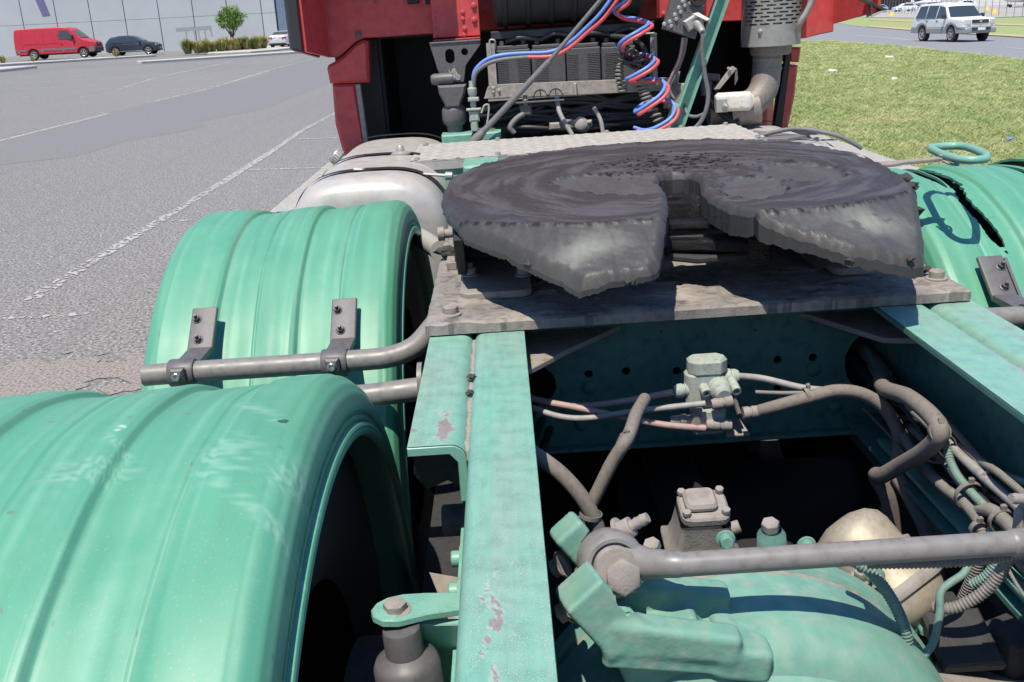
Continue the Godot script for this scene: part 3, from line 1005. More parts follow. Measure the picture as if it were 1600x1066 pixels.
# ---------------------------------------------------------------- fifth wheel
func fifth_wheel(t: Node3D) -> void:
	var fw := Node3D.new()
	fw.name = "fifth_wheel"
	t.add_child(fw, true)
	var out := PackedVector2Array()
	for p in [[-0.450, -2.0], [-0.446, -2.13], [-0.402, -2.29], [-0.30, -2.435], [-0.21, -2.50], [-0.13, -2.535], [-0.04, -2.555], [0.04, -2.558], [0.13, -2.552], [0.205, -2.535], [0.30, -2.48], [0.365, -2.41], [0.425, -2.27], [0.448, -2.12], [0.452, -1.96], [0.43, -1.80], [0.395, -1.66], [0.352, -1.52], [0.325, -1.452], [0.30, -1.442], [0.205, -1.452], [0.14, -1.497], [0.09, -1.545], [0.056, -1.61], [0.044, -1.70], [0.047, -1.80], [0.062, -1.88], [0.072, -1.94], [0.060, -1.99], [0.03, -2.007], [0.0, -1.99], [-0.014, -1.94], [-0.010, -1.88], [-0.018, -1.80], [-0.036, -1.68], [-0.062, -1.55], [-0.088, -1.455], [-0.105, -1.438], [-0.16, -1.430], [-0.215, -1.432], [-0.31, -1.565], [-0.40, -1.70], [-0.435, -1.80], [-0.450, -1.90]]:
		out.append(Vector2(p[0], p[1]))
	var sd := func(x: float, z: float) -> float:
		return poly_sd(Vector2(x, z), out) + 0.0016 * nz.get_noise_2d(x * 22.0, z * 22.0)
	var zb := func(x: float) -> float:
		return -1.553 - (1.5 if x < 0.0 else 0.95) * pow(maxf(0.0, absf(x) - 0.20), 1.35)
	var pocket := func(x: float, z: float) -> float:   # >0 inside the shallow worn recesses
		var a: float = 1.0 - Vector2((x + 0.095) / 0.125, (z + 1.93 - 0.35 * (x + 0.095)) / 0.135).length()
		var b: float = 1.0 - Vector2((x - 0.275) / 0.075, (z + 1.93) / 0.135).length()
		var c: float = 1.0 - Vector2((x - 0.145) / 0.065, (z + 1.79 + 0.5 * (x - 0.145)) / 0.12).length()
		return maxf(a, maxf(b, c)) + 0.22 * nz.get_noise_2d(x * 16.0, z * 16.0)
	var top := func(x: float, z: float) -> Vector3:
		var y := 1.18
		var e: float = z - zb.call(x) + 0.006 * nz.get_noise_2d(x * 40.0, z * 10.0)
		var k: float = pocket.call(x, z)
		y -= 0.0055 * smoothstep(-0.02, 0.09, k)
		if e > 0.0:
			y -= e * 0.44 + 0.003 * smoothstep(0.0, 0.006, e)
		else:
			y += 0.0035 * exp(-pow(e / 0.008, 2.0)) * (0.5 + nz.get_noise_2d(x * 50.0, z * 50.0))
		y += 0.0028 * exp(-pow((k + 0.05) / 0.05, 2.0)) * (0.5 + 1.2 * nz.get_noise_2d(x * 45.0, z * 45.0))
		var ed: float = -sd.call(x, z)
		var rad := Vector2(x - 0.03, z + 1.97).length()
		var ang := atan2(x - 0.03, z + 1.97)
		y += 0.0016 * nz.get_noise_2d(rad * 46.0, ang * 1.3) + 0.0022 * nz.get_noise_2d(x * 14.0, z * 14.0) + 0.0007 * nz.get_noise_2d(x * 60.0, z * 60.0)
		y += 0.004 * exp(-pow((ed - 0.014) / 0.008, 2.0)) * (0.5 + 0.7 * nz.get_noise_2d(x * 14.0, z * 14.0))
		y -= 0.012 * pow(clampf(1.0 - ed / 0.010, 0.0, 1.0), 2.0)
		if x < -0.10:   # the bevelled flank of the left ramp
			var fl: float = (Vector2(x, z) - Vector2(-0.395, -1.80)).dot(Vector2(-0.86, 0.51))
			y -= 0.30 * maxf(0.0, fl + 0.012) * smoothstep(-0.01, 0.03, e + 0.10)
		if x > -0.02 and x < 0.2 and z < -2.02:
			y += 0.0012 * nz.get_noise_2d(x * 260.0, z * 120.0)
		y += 0.0022 * clampf(1.0 - ed / 0.025, 0.0, 1.0) * nz.get_noise_2d(x * 60.0, z * 60.0)
		return Vector3(x, y, z)
	var bot := func(x: float, z: float) -> Vector3:
		var p: Vector3 = top.call(x, z)
		var th := lerpf(0.009, 0.036, smoothstep(-0.10, -0.02, x))
		if x > 0.03:
			th = lerpf(th, lerpf(0.036, 0.016, smoothstep(-1.62, -1.46, z)), smoothstep(0.03, 0.12, x))
		if z < -1.9:
			th = lerpf(th, 0.045, smoothstep(-1.9, -2.0, z))
		return Vector3(x, p.y - th + 0.002 * nz.get_noise_2d(x * 50.0, z * 50.0), z)
	var tint := func(x: float, z: float) -> Color:
		var e: float = z - zb.call(x)
		var k: float = pocket.call(x, z)
		var rad := Vector2(x - 0.03, z + 1.97).length() + 0.03 * nz.get_noise_2d(x * 4.0, z * 4.0)
		var ang := atan2(x - 0.03, z + 1.97)
		var s := nz.get_noise_2d(rad * 17.0, ang * 1.1 + 3.0) + 0.35 * nz.get_noise_2d(rad * 60.0, ang * 2.0)
		var c := Color(0.035, 0.036, 0.039).lerp(Color(0.068, 0.070, 0.077), smoothstep(-0.25, 0.45, s))
		if k > 0.02:
			c = c.lerp(Color(0.072, 0.073, 0.075), 0.7)
		if e > 0.0:
			var cx := -0.20 if x < 0.0 else 0.27
			var cz := -1.50 if x < 0.0 else -1.53
			var w := exp(-pow((x - cx) / 0.062, 2.0) - pow((z - cz) / 0.036, 2.0)) + 0.35 * nz.get_noise_2d(x * 11.0, z * 11.0) - 0.1
			c = Color(0.058, 0.056, 0.056).lerp(Color(0.185, 0.19, 0.165), clampf(w, 0.0, 1.0))
			if nz.get_noise_2d(x * 14.0 + 50.0, z * 14.0) > 0.36:
				c = c.lerp(Color(0.06, 0.055, 0.053), 0.7)
		var ed: float = -sd.call(x, z)
		if ed < 0.012:
			c = c.lerp(Color(0.045, 0.043, 0.042), 0.6)
		if absf(e) < 0.0035 and nz.get_noise_2d(x * 25.0, z * 60.0) > -0.12:
			c = Color(0.02, 0.02, 0.02)
		if absf(k) < 0.05 and nz.get_noise_2d(x * 30.0, z * 30.0 + 9.0) > 0.15:
			c = Color(0.016, 0.016, 0.016)
		c = c * (1.0 + 0.12 * nz.get_noise_2d(x * 90.0, z * 90.0))
		return Color(c.r, c.g, c.b)
	var m := MB.new()
	msq(m, -0.47, 0.47, 280, -2.58, -1.41, 350, sd, top, bot, tint)
	part(fw, "top_plate", m, M.grease)
	# wet smears near the throat
	m = MB.new()
	msq(m, -0.12, 0.24, 90, -2.34, -1.98, 90, func(x: float, z: float) -> float: return 0.30 + 2.2 * Vector2((x - 0.06) / 0.36, (z + 2.16) / 0.36).length_squared() - 1.25 * nz.get_noise_2d(x * 20.0, z * 42.0) - 0.9 * nf.get_noise_2d(x * 60.0, z * 110.0), func(x: float, z: float) -> Vector3: return top.call(x, z) + Vector3(0, 0.0012, 0))
	part(fw, "wet_smear", m, M.wetgrease).set_meta("kind", "stuff")
	# side webs and pedestals below the plate
	m = MB.new()
	for s in [-1.0, 1.0]:
		box(m, Vector3(0.37 * s, 1.085, -1.98), Vector3(0.13, 0.095, 0.10), 0.008)
		slab(m, [Vector3(0.43 * s, 1.13, -2.25), Vector3(0.43 * s, 1.03, -2.12), Vector3(0.43 * s, 1.03, -1.86), Vector3(0.425 * s, 1.13, -1.72)], 0.018)
		slab(m, [Vector3(0.31 * s, 1.13, -2.25), Vector3(0.31 * s, 1.03, -2.12), Vector3(0.31 * s, 1.03, -1.86), Vector3(0.31 * s, 1.13, -1.72)], 0.018)
		slab(m, [Vector3(0.21 * s, 1.13, -2.40), Vector3(0.21 * s, 1.06, -2.30), Vector3(0.21 * s, 1.06, -1.62), Vector3(0.21 * s, 1.10, -1.50)], 0.014)
	part(fw, "pedestal", m, M.darksteel)
	m = MB.new()
	box(m, Vector3(0.03, 1.10, -2.2), Vector3(0.36, 0.05, 0.22), 0.006)
	part(fw, "lock_housing", m, M.darksteel)
	# jaws in the throat, wet with grease
	m = MB.new()
	for q in [[0.045, 1.122, -1.755, 0.15, 0.018, -0.25], [0.058, 1.090, -1.72, 0.165, 0.022, -0.32], [0.125, 1.092, -1.665, 0.04, 0.045, -0.5]]:
		m = MB.new()
		box(m, Vector3(q[0], q[1], q[2]), Vector3(q[3], q[4], 0.034), 0.005, Basis(Vector3.UP, q[5]))
		part(fw, "locking_jaw", m, M.wetgrease)
	m = MB.new()
	lathe(m, [Vector2(0.034, 0.0), Vector2(0.034, 0.03), Vector2(0.042, 0.036), Vector2(0.05, 0.03), Vector2(0.05, 0.0)], at(Vector3(0.03, 1.105, -1.945)), 26)
	part(fw, "wear_ring", m, M.wetgrease)
	m = MB.new()
	slab(m, [Vector3(-0.03, 1.076, -1.73), Vector3(0.02, 1.074, -1.70), Vector3(0.125, 1.074, -1.71), Vector3(0.12, 1.080, -1.86), Vector3(-0.03, 1.080, -1.86)], 0.014, 0.004)
	part(fw, "throat_shelf", m, M.darksteel)
	# pivot pin at the left
	m = MB.new()
	rod(m, Vector3(-0.47, 1.062, -2.115), Vector3(-0.36, 1.062, -2.115), 0.0105)
	lathe(m, [Vector2(0.016, 0), Vector2(0.016, 0.014), Vector2(0, 0.014)], at(Vector3(-0.478, 1.062, -2.115), by(Vector3(1, 0, 0))), 6)
	lathe(m, [Vector2(0.017, 0), Vector2(0.017, 0.016), Vector2(0, 0.016)], at(Vector3(-0.415, 1.062, -2.115), by(Vector3(1, 0, 0))), 6)
	part(fw, "pivot_bolt", m, M.dusty)
	for c in [[-0.43, 1.145, -1.93, 0.016], [-0.405, 1.14, -1.84, 0.014], [0.452, 1.165, -1.86, 0.014], [0.448, 1.16, -1.80, 0.011], [-0.287, 1.12, -1.545, 0.009], [-0.27, 1.122, -1.54, 0.006], [-0.14, 1.108, -1.434, 0.007], [0.21, 1.115, -1.455, 0.007], [0.30, 1.112, -1.445, 0.006]]:
		part(fw, "grease_clump", blob(Vector3(c[0], c[1], c[2]), c[3]), M.lumpgrease)
	# release handle
	m = MB.new()
	slab(m, [Vector3(0.40, 1.163, -2.035), Vector3(0.46, 1.165, -2.035), Vector3(0.50, 1.170, -2.022), Vector3(0.60, 1.173, -2.020), Vector3(0.615, 1.173, -2.010), Vector3(0.60, 1.173, -1.996), Vector3(0.51, 1.170, -1.998), Vector3(0.49, 1.168, -1.988), Vector3(0.40, 1.163, -1.99)], 0.007)
	part(fw, "release_bar", m, M.dusty)
	m = MB.new()
	var lp := []
	for q in [[0.598, -2.02], [0.606, -2.075], [0.614, -2.110], [0.636, -2.130], [0.672, -2.128], [0.686, -2.105], [0.684, -2.06], [0.672, -1.99], [0.655, -1.945], [0.640, -1.925], [0.615, -1.925], [0.600, -1.945], [0.597, -1.98], [0.598, -2.02]]:
		lp.append(Vector3(q[0], 1.180, q[1]))
	tube(m, curve(lp, 6), 0.0085, 12)
	part(fw, "release_handle", m, M.paint)
	m = MB.new()
	lathe(m, [Vector2(0, 0.004), Vector2(0.009, 0.004), Vector2(0.012, 0.0), Vector2(0.009, -0.004), Vector2(0, -0.004)], at(Vector3(0.598, 1.180, -2.005)), 12)
	tube(m, curve([Vector3(0.585, 1.172, -1.985), Vector3(0.592, 1.168, -1.968), Vector3(0.606, 1.166, -1.962), Vector3(0.612, 1.168, -1.978), Vector3(0.602, 1.172, -1.99)], 5), 0.003, 6)
	part(fw, "handle_rivet", m, M.dusty)

# ---------------------------------------------------------------- rear axle, torque rod, brake chamber, shock absorber
func rear_axle(t: Node3D) -> void:
	var m := MB.new()
	var ax := by(Vector3(0, 0, 1))
	var c := Vector3(-0.07, 0.585, 0)
	lathe(m, [Vector2(0, -0.755), Vector2(0.06, -0.757), Vector2(0.12, -0.768), Vector2(0.17, -0.79), Vector2(0.205, -0.82), Vector2(0.222, -0.85), Vector2(0.228, -0.866), Vector2(0.245, -0.872), Vector2(0.258, -0.885), Vector2(0.266, -0.91), Vector2(0.270, -0.95), Vector2(0.272, -1.0), Vector2(0.264, -1.006), Vector2(0.264, -1.012), Vector2(0.276, -1.018), Vector2(0.276, -1.045), Vector2(0.25, -1.06), Vector2(0.20, -1.11), Vector2(0.12, -1.16), Vector2(0, -1.18)], at(c, ax), 72)
	var h := part(t, "axle_housing", m, M.paint2)
	m = MB.new()
	for i in 90:   # old sealant squeezed from the joint
		pass
	var row := PackedVector3Array()
	var rr := PackedFloat32Array()
	for i in 160:
		var a := -0.3 + (PI + 0.6) * i / 159.0
		row.append(c + Vector3(cos(a) * 0.266, sin(a) * 0.266, -1.009 + 0.002 * nf.get_noise_1d(a * 30.0)))
		rr.append(0.004 + 0.0025 * absf(nf.get_noise_1d(a * 60.0)))
	tube(m, row, rr, 7)
	part(h, "joint_sealant", m, M.dusty)
	for i in 9:
		var a := 0.15 + 0.36 * i
		bolt(h, c + Vector3(cos(a) * 0.288, sin(a) * 0.288, -1.055), Vector3(0, 0, 1), M.paint2, 0.009, 0.010)
	m = MB.new()
	lathe(m, [Vector2(0.12, -0.56), Vector2(0.125, -0.40), Vector2(0.15, -0.28), Vector2(0.19, -0.18), Vector2(0.20, 0.0), Vector2(0.195, 0.10), Vector2(0.178, 0.18), Vector2(0.152, 0.28), Vector2(0.132, 0.38), Vector2(0.125, 0.56)], at(Vector3(0, 0.530, -0.955), by(Vector3(1, 0, 0))), 40)
	part(h, "axle_tube", m, M.dusty)
	m = MB.new()
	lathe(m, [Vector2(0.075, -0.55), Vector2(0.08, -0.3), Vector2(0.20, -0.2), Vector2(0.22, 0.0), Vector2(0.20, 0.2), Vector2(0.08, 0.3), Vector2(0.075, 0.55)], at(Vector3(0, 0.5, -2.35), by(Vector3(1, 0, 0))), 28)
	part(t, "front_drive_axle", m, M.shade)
	# brown lock actuator on the nose of the housing
	m = MB.new()
	var base := Vector3(-0.082, 0.790, -1.175)
	var b := Basis(Vector3(1, 0, 0), Vector3(0, 0.97, 0.24), Vector3(0, -0.24, 0.97))
	var rows := []
	for q in [[0.0, 0.050, 0.040, 0.004], [0.008, 0.050, 0.040, 0.004], [0.012, 0.043, 0.034, 0.006], [0.03, 0.038, 0.032, 0.008], [0.055, 0.034, 0.030, 0.008], [0.062, 0.034, 0.030, 0.008]]:
		var pr := rrect(q[1] * 2, q[2] * 2, q[3], 3)
		var rw := PackedVector3Array()
		for p in pr:
			rw.append(base + b * Vector3(p.x, q[0], p.y))
		rows.append(rw)
	m.grid(rows, true)
	ext(m, rrect(0.066, 0.060, 0.014, 4), 0.0, 0.014, 0.003, at(base + b * Vector3(0, 0.066, 0), b * Basis(Vector3.RIGHT, -PI / 2)))
	ext(m, rrect(0.044, 0.042, 0.01, 3), 0.0, 0.012, 0.004, at(base + b * Vector3(-0.004, 0.079, -0.004), b * Basis(Vector3.RIGHT, -PI / 2)))
	var lk := part(t, "lock_actuator", m, M.dusty)
	for q in [[-0.026, -0.022], [0.026, -0.022], [0.026, 0.020], [-0.026, 0.020]]:
		bolt(lk, base + b * Vector3(q[0], 0.082, q[1]), b.y, M.dusty, 0.006, 0.006, false)
	m = MB.new()
	rod(m, base + b * Vector3(0.035, 0.03, 0.0), base + b * Vector3(0.052, 0.036, 0.0), 0.009)
	part(lk, "connector", m, M.dusty)
	m = MB.new()
	lathe(m, [Vector2(0.020, -0.04), Vector2(0.018, 0.0), Vector2(0.013, 0.008), Vector2(0.013, 0.010)], at(Vector3(-0.012, 0.862, -1.075), by(Vector3(-0.1, 1, 0.2))), 16)
	part(h, "breather_boss", m, M.paint2)
	bolt(h, Vector3(-0.014, 0.871, -1.073), Vector3(-0.1, 1, 0.2), M.dusty, 0.0115, 0.013, false)
	bolt(h, Vector3(-0.165, 0.862, -1.06), Vector3(-0.3, 1, 0.3), M.dusty, 0.011, 0.012, false)
	# cast bracket with the torque rod's eye
	m = MB.new()
	nets(m, Vector3(-0.30, 0.70, -1.02), Vector3(-0.03, 0.97, -0.80), 0.0042, bracket_field)
	part(h, "torque_rod_bracket", m, M.paint2)
	m = MB.new()
	var ed := Vector3(0.10, 0.35, 1.0).normalized()
	var ec := Vector3(-0.229, 0.914, -0.950)
	lathe(m, [Vector2(0.0, -0.026), Vector2(0.030, -0.026), Vector2(0.0365, -0.020), Vector2(0.0385, 0.0), Vector2(0.0365, 0.018), Vector2(0.031, 0.023), Vector2(0.027, 0.023), Vector2(0.025, 0.017), Vector2(0.0, 0.017)], at(ec, by(ed)), 36)
	var rp := PackedVector3Array([Vector3(-0.212, 0.918, -0.948), Vector3(-0.20, 0.920, -0.938), Vector3(-0.185, 0.924, -0.925), Vector3(-0.17, 0.930, -0.914), Vector3(-0.16, 0.930, -0.912), Vector3(-0.155, 0.930, -0.911), Vector3(0.20, 0.930, -0.911), Vector3(0.202, 0.930, -0.911), Vector3(0.206, 0.930, -0.911), Vector3(0.30, 0.931, -0.915), Vector3(0.36, 0.93, -0.92)])
	tube(m, rp, PackedFloat32Array([0.023, 0.019, 0.0165, 0.0152, 0.0148, 0.0135, 0.0135, 0.0155, 0.0155, 0.0165, 0.02]), 20)
	var tr := part(t, "torque_rod", m, M.grey)
	m = MB.new()
	lathe(m, [Vector2(0.0235, -0.01), Vector2(0.0235, 0.030), Vector2(0.022, 0.032), Vector2(0, 0.032)], at(ec, by(ed)), 28)
	lathe(m, [Vector2(0.0215, 0.030), Vector2(0.0205, 0.040), Vector2(0.017, 0.0425), Vector2(0, 0.0425)], at(ec + Vector3(0.006, -0.010, 0.0), by(ed)), 6)
	part(tr, "joint_pin", m, M.dusty)
	var bd := Vector3(0.80, 0.56, 0.20).normalized()
	for q in [Vector3(-0.215, 0.934, -0.980), Vector3(-0.212, 0.902, -0.935)]:
		bolt(tr, q, bd, M.dusty, 0.0135, 0.014, true, 0.022, "stud_nut")
		bolt(tr, q - bd * 0.082, -bd, M.dusty, 0.0125, 0.012, true, 0.0)
	m = MB.new()
	slab(m, [Vector3(0.392, 0.965, -1.00), Vector3(0.30, 0.958, -0.97), Vector3(0.235, 0.95, -0.935), Vector3(0.235, 0.895, -0.925), Vector3(0.30, 0.85, -0.96), Vector3(0.392, 0.82, -0.99)], 0.012)
	part(t, "torque_rod_frame_bracket", m, M.dusty)
	bolt(t, Vector3(0.245, 0.962, -0.945), Vector3(-0.9, 0.2, 0.2), M.dusty, 0.012, 0.012, true, 0.02, "stud_nut")
	# brake chamber
	var bc := Vector3(0.112, 0.812, -1.165)
	var bdn := Vector3(0.50, -0.62, 0.60).normalized()
	m = MB.new()
	lathe(m, [Vector2(0, -0.012), Vector2(0.02, -0.011), Vector2(0.040, -0.004), Vector2(0.052, 0.008), Vector2(0.0555, 0.022), Vector2(0.0555, 0.052), Vector2(0.062, 0.055), Vector2(0.062, 0.062)], at(bc, by(bdn)), 40)
	lathe(m, [Vector2(0.058, 0.062), Vector2(0.056, 0.085), Vector2(0.060, 0.100)], at(bc, by(bdn)), 40)
	lathe(m, [Vector2(0.062, 0.112), Vector2(0.058, 0.125), Vector2(0.05, 0.14), Vector2(0.03, 0.15), Vector2(0.0, 0.152)], at(bc, by(bdn)), 40)
	var ch := part(t, "brake_chamber", m, M.gold)
	m = MB.new()
	lathe(m, [Vector2(0.060, 0.098), Vector2(0.067, 0.098), Vector2(0.069, 0.102), Vector2(0.069, 0.110), Vector2(0.067, 0.114), Vector2(0.060, 0.114)], at(bc, by(bdn)), 40)
	part(ch, "clamp_band", m, M.dusty)
	for q in [[0.02, 0.05], [0.055, -0.005]]:
		bolt(ch, bc + bdn * 0.065 + by(bdn) * Vector3(q[0] * 0.9, 0, q[1] * 1.2), Vector3(-0.2, 0.9, 0.3), M.dusty, 0.010, 0.014, true, 0.01, "stud_nut")
	m = MB.new()
	slab(m, [Vector3(0.175, 0.735, -1.06), Vector3(0.25, 0.735, -1.06), Vector3(0.255, 0.70, -0.99), Vector3(0.18, 0.70, -0.99)], 0.02, 0.004)
	part(t, "chamber_bracket", m, M.darksteel)
	m = MB.new()
	box(m, Vector3(0.215, 0.69, -1.10), Vector3(0.09, 0.05, 0.10), 0.008)
	box(m, Vector3(0.285, 0.69, -1.04), Vector3(0.05, 0.07, 0.06), 0.006, Basis(Vector3.UP, 0.4))
	part(t, "slack_adjuster", m, M.darksteel)
	# shock absorber and its bracket at the left
	m = MB.new()
	slab(m, [Vector3(-0.390, 0.888, -0.935), Vector3(-0.390, 0.888, -0.905), Vector3(-0.435, 0.895, -0.893), Vector3(-0.465, 0.897, -0.880), Vector3(-0.482, 0.898, -0.880), Vector3(-0.493, 0.898, -0.888), Vector3(-0.497, 0.898, -0.900), Vector3(-0.493, 0.897, -0.913), Vector3(-0.482, 0.896, -0.924), Vector3(-0.465, 0.895, -0.931), Vector3(-0.440, 0.893, -0.934)], 0.009)
	slab(m, [Vector3(-0.390, 0.882, -0.908), Vector3(-0.390, 0.72, -0.985), Vector3(-0.420, 0.72, -0.985), Vector3(-0.445, 0.80, -0.947), Vector3(-0.458, 0.86, -0.915), Vector3(-0.456, 0.886, -0.897)], 0.008)
	var sb := part(t, "shock_bracket", m, M.paint)
	bolt(sb, Vector3(-0.470, 0.900, -0.902), Vector3.UP, M.dusty, 0.013, 0.009)
	m = MB.new()
	lathe(m, [Vector2(0.0, 0.012), Vector2(0.020, 0.012), Vector2(0.021, 0.008), Vector2(0.021, -0.018), Vector2(0.033, -0.024), Vector2(0.0365, -0.032), Vector2(0.0365, -0.075), Vector2(0.039, -0.080), Vector2(0.039, -0.088), Vector2(0.034, -0.091), Vector2(0.028, -0.091), Vector2(0.024, -0.086), Vector2(0.024, -0.35)], at(Vector3(-0.463, 0.878, -0.885), by(Vector3(-0.05, 1, -0.05))), 30)
	part(t, "shock_absorber", m, M.greydark)

func box_d(p: Vector3, c: Vector3, hs: Vector3, b: Basis, r: float) -> float:
	var q := (b.transposed() * (p - c)).abs() - hs + Vector3(r, r, r)
	return Vector3(maxf(q.x, 0.0), maxf(q.y, 0.0), maxf(q.z, 0.0)).length() + minf(maxf(q.x, maxf(q.y, q.z)), 0.0) - r

func cap_d(p: Vector3, a: Vector3, b: Vector3, ra: float, rb: float) -> float:
	var e := b - a
	var t := clampf((p - a).dot(e) / e.length_squared(), 0.0, 1.0)
	return (p - a - e * t).length() - lerpf(ra, rb, t)

func smin(a: float, b: float, k: float) -> float:
	var h := maxf(k - absf(a - b), 0.0) / k
	return minf(a, b) - h * h * k * 0.25

var rib_basis := Basis(Vector3(0, 0, 1), -0.17) * Basis(Vector3(0, 1, 0), -0.06)
var lug_basis := Basis(Vector3(0, 0, 1), 0.62) * Basis(Vector3(0, 1, 0), 0.25)
func bracket_field(p: Vector3) -> float:
	var d := box_d(p, Vector3(-0.249, 0.890, -0.897), Vector3(0.026, 0.040, 0.030), lug_basis, 0.005)
	d = minf(d, box_d(p, Vector3(-0.262, 0.918, -0.990), Vector3(0.020, 0.030, 0.022), lug_basis, 0.006))
	var ribs := box_d(p, Vector3(-0.172, 0.862, -0.878), Vector3(0.072, 0.018, 0.017), rib_basis, 0.009)
	ribs = smin(ribs, box_d(p, Vector3(-0.175, 0.868, -0.955), Vector3(0.080, 0.018, 0.018), rib_basis, 0.009), 0.004)
	d = smin(d, ribs, 0.008)
	d = smin(d, box_d(p, Vector3(-0.165, 0.836, -0.914), Vector3(0.085, 0.012, 0.050), Basis(Vector3(0, 0, 1), -0.15), 0.005), 0.008)
	d = smin(d, box_d(p, Vector3(-0.165, 0.785, -0.912), Vector3(0.050, 0.070, 0.036), Basis(Vector3(0, 0, 1), 0.35), 0.008), 0.010)
	d = smin(d, box_d(p, Vector3(-0.095, 0.830, -0.915), Vector3(0.03, 0.020, 0.056), rib_basis, 0.008), 0.008)
	return maxf(d, -cap_d(p, Vector3(-0.235, 0.916, -1.0), Vector3(-0.225, 0.908, -0.905), 0.030, 0.030))

# mesh of a field on a grid: one vertex per crossed cell, one quad per crossed edge
func nets(m: MB, lo: Vector3, hi: Vector3, cell: float, f: Callable) -> void:
	var nx := int((hi.x - lo.x) / cell) + 1
	var ny := int((hi.y - lo.y) / cell) + 1
	var nzz := int((hi.z - lo.z) / cell) + 1
	var v := PackedFloat32Array()
	v.resize(nx * ny * nzz)
	for k in nzz:
		for j in ny:
			for i in nx:
				v[(k * ny + j) * nx + i] = f.call(lo + Vector3(i, j, k) * cell)
	var ids := {}
	var off := [0, 1, nx, nx + 1, nx * ny, nx * ny + 1, nx * ny + nx, nx * ny + nx + 1]
	var edges := [[0, 1], [2, 3], [4, 5], [6, 7], [0, 2], [1, 3], [4, 6], [5, 7], [0, 4], [1, 5], [2, 6], [3, 7]]
	for k in nzz - 1:
		for j in ny - 1:
			for i in nx - 1:
				var b := (k * ny + j) * nx + i
				var neg := 0
				for o in off:
					if v[b + o] < 0.0:
						neg += 1
				if neg == 0 or neg == 8:
					continue
				var s := Vector3.ZERO
				var c := 0
				for e in edges:
					var a0: float = v[b + off[e[0]]]
					var a1: float = v[b + off[e[1]]]
					if (a0 < 0.0) != (a1 < 0.0):
						var t := a0 / (a0 - a1)
						s += Vector3(e[0] & 1, (e[0] >> 1) & 1, e[0] >> 2).lerp(Vector3(e[1] & 1, (e[1] >> 1) & 1, e[1] >> 2), t)
						c += 1
				var p := lo + (Vector3(i, j, k) + s / c) * cell
				var h := 0.001
				var g := Vector3(f.call(p + Vector3(h, 0, 0)) - f.call(p - Vector3(h, 0, 0)), f.call(p + Vector3(0, h, 0)) - f.call(p - Vector3(0, h, 0)), f.call(p + Vector3(0, 0, h)) - f.call(p - Vector3(0, 0, h)))
				ids[b] = m.vert(p, g.normalized())
	var st := [1, nx, nx * ny]
	for k in range(1, nzz - 1):
		for j in range(1, ny - 1):
			for i in range(1, nx - 1):
				var b := (k * ny + j) * nx + i
				for a in 3:
					if (v[b] < 0.0) == (v[b + st[a]] < 0.0):
						continue
					var u: int = st[(a + 1) % 3]
					var w: int = st[(a + 2) % 3]
					if ids.has(b) and ids.has(b - u) and ids.has(b - w) and ids.has(b - u - w):
						m.tri(ids[b], ids[b - u], ids[b - u - w])
						m.tri(ids[b], ids[b - u - w], ids[b - w])

func arm(m: MB, pts: Array, rad: Array) -> void:
	var c := curve(pts, 8)
	var rr := PackedFloat32Array()
	for i in c.size():
		var f := float(i) / 8.0
		var k := mini(int(f), rad.size() - 2)
		var r: float = lerpf(rad[k], rad[k + 1], f - k)
		if i == 0:
			r *= 0.86
		rr.append(r)
	tube(m, c, rr, 22)

# ---------------------------------------------------------------- air lines and wiring between the rails
func hose(p: Node3D, called: String, pts: Array, r: float, mt: Material) -> MeshInstance3D:
	var m := MB.new()
	tube(m, curve(pts, 10), r, 14)
	return part(p, called, m, mt)

func ferrule(p: Node3D, a: Vector3, d: Vector3, r: float, l: float, mt: Material) -> void:
	var m := MB.new()
	lathe(m, [Vector2(0, 0), Vector2(r, 0), Vector2(r, l * 0.35), Vector2(r * 0.85, l * 0.38), Vector2(r * 0.85, l * 0.46), Vector2(r, l * 0.5), Vector2(r, l * 0.8), Vector2(r * 0.8, l), Vector2(0, l)], at(a, by(d)), 14)
	part(p, "fitting", m, mt)

func cable_tie(p: Node3D, c: Vector3, d: Vector3, r: float) -> void:
	var m := MB.new()
	lathe(m, [Vector2(r, -0.0035), Vector2(r + 0.0016, -0.0035), Vector2(r + 0.0016, 0.0035), Vector2(r, 0.0035)], at(c, by(d)), 18)
	var b := by(d)
	box(m, c + Vector3(0, r + 0.004, 0.002), Vector3(0.008, 0.006, 0.008), 0.001, b)
	part(p, "cable_tie", m, M.conduit)

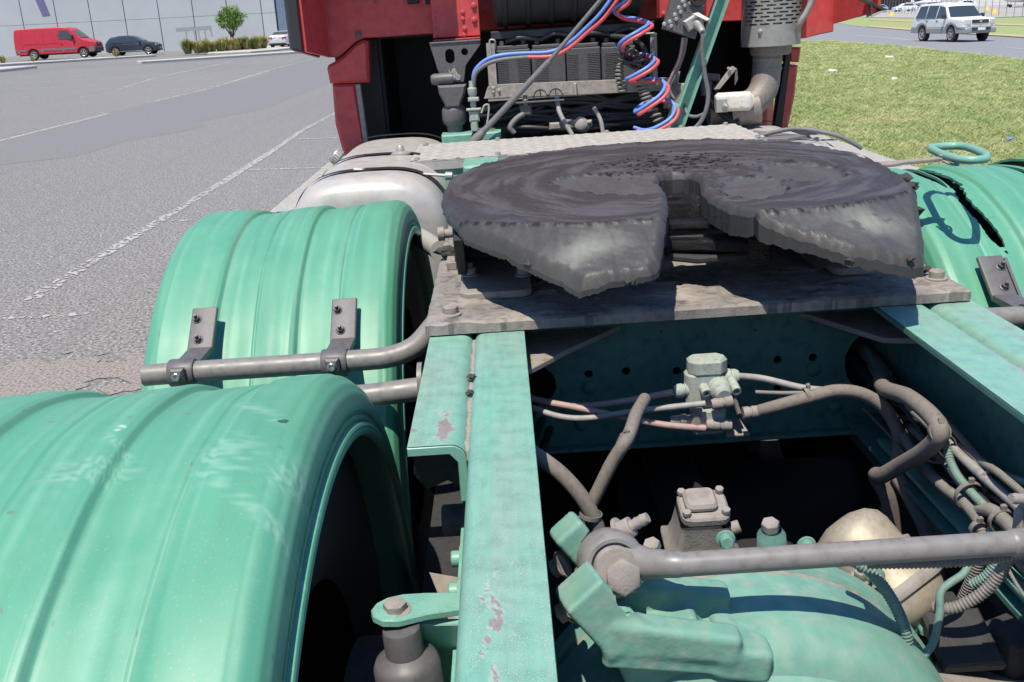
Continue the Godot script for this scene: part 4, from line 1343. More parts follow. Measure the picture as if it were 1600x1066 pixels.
func air_lines(t: Node3D) -> void:
	# relay valve
	var m := MB.new()
	var v := Vector3(0.010, 0.868, -1.565)
	var pr := rrect(0.066, 0.046, 0.019, 5)
	var oct_ := PackedVector2Array([Vector2(-0.034, -0.010), Vector2(-0.022, -0.023), Vector2(0.020, -0.023), Vector2(0.034, -0.008), Vector2(0.034, 0.008), Vector2(0.022, 0.023), Vector2(-0.022, 0.023), Vector2(-0.034, 0.010)])
	var up := Basis(Vector3.RIGHT, -PI / 2)
	ext(m, oct_, 0.0, 0.028, 0.004, at(v + Vector3(0.0, 0.030, -0.008), up))
	ext(m, pr, -0.03, 0.032, 0.003, at(v + Vector3(-0.006, 0.0, -0.010), up))
	ext(m, rrect(0.058, 0.05, 0.012, 4), -0.075, -0.03, 0.003, at(v, up))
	var vl := part(t, "relay_valve", m, M.dustgreen)
	m = MB.new()   # front boss with two screw barrels
	lathe(m, [Vector2(0.019, -0.02), Vector2(0.019, 0.022), Vector2(0.015, 0.026), Vector2(0.015, 0.032), Vector2(0.011, 0.036), Vector2(0, 0.036)], at(v + Vector3(0.016, 0.010, 0.006), by(Vector3(0.1, -0.2, 1))), 24)
	for s in [-1.0, 1.0]:
		lathe(m, [Vector2(0.0085, -0.03), Vector2(0.0085, 0.024), Vector2(0.005, 0.024), Vector2(0.005, 0.014), Vector2(0, 0.014)], at(v + Vector3(0.016 + 0.026 * s, 0.012, 0.006), by(Vector3(0.1, -0.35, 1))), 14)
	part(vl, "front_port", m, M.dustgreen)
	ferrule(vl, v + Vector3(-0.028, 0.002, -0.005), Vector3(-1, -0.12, 0), 0.0125, 0.03, M.dustgreen)
	ferrule(vl, v + Vector3(0.030, 0.018, -0.01), Vector3(1, -0.02, 0), 0.0135, 0.026, M.dustgreen)
	ferrule(vl, v + Vector3(0.034, -0.008, 0.038), Vector3(-1, -0.12, 0.05), 0.0105, 0.036, M.dusty)
	ferrule(vl, v + Vector3(0.034, -0.058, 0.028), Vector3(-1, 0.12, 0.05), 0.0105, 0.044, M.dusty)
	m = MB.new()
	box(m, v + Vector3(0.046, -0.025, 0.012), Vector3(0.008, 0.034, 0.022), 0.002, Basis(Vector3.BACK, 0.3))
	box(m, v + Vector3(-0.02, -0.045, 0.02), Vector3(0.012, 0.05, 0.012), 0.003)
	part(vl, "bracket", m, M.dusty)
	m = MB.new()
	rod(m, v + Vector3(-0.025, -0.070, 0.022), v + Vector3(-0.025, -0.022, 0.022), 0.010)
	rod(m, v + Vector3(-0.070, -0.046, 0.018), v + Vector3(-0.03, -0.046, 0.018), 0.0075)
	lathe(m, [Vector2(0.0105, 0), Vector2(0.0105, 0.01)], at(v + Vector3(-0.052, -0.046, 0.018), by(Vector3(1, 0, 0))), 6)
	part(vl, "test_port", m, M.dusty)
	ferrule(vl, v + Vector3(0.055, -0.036, 0.03), Vector3(1, 0.05, 0), 0.011, 0.03, M.dusty)
	# left air lines
	hose(t, "air_line", [v + Vector3(-0.058, -0.002, -0.005), Vector3(-0.12, 0.850, -1.585), Vector3(-0.20, 0.838, -1.60), Vector3(-0.27, 0.838, -1.62), Vector3(-0.34, 0.85, -1.70)], 0.0062, M.pinkhose)
	hose(t, "air_line", [Vector3(-0.002, 0.858, -1.527), Vector3(-0.06, 0.852, -1.535), Vector3(-0.13, 0.842, -1.55), Vector3(-0.20, 0.831, -1.56), Vector3(-0.25, 0.833, -1.57), Vector3(-0.30, 0.842, -1.60), Vector3(-0.36, 0.85, -1.66)], 0.0055, M.palehose)
	hose(t, "air_line", [Vector3(0.0, 0.808, -1.535), Vector3(-0.07, 0.817, -1.54), Vector3(-0.14, 0.828, -1.56), Vector3(-0.22, 0.842, -1.585), Vector3(-0.29, 0.848, -1.62), Vector3(-0.35, 0.85, -1.68)], 0.0062, M.pinkhose)
	# thick hoses crossing at the left, held by a tie
	hose(t, "brake_hose", [Vector3(-0.39, 0.865, -1.48), Vector3(-0.34, 0.872, -1.40), Vector3(-0.295, 0.858, -1.355), Vector3(-0.258, 0.828, -1.34), Vector3(-0.228, 0.785, -1.332), Vector3(-0.211, 0.735, -1.332), Vector3(-0.218, 0.690, -1.34), Vector3(-0.24, 0.65, -1.35)], 0.0125, M.hose)
	hose(t, "brake_hose", [Vector3(-0.11, 0.885, -1.50), Vector3(-0.135, 0.893, -1.42), Vector3(-0.158, 0.885, -1.35), Vector3(-0.185, 0.845, -1.345), Vector3(-0.215, 0.785, -1.345), Vector3(-0.242, 0.735, -1.345), Vector3(-0.26, 0.69, -1.35)], 0.0105, M.hose)
	cable_tie(t, Vector3(-0.2215, 0.766, -1.332), Vector3(0.2, 1, 0), 0.0165)
	for k in 2:
		cable_tie(t, Vector3(-0.160 - 0.004 * k, 0.882 - 0.008 * k, -1.351), Vector3(0.5, 1, 0), 0.0105)
	# right lines of the valve
	hose(t, "air_line", [v + Vector3(0.055, 0.018, -0.01), Vector3(0.10, 0.892, -1.54), Vector3(0.16, 0.879, -1.52), Vector3(0.20, 0.875, -1.51)], 0.0058, M.palehose)
	hose(t, "air_line", [Vector3(0.085, 0.872, -1.53), Vector3(0.13, 0.873, -1.515), Vector3(0.19, 0.876, -1.50)], 0.0034, M.conduit)
	hose(t, "brake_hose", [v + Vector3(0.083, -0.034, 0.03), Vector3(0.120, 0.850, -1.515), Vector3(0.165, 0.868, -1.50), Vector3(0.215, 0.877, -1.50), Vector3(0.262, 0.866, -1.50), Vector3(0.300, 0.835, -1.495), Vector3(0.321, 0.785, -1.49), Vector3(0.318, 0.725, -1.49), Vector3(0.305, 0.66, -1.48), Vector3(0.295, 0.58, -1.46)], 0.0112, M.hose)
	cable_tie(t, Vector3(0.166, 0.872, -1.503), Vector3(1, 0.3, 0), 0.0125)
	hose(t, "brake_hose", [Vector3(0.315, 0.62, -1.47), Vector3(0.296, 0.69, -1.46), Vector3(0.272, 0.735, -1.455), Vector3(0.268, 0.755, -1.42), Vector3(0.278, 0.795, -1.375), Vector3(0.285, 0.850, -1.31), Vector3(0.288, 0.893, -1.275), Vector3(0.290, 0.905, -1.31), Vector3(0.292, 0.900, -1.40), Vector3(0.30, 0.87, -1.52), Vector3(0.36, 0.84, -1.68), Vector3(0.38, 0.83, -1.85)], 0.0135, M.hose)
	cable_tie(t, Vector3(0.288, 0.895, -1.277), Vector3(0, 0.4, 1), 0.0145)
	hose(t, "brake_hose", [Vector3(0.31, 0.73, -1.47), Vector3(0.325, 0.70, -1.44), Vector3(0.345, 0.64, -1.40), Vector3(0.35, 0.56, -1.36)], 0.0125, M.hose)
	# wiring bundle along the right rail
	var dark := func(pts: Array, r: float, mt: Material) -> void:
		var mm := MB.new()
		conduit(mm, pts, r)
		part(t, "wiring_conduit", mm, mt)
	dark.call([Vector3(0.375, 0.84, -1.80), Vector3(0.34, 0.845, -1.60), Vector3(0.315, 0.86, -1.46), Vector3(0.306, 0.895, -1.37), Vector3(0.304, 0.892, -1.31), Vector3(0.306, 0.845, -1.27), Vector3(0.308, 0.83, -1.22), Vector3(0.318, 0.82, -1.13), Vector3(0.33, 0.82, -0.98)], 0.0068, M.conduitg)
	dark.call([Vector3(0.37, 0.82, -1.75), Vector3(0.335, 0.80, -1.55), Vector3(0.315, 0.79, -1.40), Vector3(0.305, 0.80, -1.29), Vector3(0.303, 0.81, -1.21), Vector3(0.306, 0.79, -1.165), Vector3(0.300, 0.74, -1.16), Vector3(0.29, 0.68, -1.17)], 0.0088, M.conduit)
	dark.call([Vector3(0.37, 0.81, -1.70), Vector3(0.335, 0.775, -1.45), Vector3(0.322, 0.78, -1.32), Vector3(0.315, 0.80, -1.22), Vector3(0.312, 0.83, -1.15), Vector3(0.315, 0.825, -1.08), Vector3(0.325, 0.80, -1.00)], 0.0098, M.conduit)
	dark.call([Vector3(0.345, 0.80, -1.50), Vector3(0.33, 0.815, -1.35), Vector3(0.322, 0.81, -1.25), Vector3(0.322, 0.79, -1.16), Vector3(0.33, 0.775, -1.05)], 0.0078, M.conduit)
	dark.call([Vector3(0.315, 0.80, -1.16), Vector3(0.312, 0.775, -1.13), Vector3(0.300, 0.745, -1.13), Vector3(0.285, 0.725, -1.14)], 0.0078, M.conduitg)
	dark.call([Vector3(0.06, 0.895, -0.945), Vector3(0.14, 0.900, -0.93), Vector3(0.20, 0.905, -0.925), Vector3(0.27, 0.915, -0.93), Vector3(0.33, 0.91, -0.96)], 0.0072, M.conduit)
	dark.call([Vector3(0.05, 0.885, -0.97), Vector3(0.075, 0.868, -0.965), Vector3(0.10, 0.83, -0.96), Vector3(0.115, 0.79, -0.955), Vector3(0.118, 0.755, -0.955)], 0.0072, M.conduitg)
	dark.call([Vector3(0.25, 0.90, -0.985), Vector3(0.242, 0.86, -0.985), Vector3(0.225, 0.82, -0.99), Vector3(0.195, 0.79, -1.0), Vector3(0.17, 0.785, -1.01)], 0.0078, M.conduit)
	hose(t, "air_line", [Vector3(0.215, 0.84, -1.02), Vector3(0.205, 0.83, -1.01), Vector3(0.175, 0.815, -1.0), Vector3(0.17, 0.79, -0.99), Vector3(0.16, 0.755, -0.98), Vector3(0.135, 0.74, -0.965)], 0.0048, M.conduitg)
	hose(t, "air_line", [Vector3(0.38, 0.83, -1.80), Vector3(0.345, 0.835, -1.55), Vector3(0.330, 0.848, -1.40), Vector3(0.326, 0.850, -1.25), Vector3(0.330, 0.850, -1.10), Vector3(0.335, 0.85, -0.90)], 0.0072, M.palehose)
	hose(t, "air_line", [Vector3(0.385, 0.82, -1.78), Vector3(0.352, 0.83, -1.50), Vector3(0.340, 0.842, -1.36), Vector3(0.338, 0.842, -1.20), Vector3(0.345, 0.842, -1.0)], 0.0062, M.pinkhose)
	for k in 9:
		var r := RandomNumberGenerator.new()
		r.seed = 40 + k
		var yy := r.randf_range(0.775, 0.865)
		var xx := r.randf_range(0.300, 0.345)
		var pts := []
		for i in 7:
			pts.append(Vector3(xx + r.randfn(0.0, 0.012), yy + r.randfn(0.0, 0.016), -1.62 + 0.115 * i + r.randf_range(-0.02, 0.02)))
		if k % 3 == 0:
			dark.call(pts, r.randf_range(0.0045, 0.0065), M.conduit if k % 2 == 0 else M.conduitg)
		else:
			hose(t, "thin_cable", pts, r.randf_range(0.0022, 0.0042), [M.conduit, M.blackhose, M.hose][k % 3])
	for q in [[Vector3(0.303, 0.855, -1.305), 0.024], [Vector3(0.309, 0.822, -1.215), 0.020], [Vector3(0.314, 0.826, -1.135), 0.016], [Vector3(0.330, 0.850, -1.21), 0.0085], [Vector3(0.300, 0.797, -1.165), 0.011]]:
		cable_tie(t, q[0], Vector3(0.05, -0.1, 1), q[1])
	# dim hoses deep inside
	for k in 4:
		hose(t, "air_line", [Vector3(-0.31 + 0.012 * k, 0.80 - 0.015 * k, -2.3), Vector3(-0.30 + 0.015 * k, 0.79 - 0.02 * k, -1.85), Vector3(-0.33 + 0.012 * k, 0.80 - 0.022 * k, -1.6), Vector3(-0.36, 0.76 - 0.03 * k, -1.3)], 0.007, M.blackhose)
		hose(t, "air_line", [Vector3(0.31 + 0.015 * k, 0.80 - 0.015 * k, -2.3), Vector3(0.34 + 0.013 * k, 0.82 - 0.02 * k, -1.9), Vector3(0.355 + 0.008 * k, 0.80 - 0.022 * k, -1.6), Vector3(0.36, 0.76 - 0.02 * k, -1.3)], 0.008, M.blackhose)

# ---------------------------------------------------------------- fuel tanks, catwalk, side step
func tanks_and_catwalk(t: Node3D) -> void:
	for s in [-1.0, 1.0]:
		var m := MB.new()
		var xc: float = -0.775 if s < 0.0 else 0.73
		var hw: float = 0.275 if s < 0.0 else 0.255
		var yc: float = 0.745 if s < 0.0 else 0.70
		var rows := []
		for q in [[0.0, 0.0], [0.0, 0.70], [0.012, 0.86], [0.035, 0.945], [0.07, 0.985], [0.12, 1.0], [1.15, 1.0], [1.19, 0.985], [1.23, 0.9], [1.24, 0.0]]:
			var row := PackedVector3Array()
			for i in 64:
				var a := TAU * i / 64.0
				var cx := signf(cos(a)) * pow(absf(cos(a)), 0.62)
				var cy := signf(sin(a)) * pow(absf(sin(a)), 0.62)
				var k: float = maxf(q[1], 0.001)
				row.append(Vector3(xc + cx * (hw - 0.30 * (1.0 - k)) * (1.0 if k > 0.5 else k * 2.0), yc + cy * (0.315 - 0.28 * (1.0 - k)) * (1.0 if k > 0.5 else k * 2.0), -3.06 - q[0]))
			rows.append(row)
		m.grid(rows, true)
		var tk := part(t, "fuel_tank", m, M.tank)
		m = MB.new()
		var ring := func(z: float, off: float, w: float, mm: MB) -> void:
			var r0 := PackedVector3Array()
			var r1 := PackedVector3Array()
			for i in 64:
				var a := TAU * i / 64.0
				var cx := signf(cos(a)) * pow(absf(cos(a)), 0.62)
				var cy := signf(sin(a)) * pow(absf(sin(a)), 0.62)
				r0.append(Vector3(xc + cx * (hw + off), yc + cy * (0.315 + off), z))
				r1.append(Vector3(xc + cx * (hw + off), yc + cy * (0.315 + off), z - w))
			mm.grid([r0, r1], true)
		ring.call(-3.22, 0.006, 0.05, m)
		ring.call(-3.62, 0.006, 0.05, m)
		ring.call(-4.20, 0.014, 0.05, m)
		part(tk, "strap", m, M.black)
		m = MB.new()
		var iy := yc + 0.300
		for dz in [0.0, 0.018]:
			rod(m, Vector3(xc + 0.05 * s, iy + 0.022, -3.235 - dz), Vector3(xc - (hw - 0.01) * s, iy - 0.020, -3.235 - dz), 0.004)
		lathe(m, [Vector2(0, 0), Vector2(0.014, 0), Vector2(0.014, 0.022), Vector2(0.008, 0.026), Vector2(0, 0.026)], at(Vector3(xc - (hw - 0.02) * s, iy - 0.020, -3.244), by(Vector3(-s, -0.1, 0))), 10)
		part(tk, "strap_rod", m, M.zinc)
		m = MB.new()
		var cp := Vector3(xc + 0.20 * s - 0.02, yc + 0.262, -4.02)
		var cd := Vector3(0.80 * s, 0.75, 0.0)
		lathe(m, [Vector2(0.0, 0.036), Vector2(0.029, 0.036), Vector2(0.032, 0.032), Vector2(0.032, 0.006), Vector2(0.026, 0.004), Vector2(0.026, -0.03)], at(cp, by(cd)), 24)
		for i in 20:
			var a := TAU * i / 20.0
			box(m, cp + by(cd) * Vector3(cos(a) * 0.0325, 0.019, sin(a) * 0.0325), Vector3(0.004, 0.024, 0.005), 0.001, by(cd) * Basis(Vector3.UP, -a))
		part(tk, "fuel_cap", m, M.zinc if s < 0.0 else M.darksteel)
		m = MB.new()
		lathe(m, [Vector2(0.04, 0), Vector2(0.04, 0.006), Vector2(0.016, 0.012), Vector2(0.014, 0.028), Vector2(0.009, 0.034), Vector2(0, 0.034)], at(Vector3(xc + 0.07 if s < 0.0 else xc - 0.07, yc + 0.313, -3.64)), 20)
		part(tk, "sender_unit", m, M.zinc)
		# exhaust or pipe stub behind the guard
		m = MB.new()
		tube(m, curve([Vector3(0.50 * s, 0.955, -2.42), Vector3(0.55 * s, 0.945, -2.60), Vector3(0.62 * s, 0.925, -2.85), Vector3(0.68 * s, 0.92, -3.02)], 6), 0.026, 16)
		part(t, "vent_pipe", m, M.tank)
		# side step
		m = MB.new()
		var rows2 := []
		for j in 161:
			var z := -3.44 - 1.52 * j / 160.0
			var row := PackedVector3Array()
			for i in 19:
				var x: float = (1.055 + 0.125 * i / 18.0) * s
				row.append(Vector3(x, 0.905 + tread(x, z, 0.032), z))
			rows2.append(row)
		m.grid(rows2)
		box(m, Vector3(1.1175 * s, 0.8965, -4.2), Vector3(0.127, 0.012, 1.524), 0.001)
		box(m, Vector3(1.178 * s, 0.82, -4.2), Vector3(0.006, 0.16, 1.524), 0.001)
		part(t, "side_step", m, M.alu)
	# tread plate behind the cab
	var m := MB.new()
	var rows := []
	for j in 121:
		var z := -3.45 - 0.50 * j / 120.0
		var row := PackedVector3Array()
		for i in 301:
			var x := -0.655 + 1.275 * i / 300.0
			row.append(Vector3(x, 1.0535 + tread(x, z, 0.042), z))
		rows.append(row)
	m.grid(rows)
	box(m, Vector3(-0.0175, 1.0505, -3.70), Vector3(1.275, 0.004, 0.50), 0.0005)
	box(m, Vector3(-0.0175, 1.035, -3.452), Vector3(1.275, 0.034, 0.003), 0.0005)
	var cw := part(t, "catwalk", m, M.alu)
	for q in [[-0.63, -3.47], [-0.63, -3.92], [-0.34, -3.47], [-0.34, -3.93], [0.10, -3.93], [0.40, -3.93], [0.58, -3.93], [0.59, -3.47]]:
		bolt(cw, Vector3(q[0], 1.056, q[1]), Vector3.UP, M.zinc, 0.009, 0.006)
	m = MB.new()
	slab(m, [Vector3(-0.62, 1.03, -3.47), Vector3(0.60, 1.03, -3.47), Vector3(0.60, 0.97, -3.47), Vector3(0.40, 0.90, -3.47), Vector3(-0.40, 0.90, -3.47), Vector3(-0.60, 0.96, -3.47)], 0.01)
	box(m, Vector3(-0.40, 1.02, -3.36), Vector3(0.12, 0.06, 0.2), 0.008)
	part(t, "catwalk_support", m, M.paint)
	m = MB.new()
	slab(m, [Vector3(0.60, 1.045, -3.50), Vector3(0.70, 1.045, -3.47), Vector3(0.78, 1.04, -3.52), Vector3(0.66, 1.045, -3.80)], 0.01)
	tube(m, curve([Vector3(0.62, 1.05, -3.55), Vector3(0.75, 1.065, -3.56), Vector3(0.88, 1.04, -3.50), Vector3(0.97, 0.99, -3.48)], 6), 0.008, 10)
	part(t, "tank_bracket", m, M.greycable)

func tread(x: float, z: float, pitch: float) -> float:
	# raised bars, alternately turned
	var i := floori(x / pitch)
	var j := floori(z / pitch)
	var fx := x / pitch - i - 0.5
	var fz := z / pitch - j - 0.5
	var along := fx if (i + j) % 2 == 0 else fz
	var across := fz if (i + j) % 2 == 0 else fx
	return 0.0026 * clampf((1.0 - absf(along) / 0.58) * 2.2, 0.0, 1.0) * clampf((1.0 - absf(across) / 0.27) * 2.0, 0.0, 1.0)

# ---------------------------------------------------------------- cab, seen from behind
func cab(t: Node3D) -> void:
	var m := MB.new()
	# main cab shell, far enough forward that only its rear panels show here
	box(m, Vector3(0.05, 2.55, -5.62), Vector3(2.42, 2.15, 2.2), 0.08)
	box(m, Vector3(0.05, 1.15, -6.15), Vector3(2.40, 0.9, 1.1), 0.05)
	var shell := part(t, "cab_shell", m, M.red)
	m = MB.new()
	box(m, Vector3(0.05, 3.55, -4.62), Vector3(2.3, 0.12, 0.55), 0.03)
	box(m, Vector3(-0.889, 2.10, -4.22), Vector3(0.62, 0.44, 0.40), 0.03)  # box added out of view, shaped to shade the left rear panels
	part(shell, "roof_fairing_and_shade_box", m, M.red)
	m = MB.new()
	box(m, Vector3(0.03, 1.05, -5.25), Vector3(1.86, 0.95, 0.02), 0.001)
	box(m, Vector3(-0.86, 1.05, -4.95), Vector3(0.02, 0.95, 0.62), 0.001)
	box(m, Vector3(-0.965, 1.05, -4.62), Vector3(0.20, 0.95, 0.02), 0.001)
	box(m, Vector3(0.90, 1.05, -4.95), Vector3(0.02, 0.95, 0.62), 0.001)
	box(m, Vector3(0.03, 1.475, -4.93), Vector3(1.84, 0.02, 0.64), 0.001)
	part(t, "engine_bay_lining", m, M.black)
	# left rear panel with the cut-away foot
	m = MB.new()
	slab(m, [Vector3(-1.075, 2.3, -4.40), Vector3(-1.075, 1.412, -4.40), Vector3(-1.042, 1.404, -4.395), Vector3(-1.017, 1.402, -4.395), Vector3(-0.993, 1.415, -4.395), Vector3(-0.937, 1.458, -4.395), Vector3(-0.897, 1.475, -4.395), Vector3(-0.60, 1.476, -4.395), Vector3(-0.585, 1.476, -4.395), Vector3(-0.585, 2.3, -4.40)], 0.05, 0.004)
	var lp := part(t, "rear_corner_panel", m, M.red)
	bolt(lp, Vector3(-0.915, 1.493, -4.393), Vector3(0, 0, 1), M.greydark, 0.010, 0.004)
	for q in [[-0.86, 1.62], [-0.83, 1.60]]:
		bolt(lp, Vector3(q[0], q[1] + 0.02, -4.393), Vector3(0, 0, 1), M.greydark, 0.006, 0.008, false)
	m = MB.new()
	box(m, Vector3(-0.665, 1.63, -4.39), Vector3(0.05, 0.055, 0.03), 0.004)
	box(m, Vector3(-0.59, 1.625, -4.39), Vector3(0.045, 0.055, 0.03), 0.004)
	part(lp, "rubber_stop", m, M.black)
	# lower bulge and skirt
	m = MB.new()
	ext(m, PackedVector2Array([Vector2(-1.062, 1.295), Vector2(-0.888, 1.29), Vector2(-0.876, 1.462), Vector2(-0.90, 1.468), Vector2(-0.935, 1.452), Vector2(-0.99, 1.408), Vector2(-1.02, 1.392), Vector2(-1.06, 1.374), Vector2(-1.068, 1.36)]), -4.46, -4.375, 0.012)
	part(t, "wheel_arch_panel", m, M.red)
	m = MB.new()
	ext(m, PackedVector2Array([Vector2(-1.055, 1.292), Vector2(-0.955, 1.288), Vector2(-0.94, 1.05), Vector2(-0.925, 0.86), Vector2(-0.99, 0.86), Vector2(-1.04, 0.97), Vector2(-1.062, 1.12)]), -4.50, -4.385, 0.012)
	part(t, "step_panel", m, M.red)
	m = MB.new()
	box(m, Vector3(-0.936, 1.07, -4.40), Vector3(0.022, 0.43, 0.03), 0.003, Basis(Vector3.BACK, 0.03))
	part(t, "panel_edge_strip", m, M.tanframe)
	# side deflectors: dark rubber edge over a red inner skin
	for s in [-1.0, 1.0]:
		var dx := 0.0 if s < 0.0 else 0.105
		m = MB.new()
		slab(m, [Vector3(-1.153 * -s * -1.0 + dx, 2.6, -4.09), Vector3(1.150 * s + dx, 1.452, -4.09), Vector3(1.108 * s + dx, 1.437, -4.11), Vector3(1.09 * s + dx, 2.6, -4.11)] if s > 0.0 else [Vector3(-1.15, 2.6, -4.09), Vector3(-1.152, 1.452, -4.09), Vector3(-1.108, 1.437, -4.11), Vector3(-1.09, 2.6, -4.11)], 0.05, 0.008)
		var df := part(t, "side_deflector", m, M.trim if s < 0.0 else M.greytrim)
		m = MB.new()
		slab(m, [Vector3(1.105 * s + dx, 2.6, -4.125), Vector3(1.110 * s + dx, 1.440, -4.125), Vector3(1.055 * s + dx, 1.405, -4.385), Vector3(1.05 * s + dx, 2.6, -4.385)], 0.012 * s)
		slab(m, [Vector3(1.15 * s + dx, 2.6, -4.125), Vector3(1.152 * s + dx, 1.445, -4.125), Vector3(1.17 * s + dx, 1.40, -4.75), Vector3(1.17 * s + dx, 2.6, -4.75)], 0.012 * s)
		part(df, "inner_skin", m, M.red)
	# mounting box with its rivets
	m = MB.new()
	slab(m, [Vector3(-0.587, 2.2, -4.30), Vector3(-0.587, 1.457, -4.30), Vector3(-0.385, 1.455, -4.30), Vector3(-0.380, 2.2, -4.30)], 0.10, 0.003)
	box(m, Vector3(-0.487, 1.4475, -4.29), Vector3(0.20, 0.006, 0.05), 0.001)
	var mb := part(t, "mounting_box", m, M.red)
	for q in [[-0.405, 1.577, 0.010], [-0.453, 1.554, 0.007], [-0.455, 1.527, 0.007], [-0.407, 1.520, 0.010], [-0.450, 1.487, 0.008], [-0.453, 1.463, 0.008], [-0.570, 1.468, 0.006], [-0.572, 1.497, 0.005], [-0.570, 1.559, 0.005], [-0.572, 1.535, 0.005]]:
		bolt(mb, Vector3(q[0], q[1], -4.2995), Vector3(0, 0, 1), M.red, q[2], q[2] * 0.7, true, 0.0, "rivet")
	# suspension bracket with two holes, air spring under it
	var outl := PackedVector2Array([Vector2(-0.60, 1.443), Vector2(-0.385, 1.438), Vector2(-0.388, 1.42), Vector2(-0.455, 1.342), Vector2(-0.468, 1.275), Vector2(-0.548, 1.275), Vector2(-0.572, 1.325)])
	var sd := func(x: float, y: float) -> float:
		var d := poly_sd(Vector2(x, y), outl)
		var q := Vector2(x + 0.518, y - 1.382)
		q.y = maxf(absf(q.y) - 0.010, 0.0)
		d = maxf(d, 0.0195 - q.length())
		d = maxf(d, 0.0145 - Vector2(x + 0.455, y - 1.396).length())
		return d
	m = MB.new()
	msq(m, -0.61, -0.38, 72, 1.26, 1.45, 60, sd, func(x: float, y: float) -> Vector3: return Vector3(x, y, -4.20), func(x: float, y: float) -> Vector3: return Vector3(x, y, -4.212))
	box(m, Vector3(-0.49, 1.438, -4.24), Vector3(0.21, 0.008, 0.09))
	var sb := part(t, "suspension_bracket", m, M.greydark)
	m = MB.new()
	slab(m, [Vector3(-0.528, 1.332, -4.196), Vector3(-0.527, 1.292, -4.196), Vector3(-0.512, 1.283, -4.196), Vector3(-0.480, 1.283, -4.196), Vector3(-0.478, 1.30, -4.196), Vector3(-0.492, 1.31, -4.196), Vector3(-0.50, 1.332, -4.196), Vector3(-0.512, 1.330, -4.196), Vector3(-0.518, 1.316, -4.196)], 0.003)
	part(sb, "shim", m, M.tanframe)
	bolt(sb, Vector3(-0.512, 1.293, -4.195), Vector3(0, 0, 1), M.zinc, 0.009, 0.007)
	m = MB.new()
	lathe(m, [Vector2(0, -0.035), Vector2(0.018, -0.032), Vector2(0.024, -0.02), Vector2(0.024, 0.06), Vector2(0, 0.06)], at(Vector3(-0.572, 1.292, -4.19), by(Vector3(1, 0, 0))), 20)
	ext(m, PackedVector2Array([Vector2(-0.578, 1.268), Vector2(-0.458, 1.266), Vector2(-0.463, 1.235), Vector2(-0.492, 1.174), Vector2(-0.548, 1.174), Vector2(-0.574, 1.235)]), -4.25, -4.15, 0.008)
	part(t, "damper_mount", m, M.greydark)
	m = MB.new()
	lathe(m, [Vector2(0.035, 0.02), Vector2(0.045, 0.01), Vector2(0.051, -0.005), Vector2(0.052, -0.045), Vector2(0.046, -0.06), Vector2(0.035, -0.068), Vector2(0.032, -0.10)], at(Vector3(-0.520, 1.165, -4.20)), 28)
	part(t, "rubber_spring", m, M.greydark)
	m = MB.new()
	box(m, Vector3(-0.51, 1.045, -4.15), Vector3(0.13, 0.05, 0.12), 0.006)
	box(m, Vector3(-0.37, 1.055, -4.05), Vector3(0.09, 0.05, 0.10), 0.006)
	part(t, "spring_seat", m, M.paint)
	# right-hand panels
	m = MB.new()
	slab(m, [Vector3(0.395, 2.2, -4.38), Vector3(0.394, 1.478, -4.38), Vector3(0.475, 1.470, -4.38), Vector3(0.475, 2.2, -4.38)], 0.08, 0.003)
	var r1 := part(t, "mounting_box", m, M.red)
	bolt(r1, Vector3(0.412, 1.493, -4.379), Vector3(0, 0, 1), M.red, 0.009, 0.006, true, 0.0, "rivet")
	m = MB.new()
	slab(m, [Vector3(0.60, 2.2, -4.40), Vector3(0.60, 1.448, -4.40), Vector3(0.80, 1.44, -4.40), Vector3(0.80, 2.2, -4.40)], 0.06, 0.004)
	var r2 := part(t, "rear_corner_panel", m, M.red)
	bolt(r2, Vector3(0.655, 1.463, -4.399), Vector3(0, 0, 1), M.red, 0.008, 0.006, true, 0.0, "rivet")
	m = MB.new()
	slab(m, [Vector3(0.95, 2.3, -4.40), Vector3(0.95, 1.35, -4.40), Vector3(1.035, 1.352, -4.40), Vector3(1.09, 1.362, -4.40), Vector3(1.16, 1.372, -4.40), Vector3(1.165, 2.3, -4.40)], 0.05, 0.004)
	part(t, "rear_corner_panel", m, M.red)
	m = MB.new()
	ext(m, PackedVector2Array([Vector2(0.965, 1.315), Vector2(1.018, 1.315), Vector2(1.010, 1.252), Vector2(0.968, 1.256)]), -4.52, -4.39, 0.008)
	ext(m, PackedVector2Array([Vector2(0.955, 1.246), Vector2(1.007, 1.240), Vector2(0.995, 1.10), Vector2(0.97, 0.97), Vector2(0.955, 0.80), Vector2(0.90, 0.80), Vector2(0.928, 0.98)]), -4.52, -4.39, 0.010)
	part(t, "step_panel", m, M.red)
	m = MB.new()
	slab(m, [Vector3(0.95, 1.33, -4.40), Vector3(0.972, 1.33, -4.40), Vector3(0.935, 0.98, -4.40), Vector3(0.90, 0.80, -4.40), Vector3(0.85, 0.80, -4.40), Vector3(0.90, 0.98, -4.40)], 0.03)
	part(t, "panel_edge_strip", m, M.black)

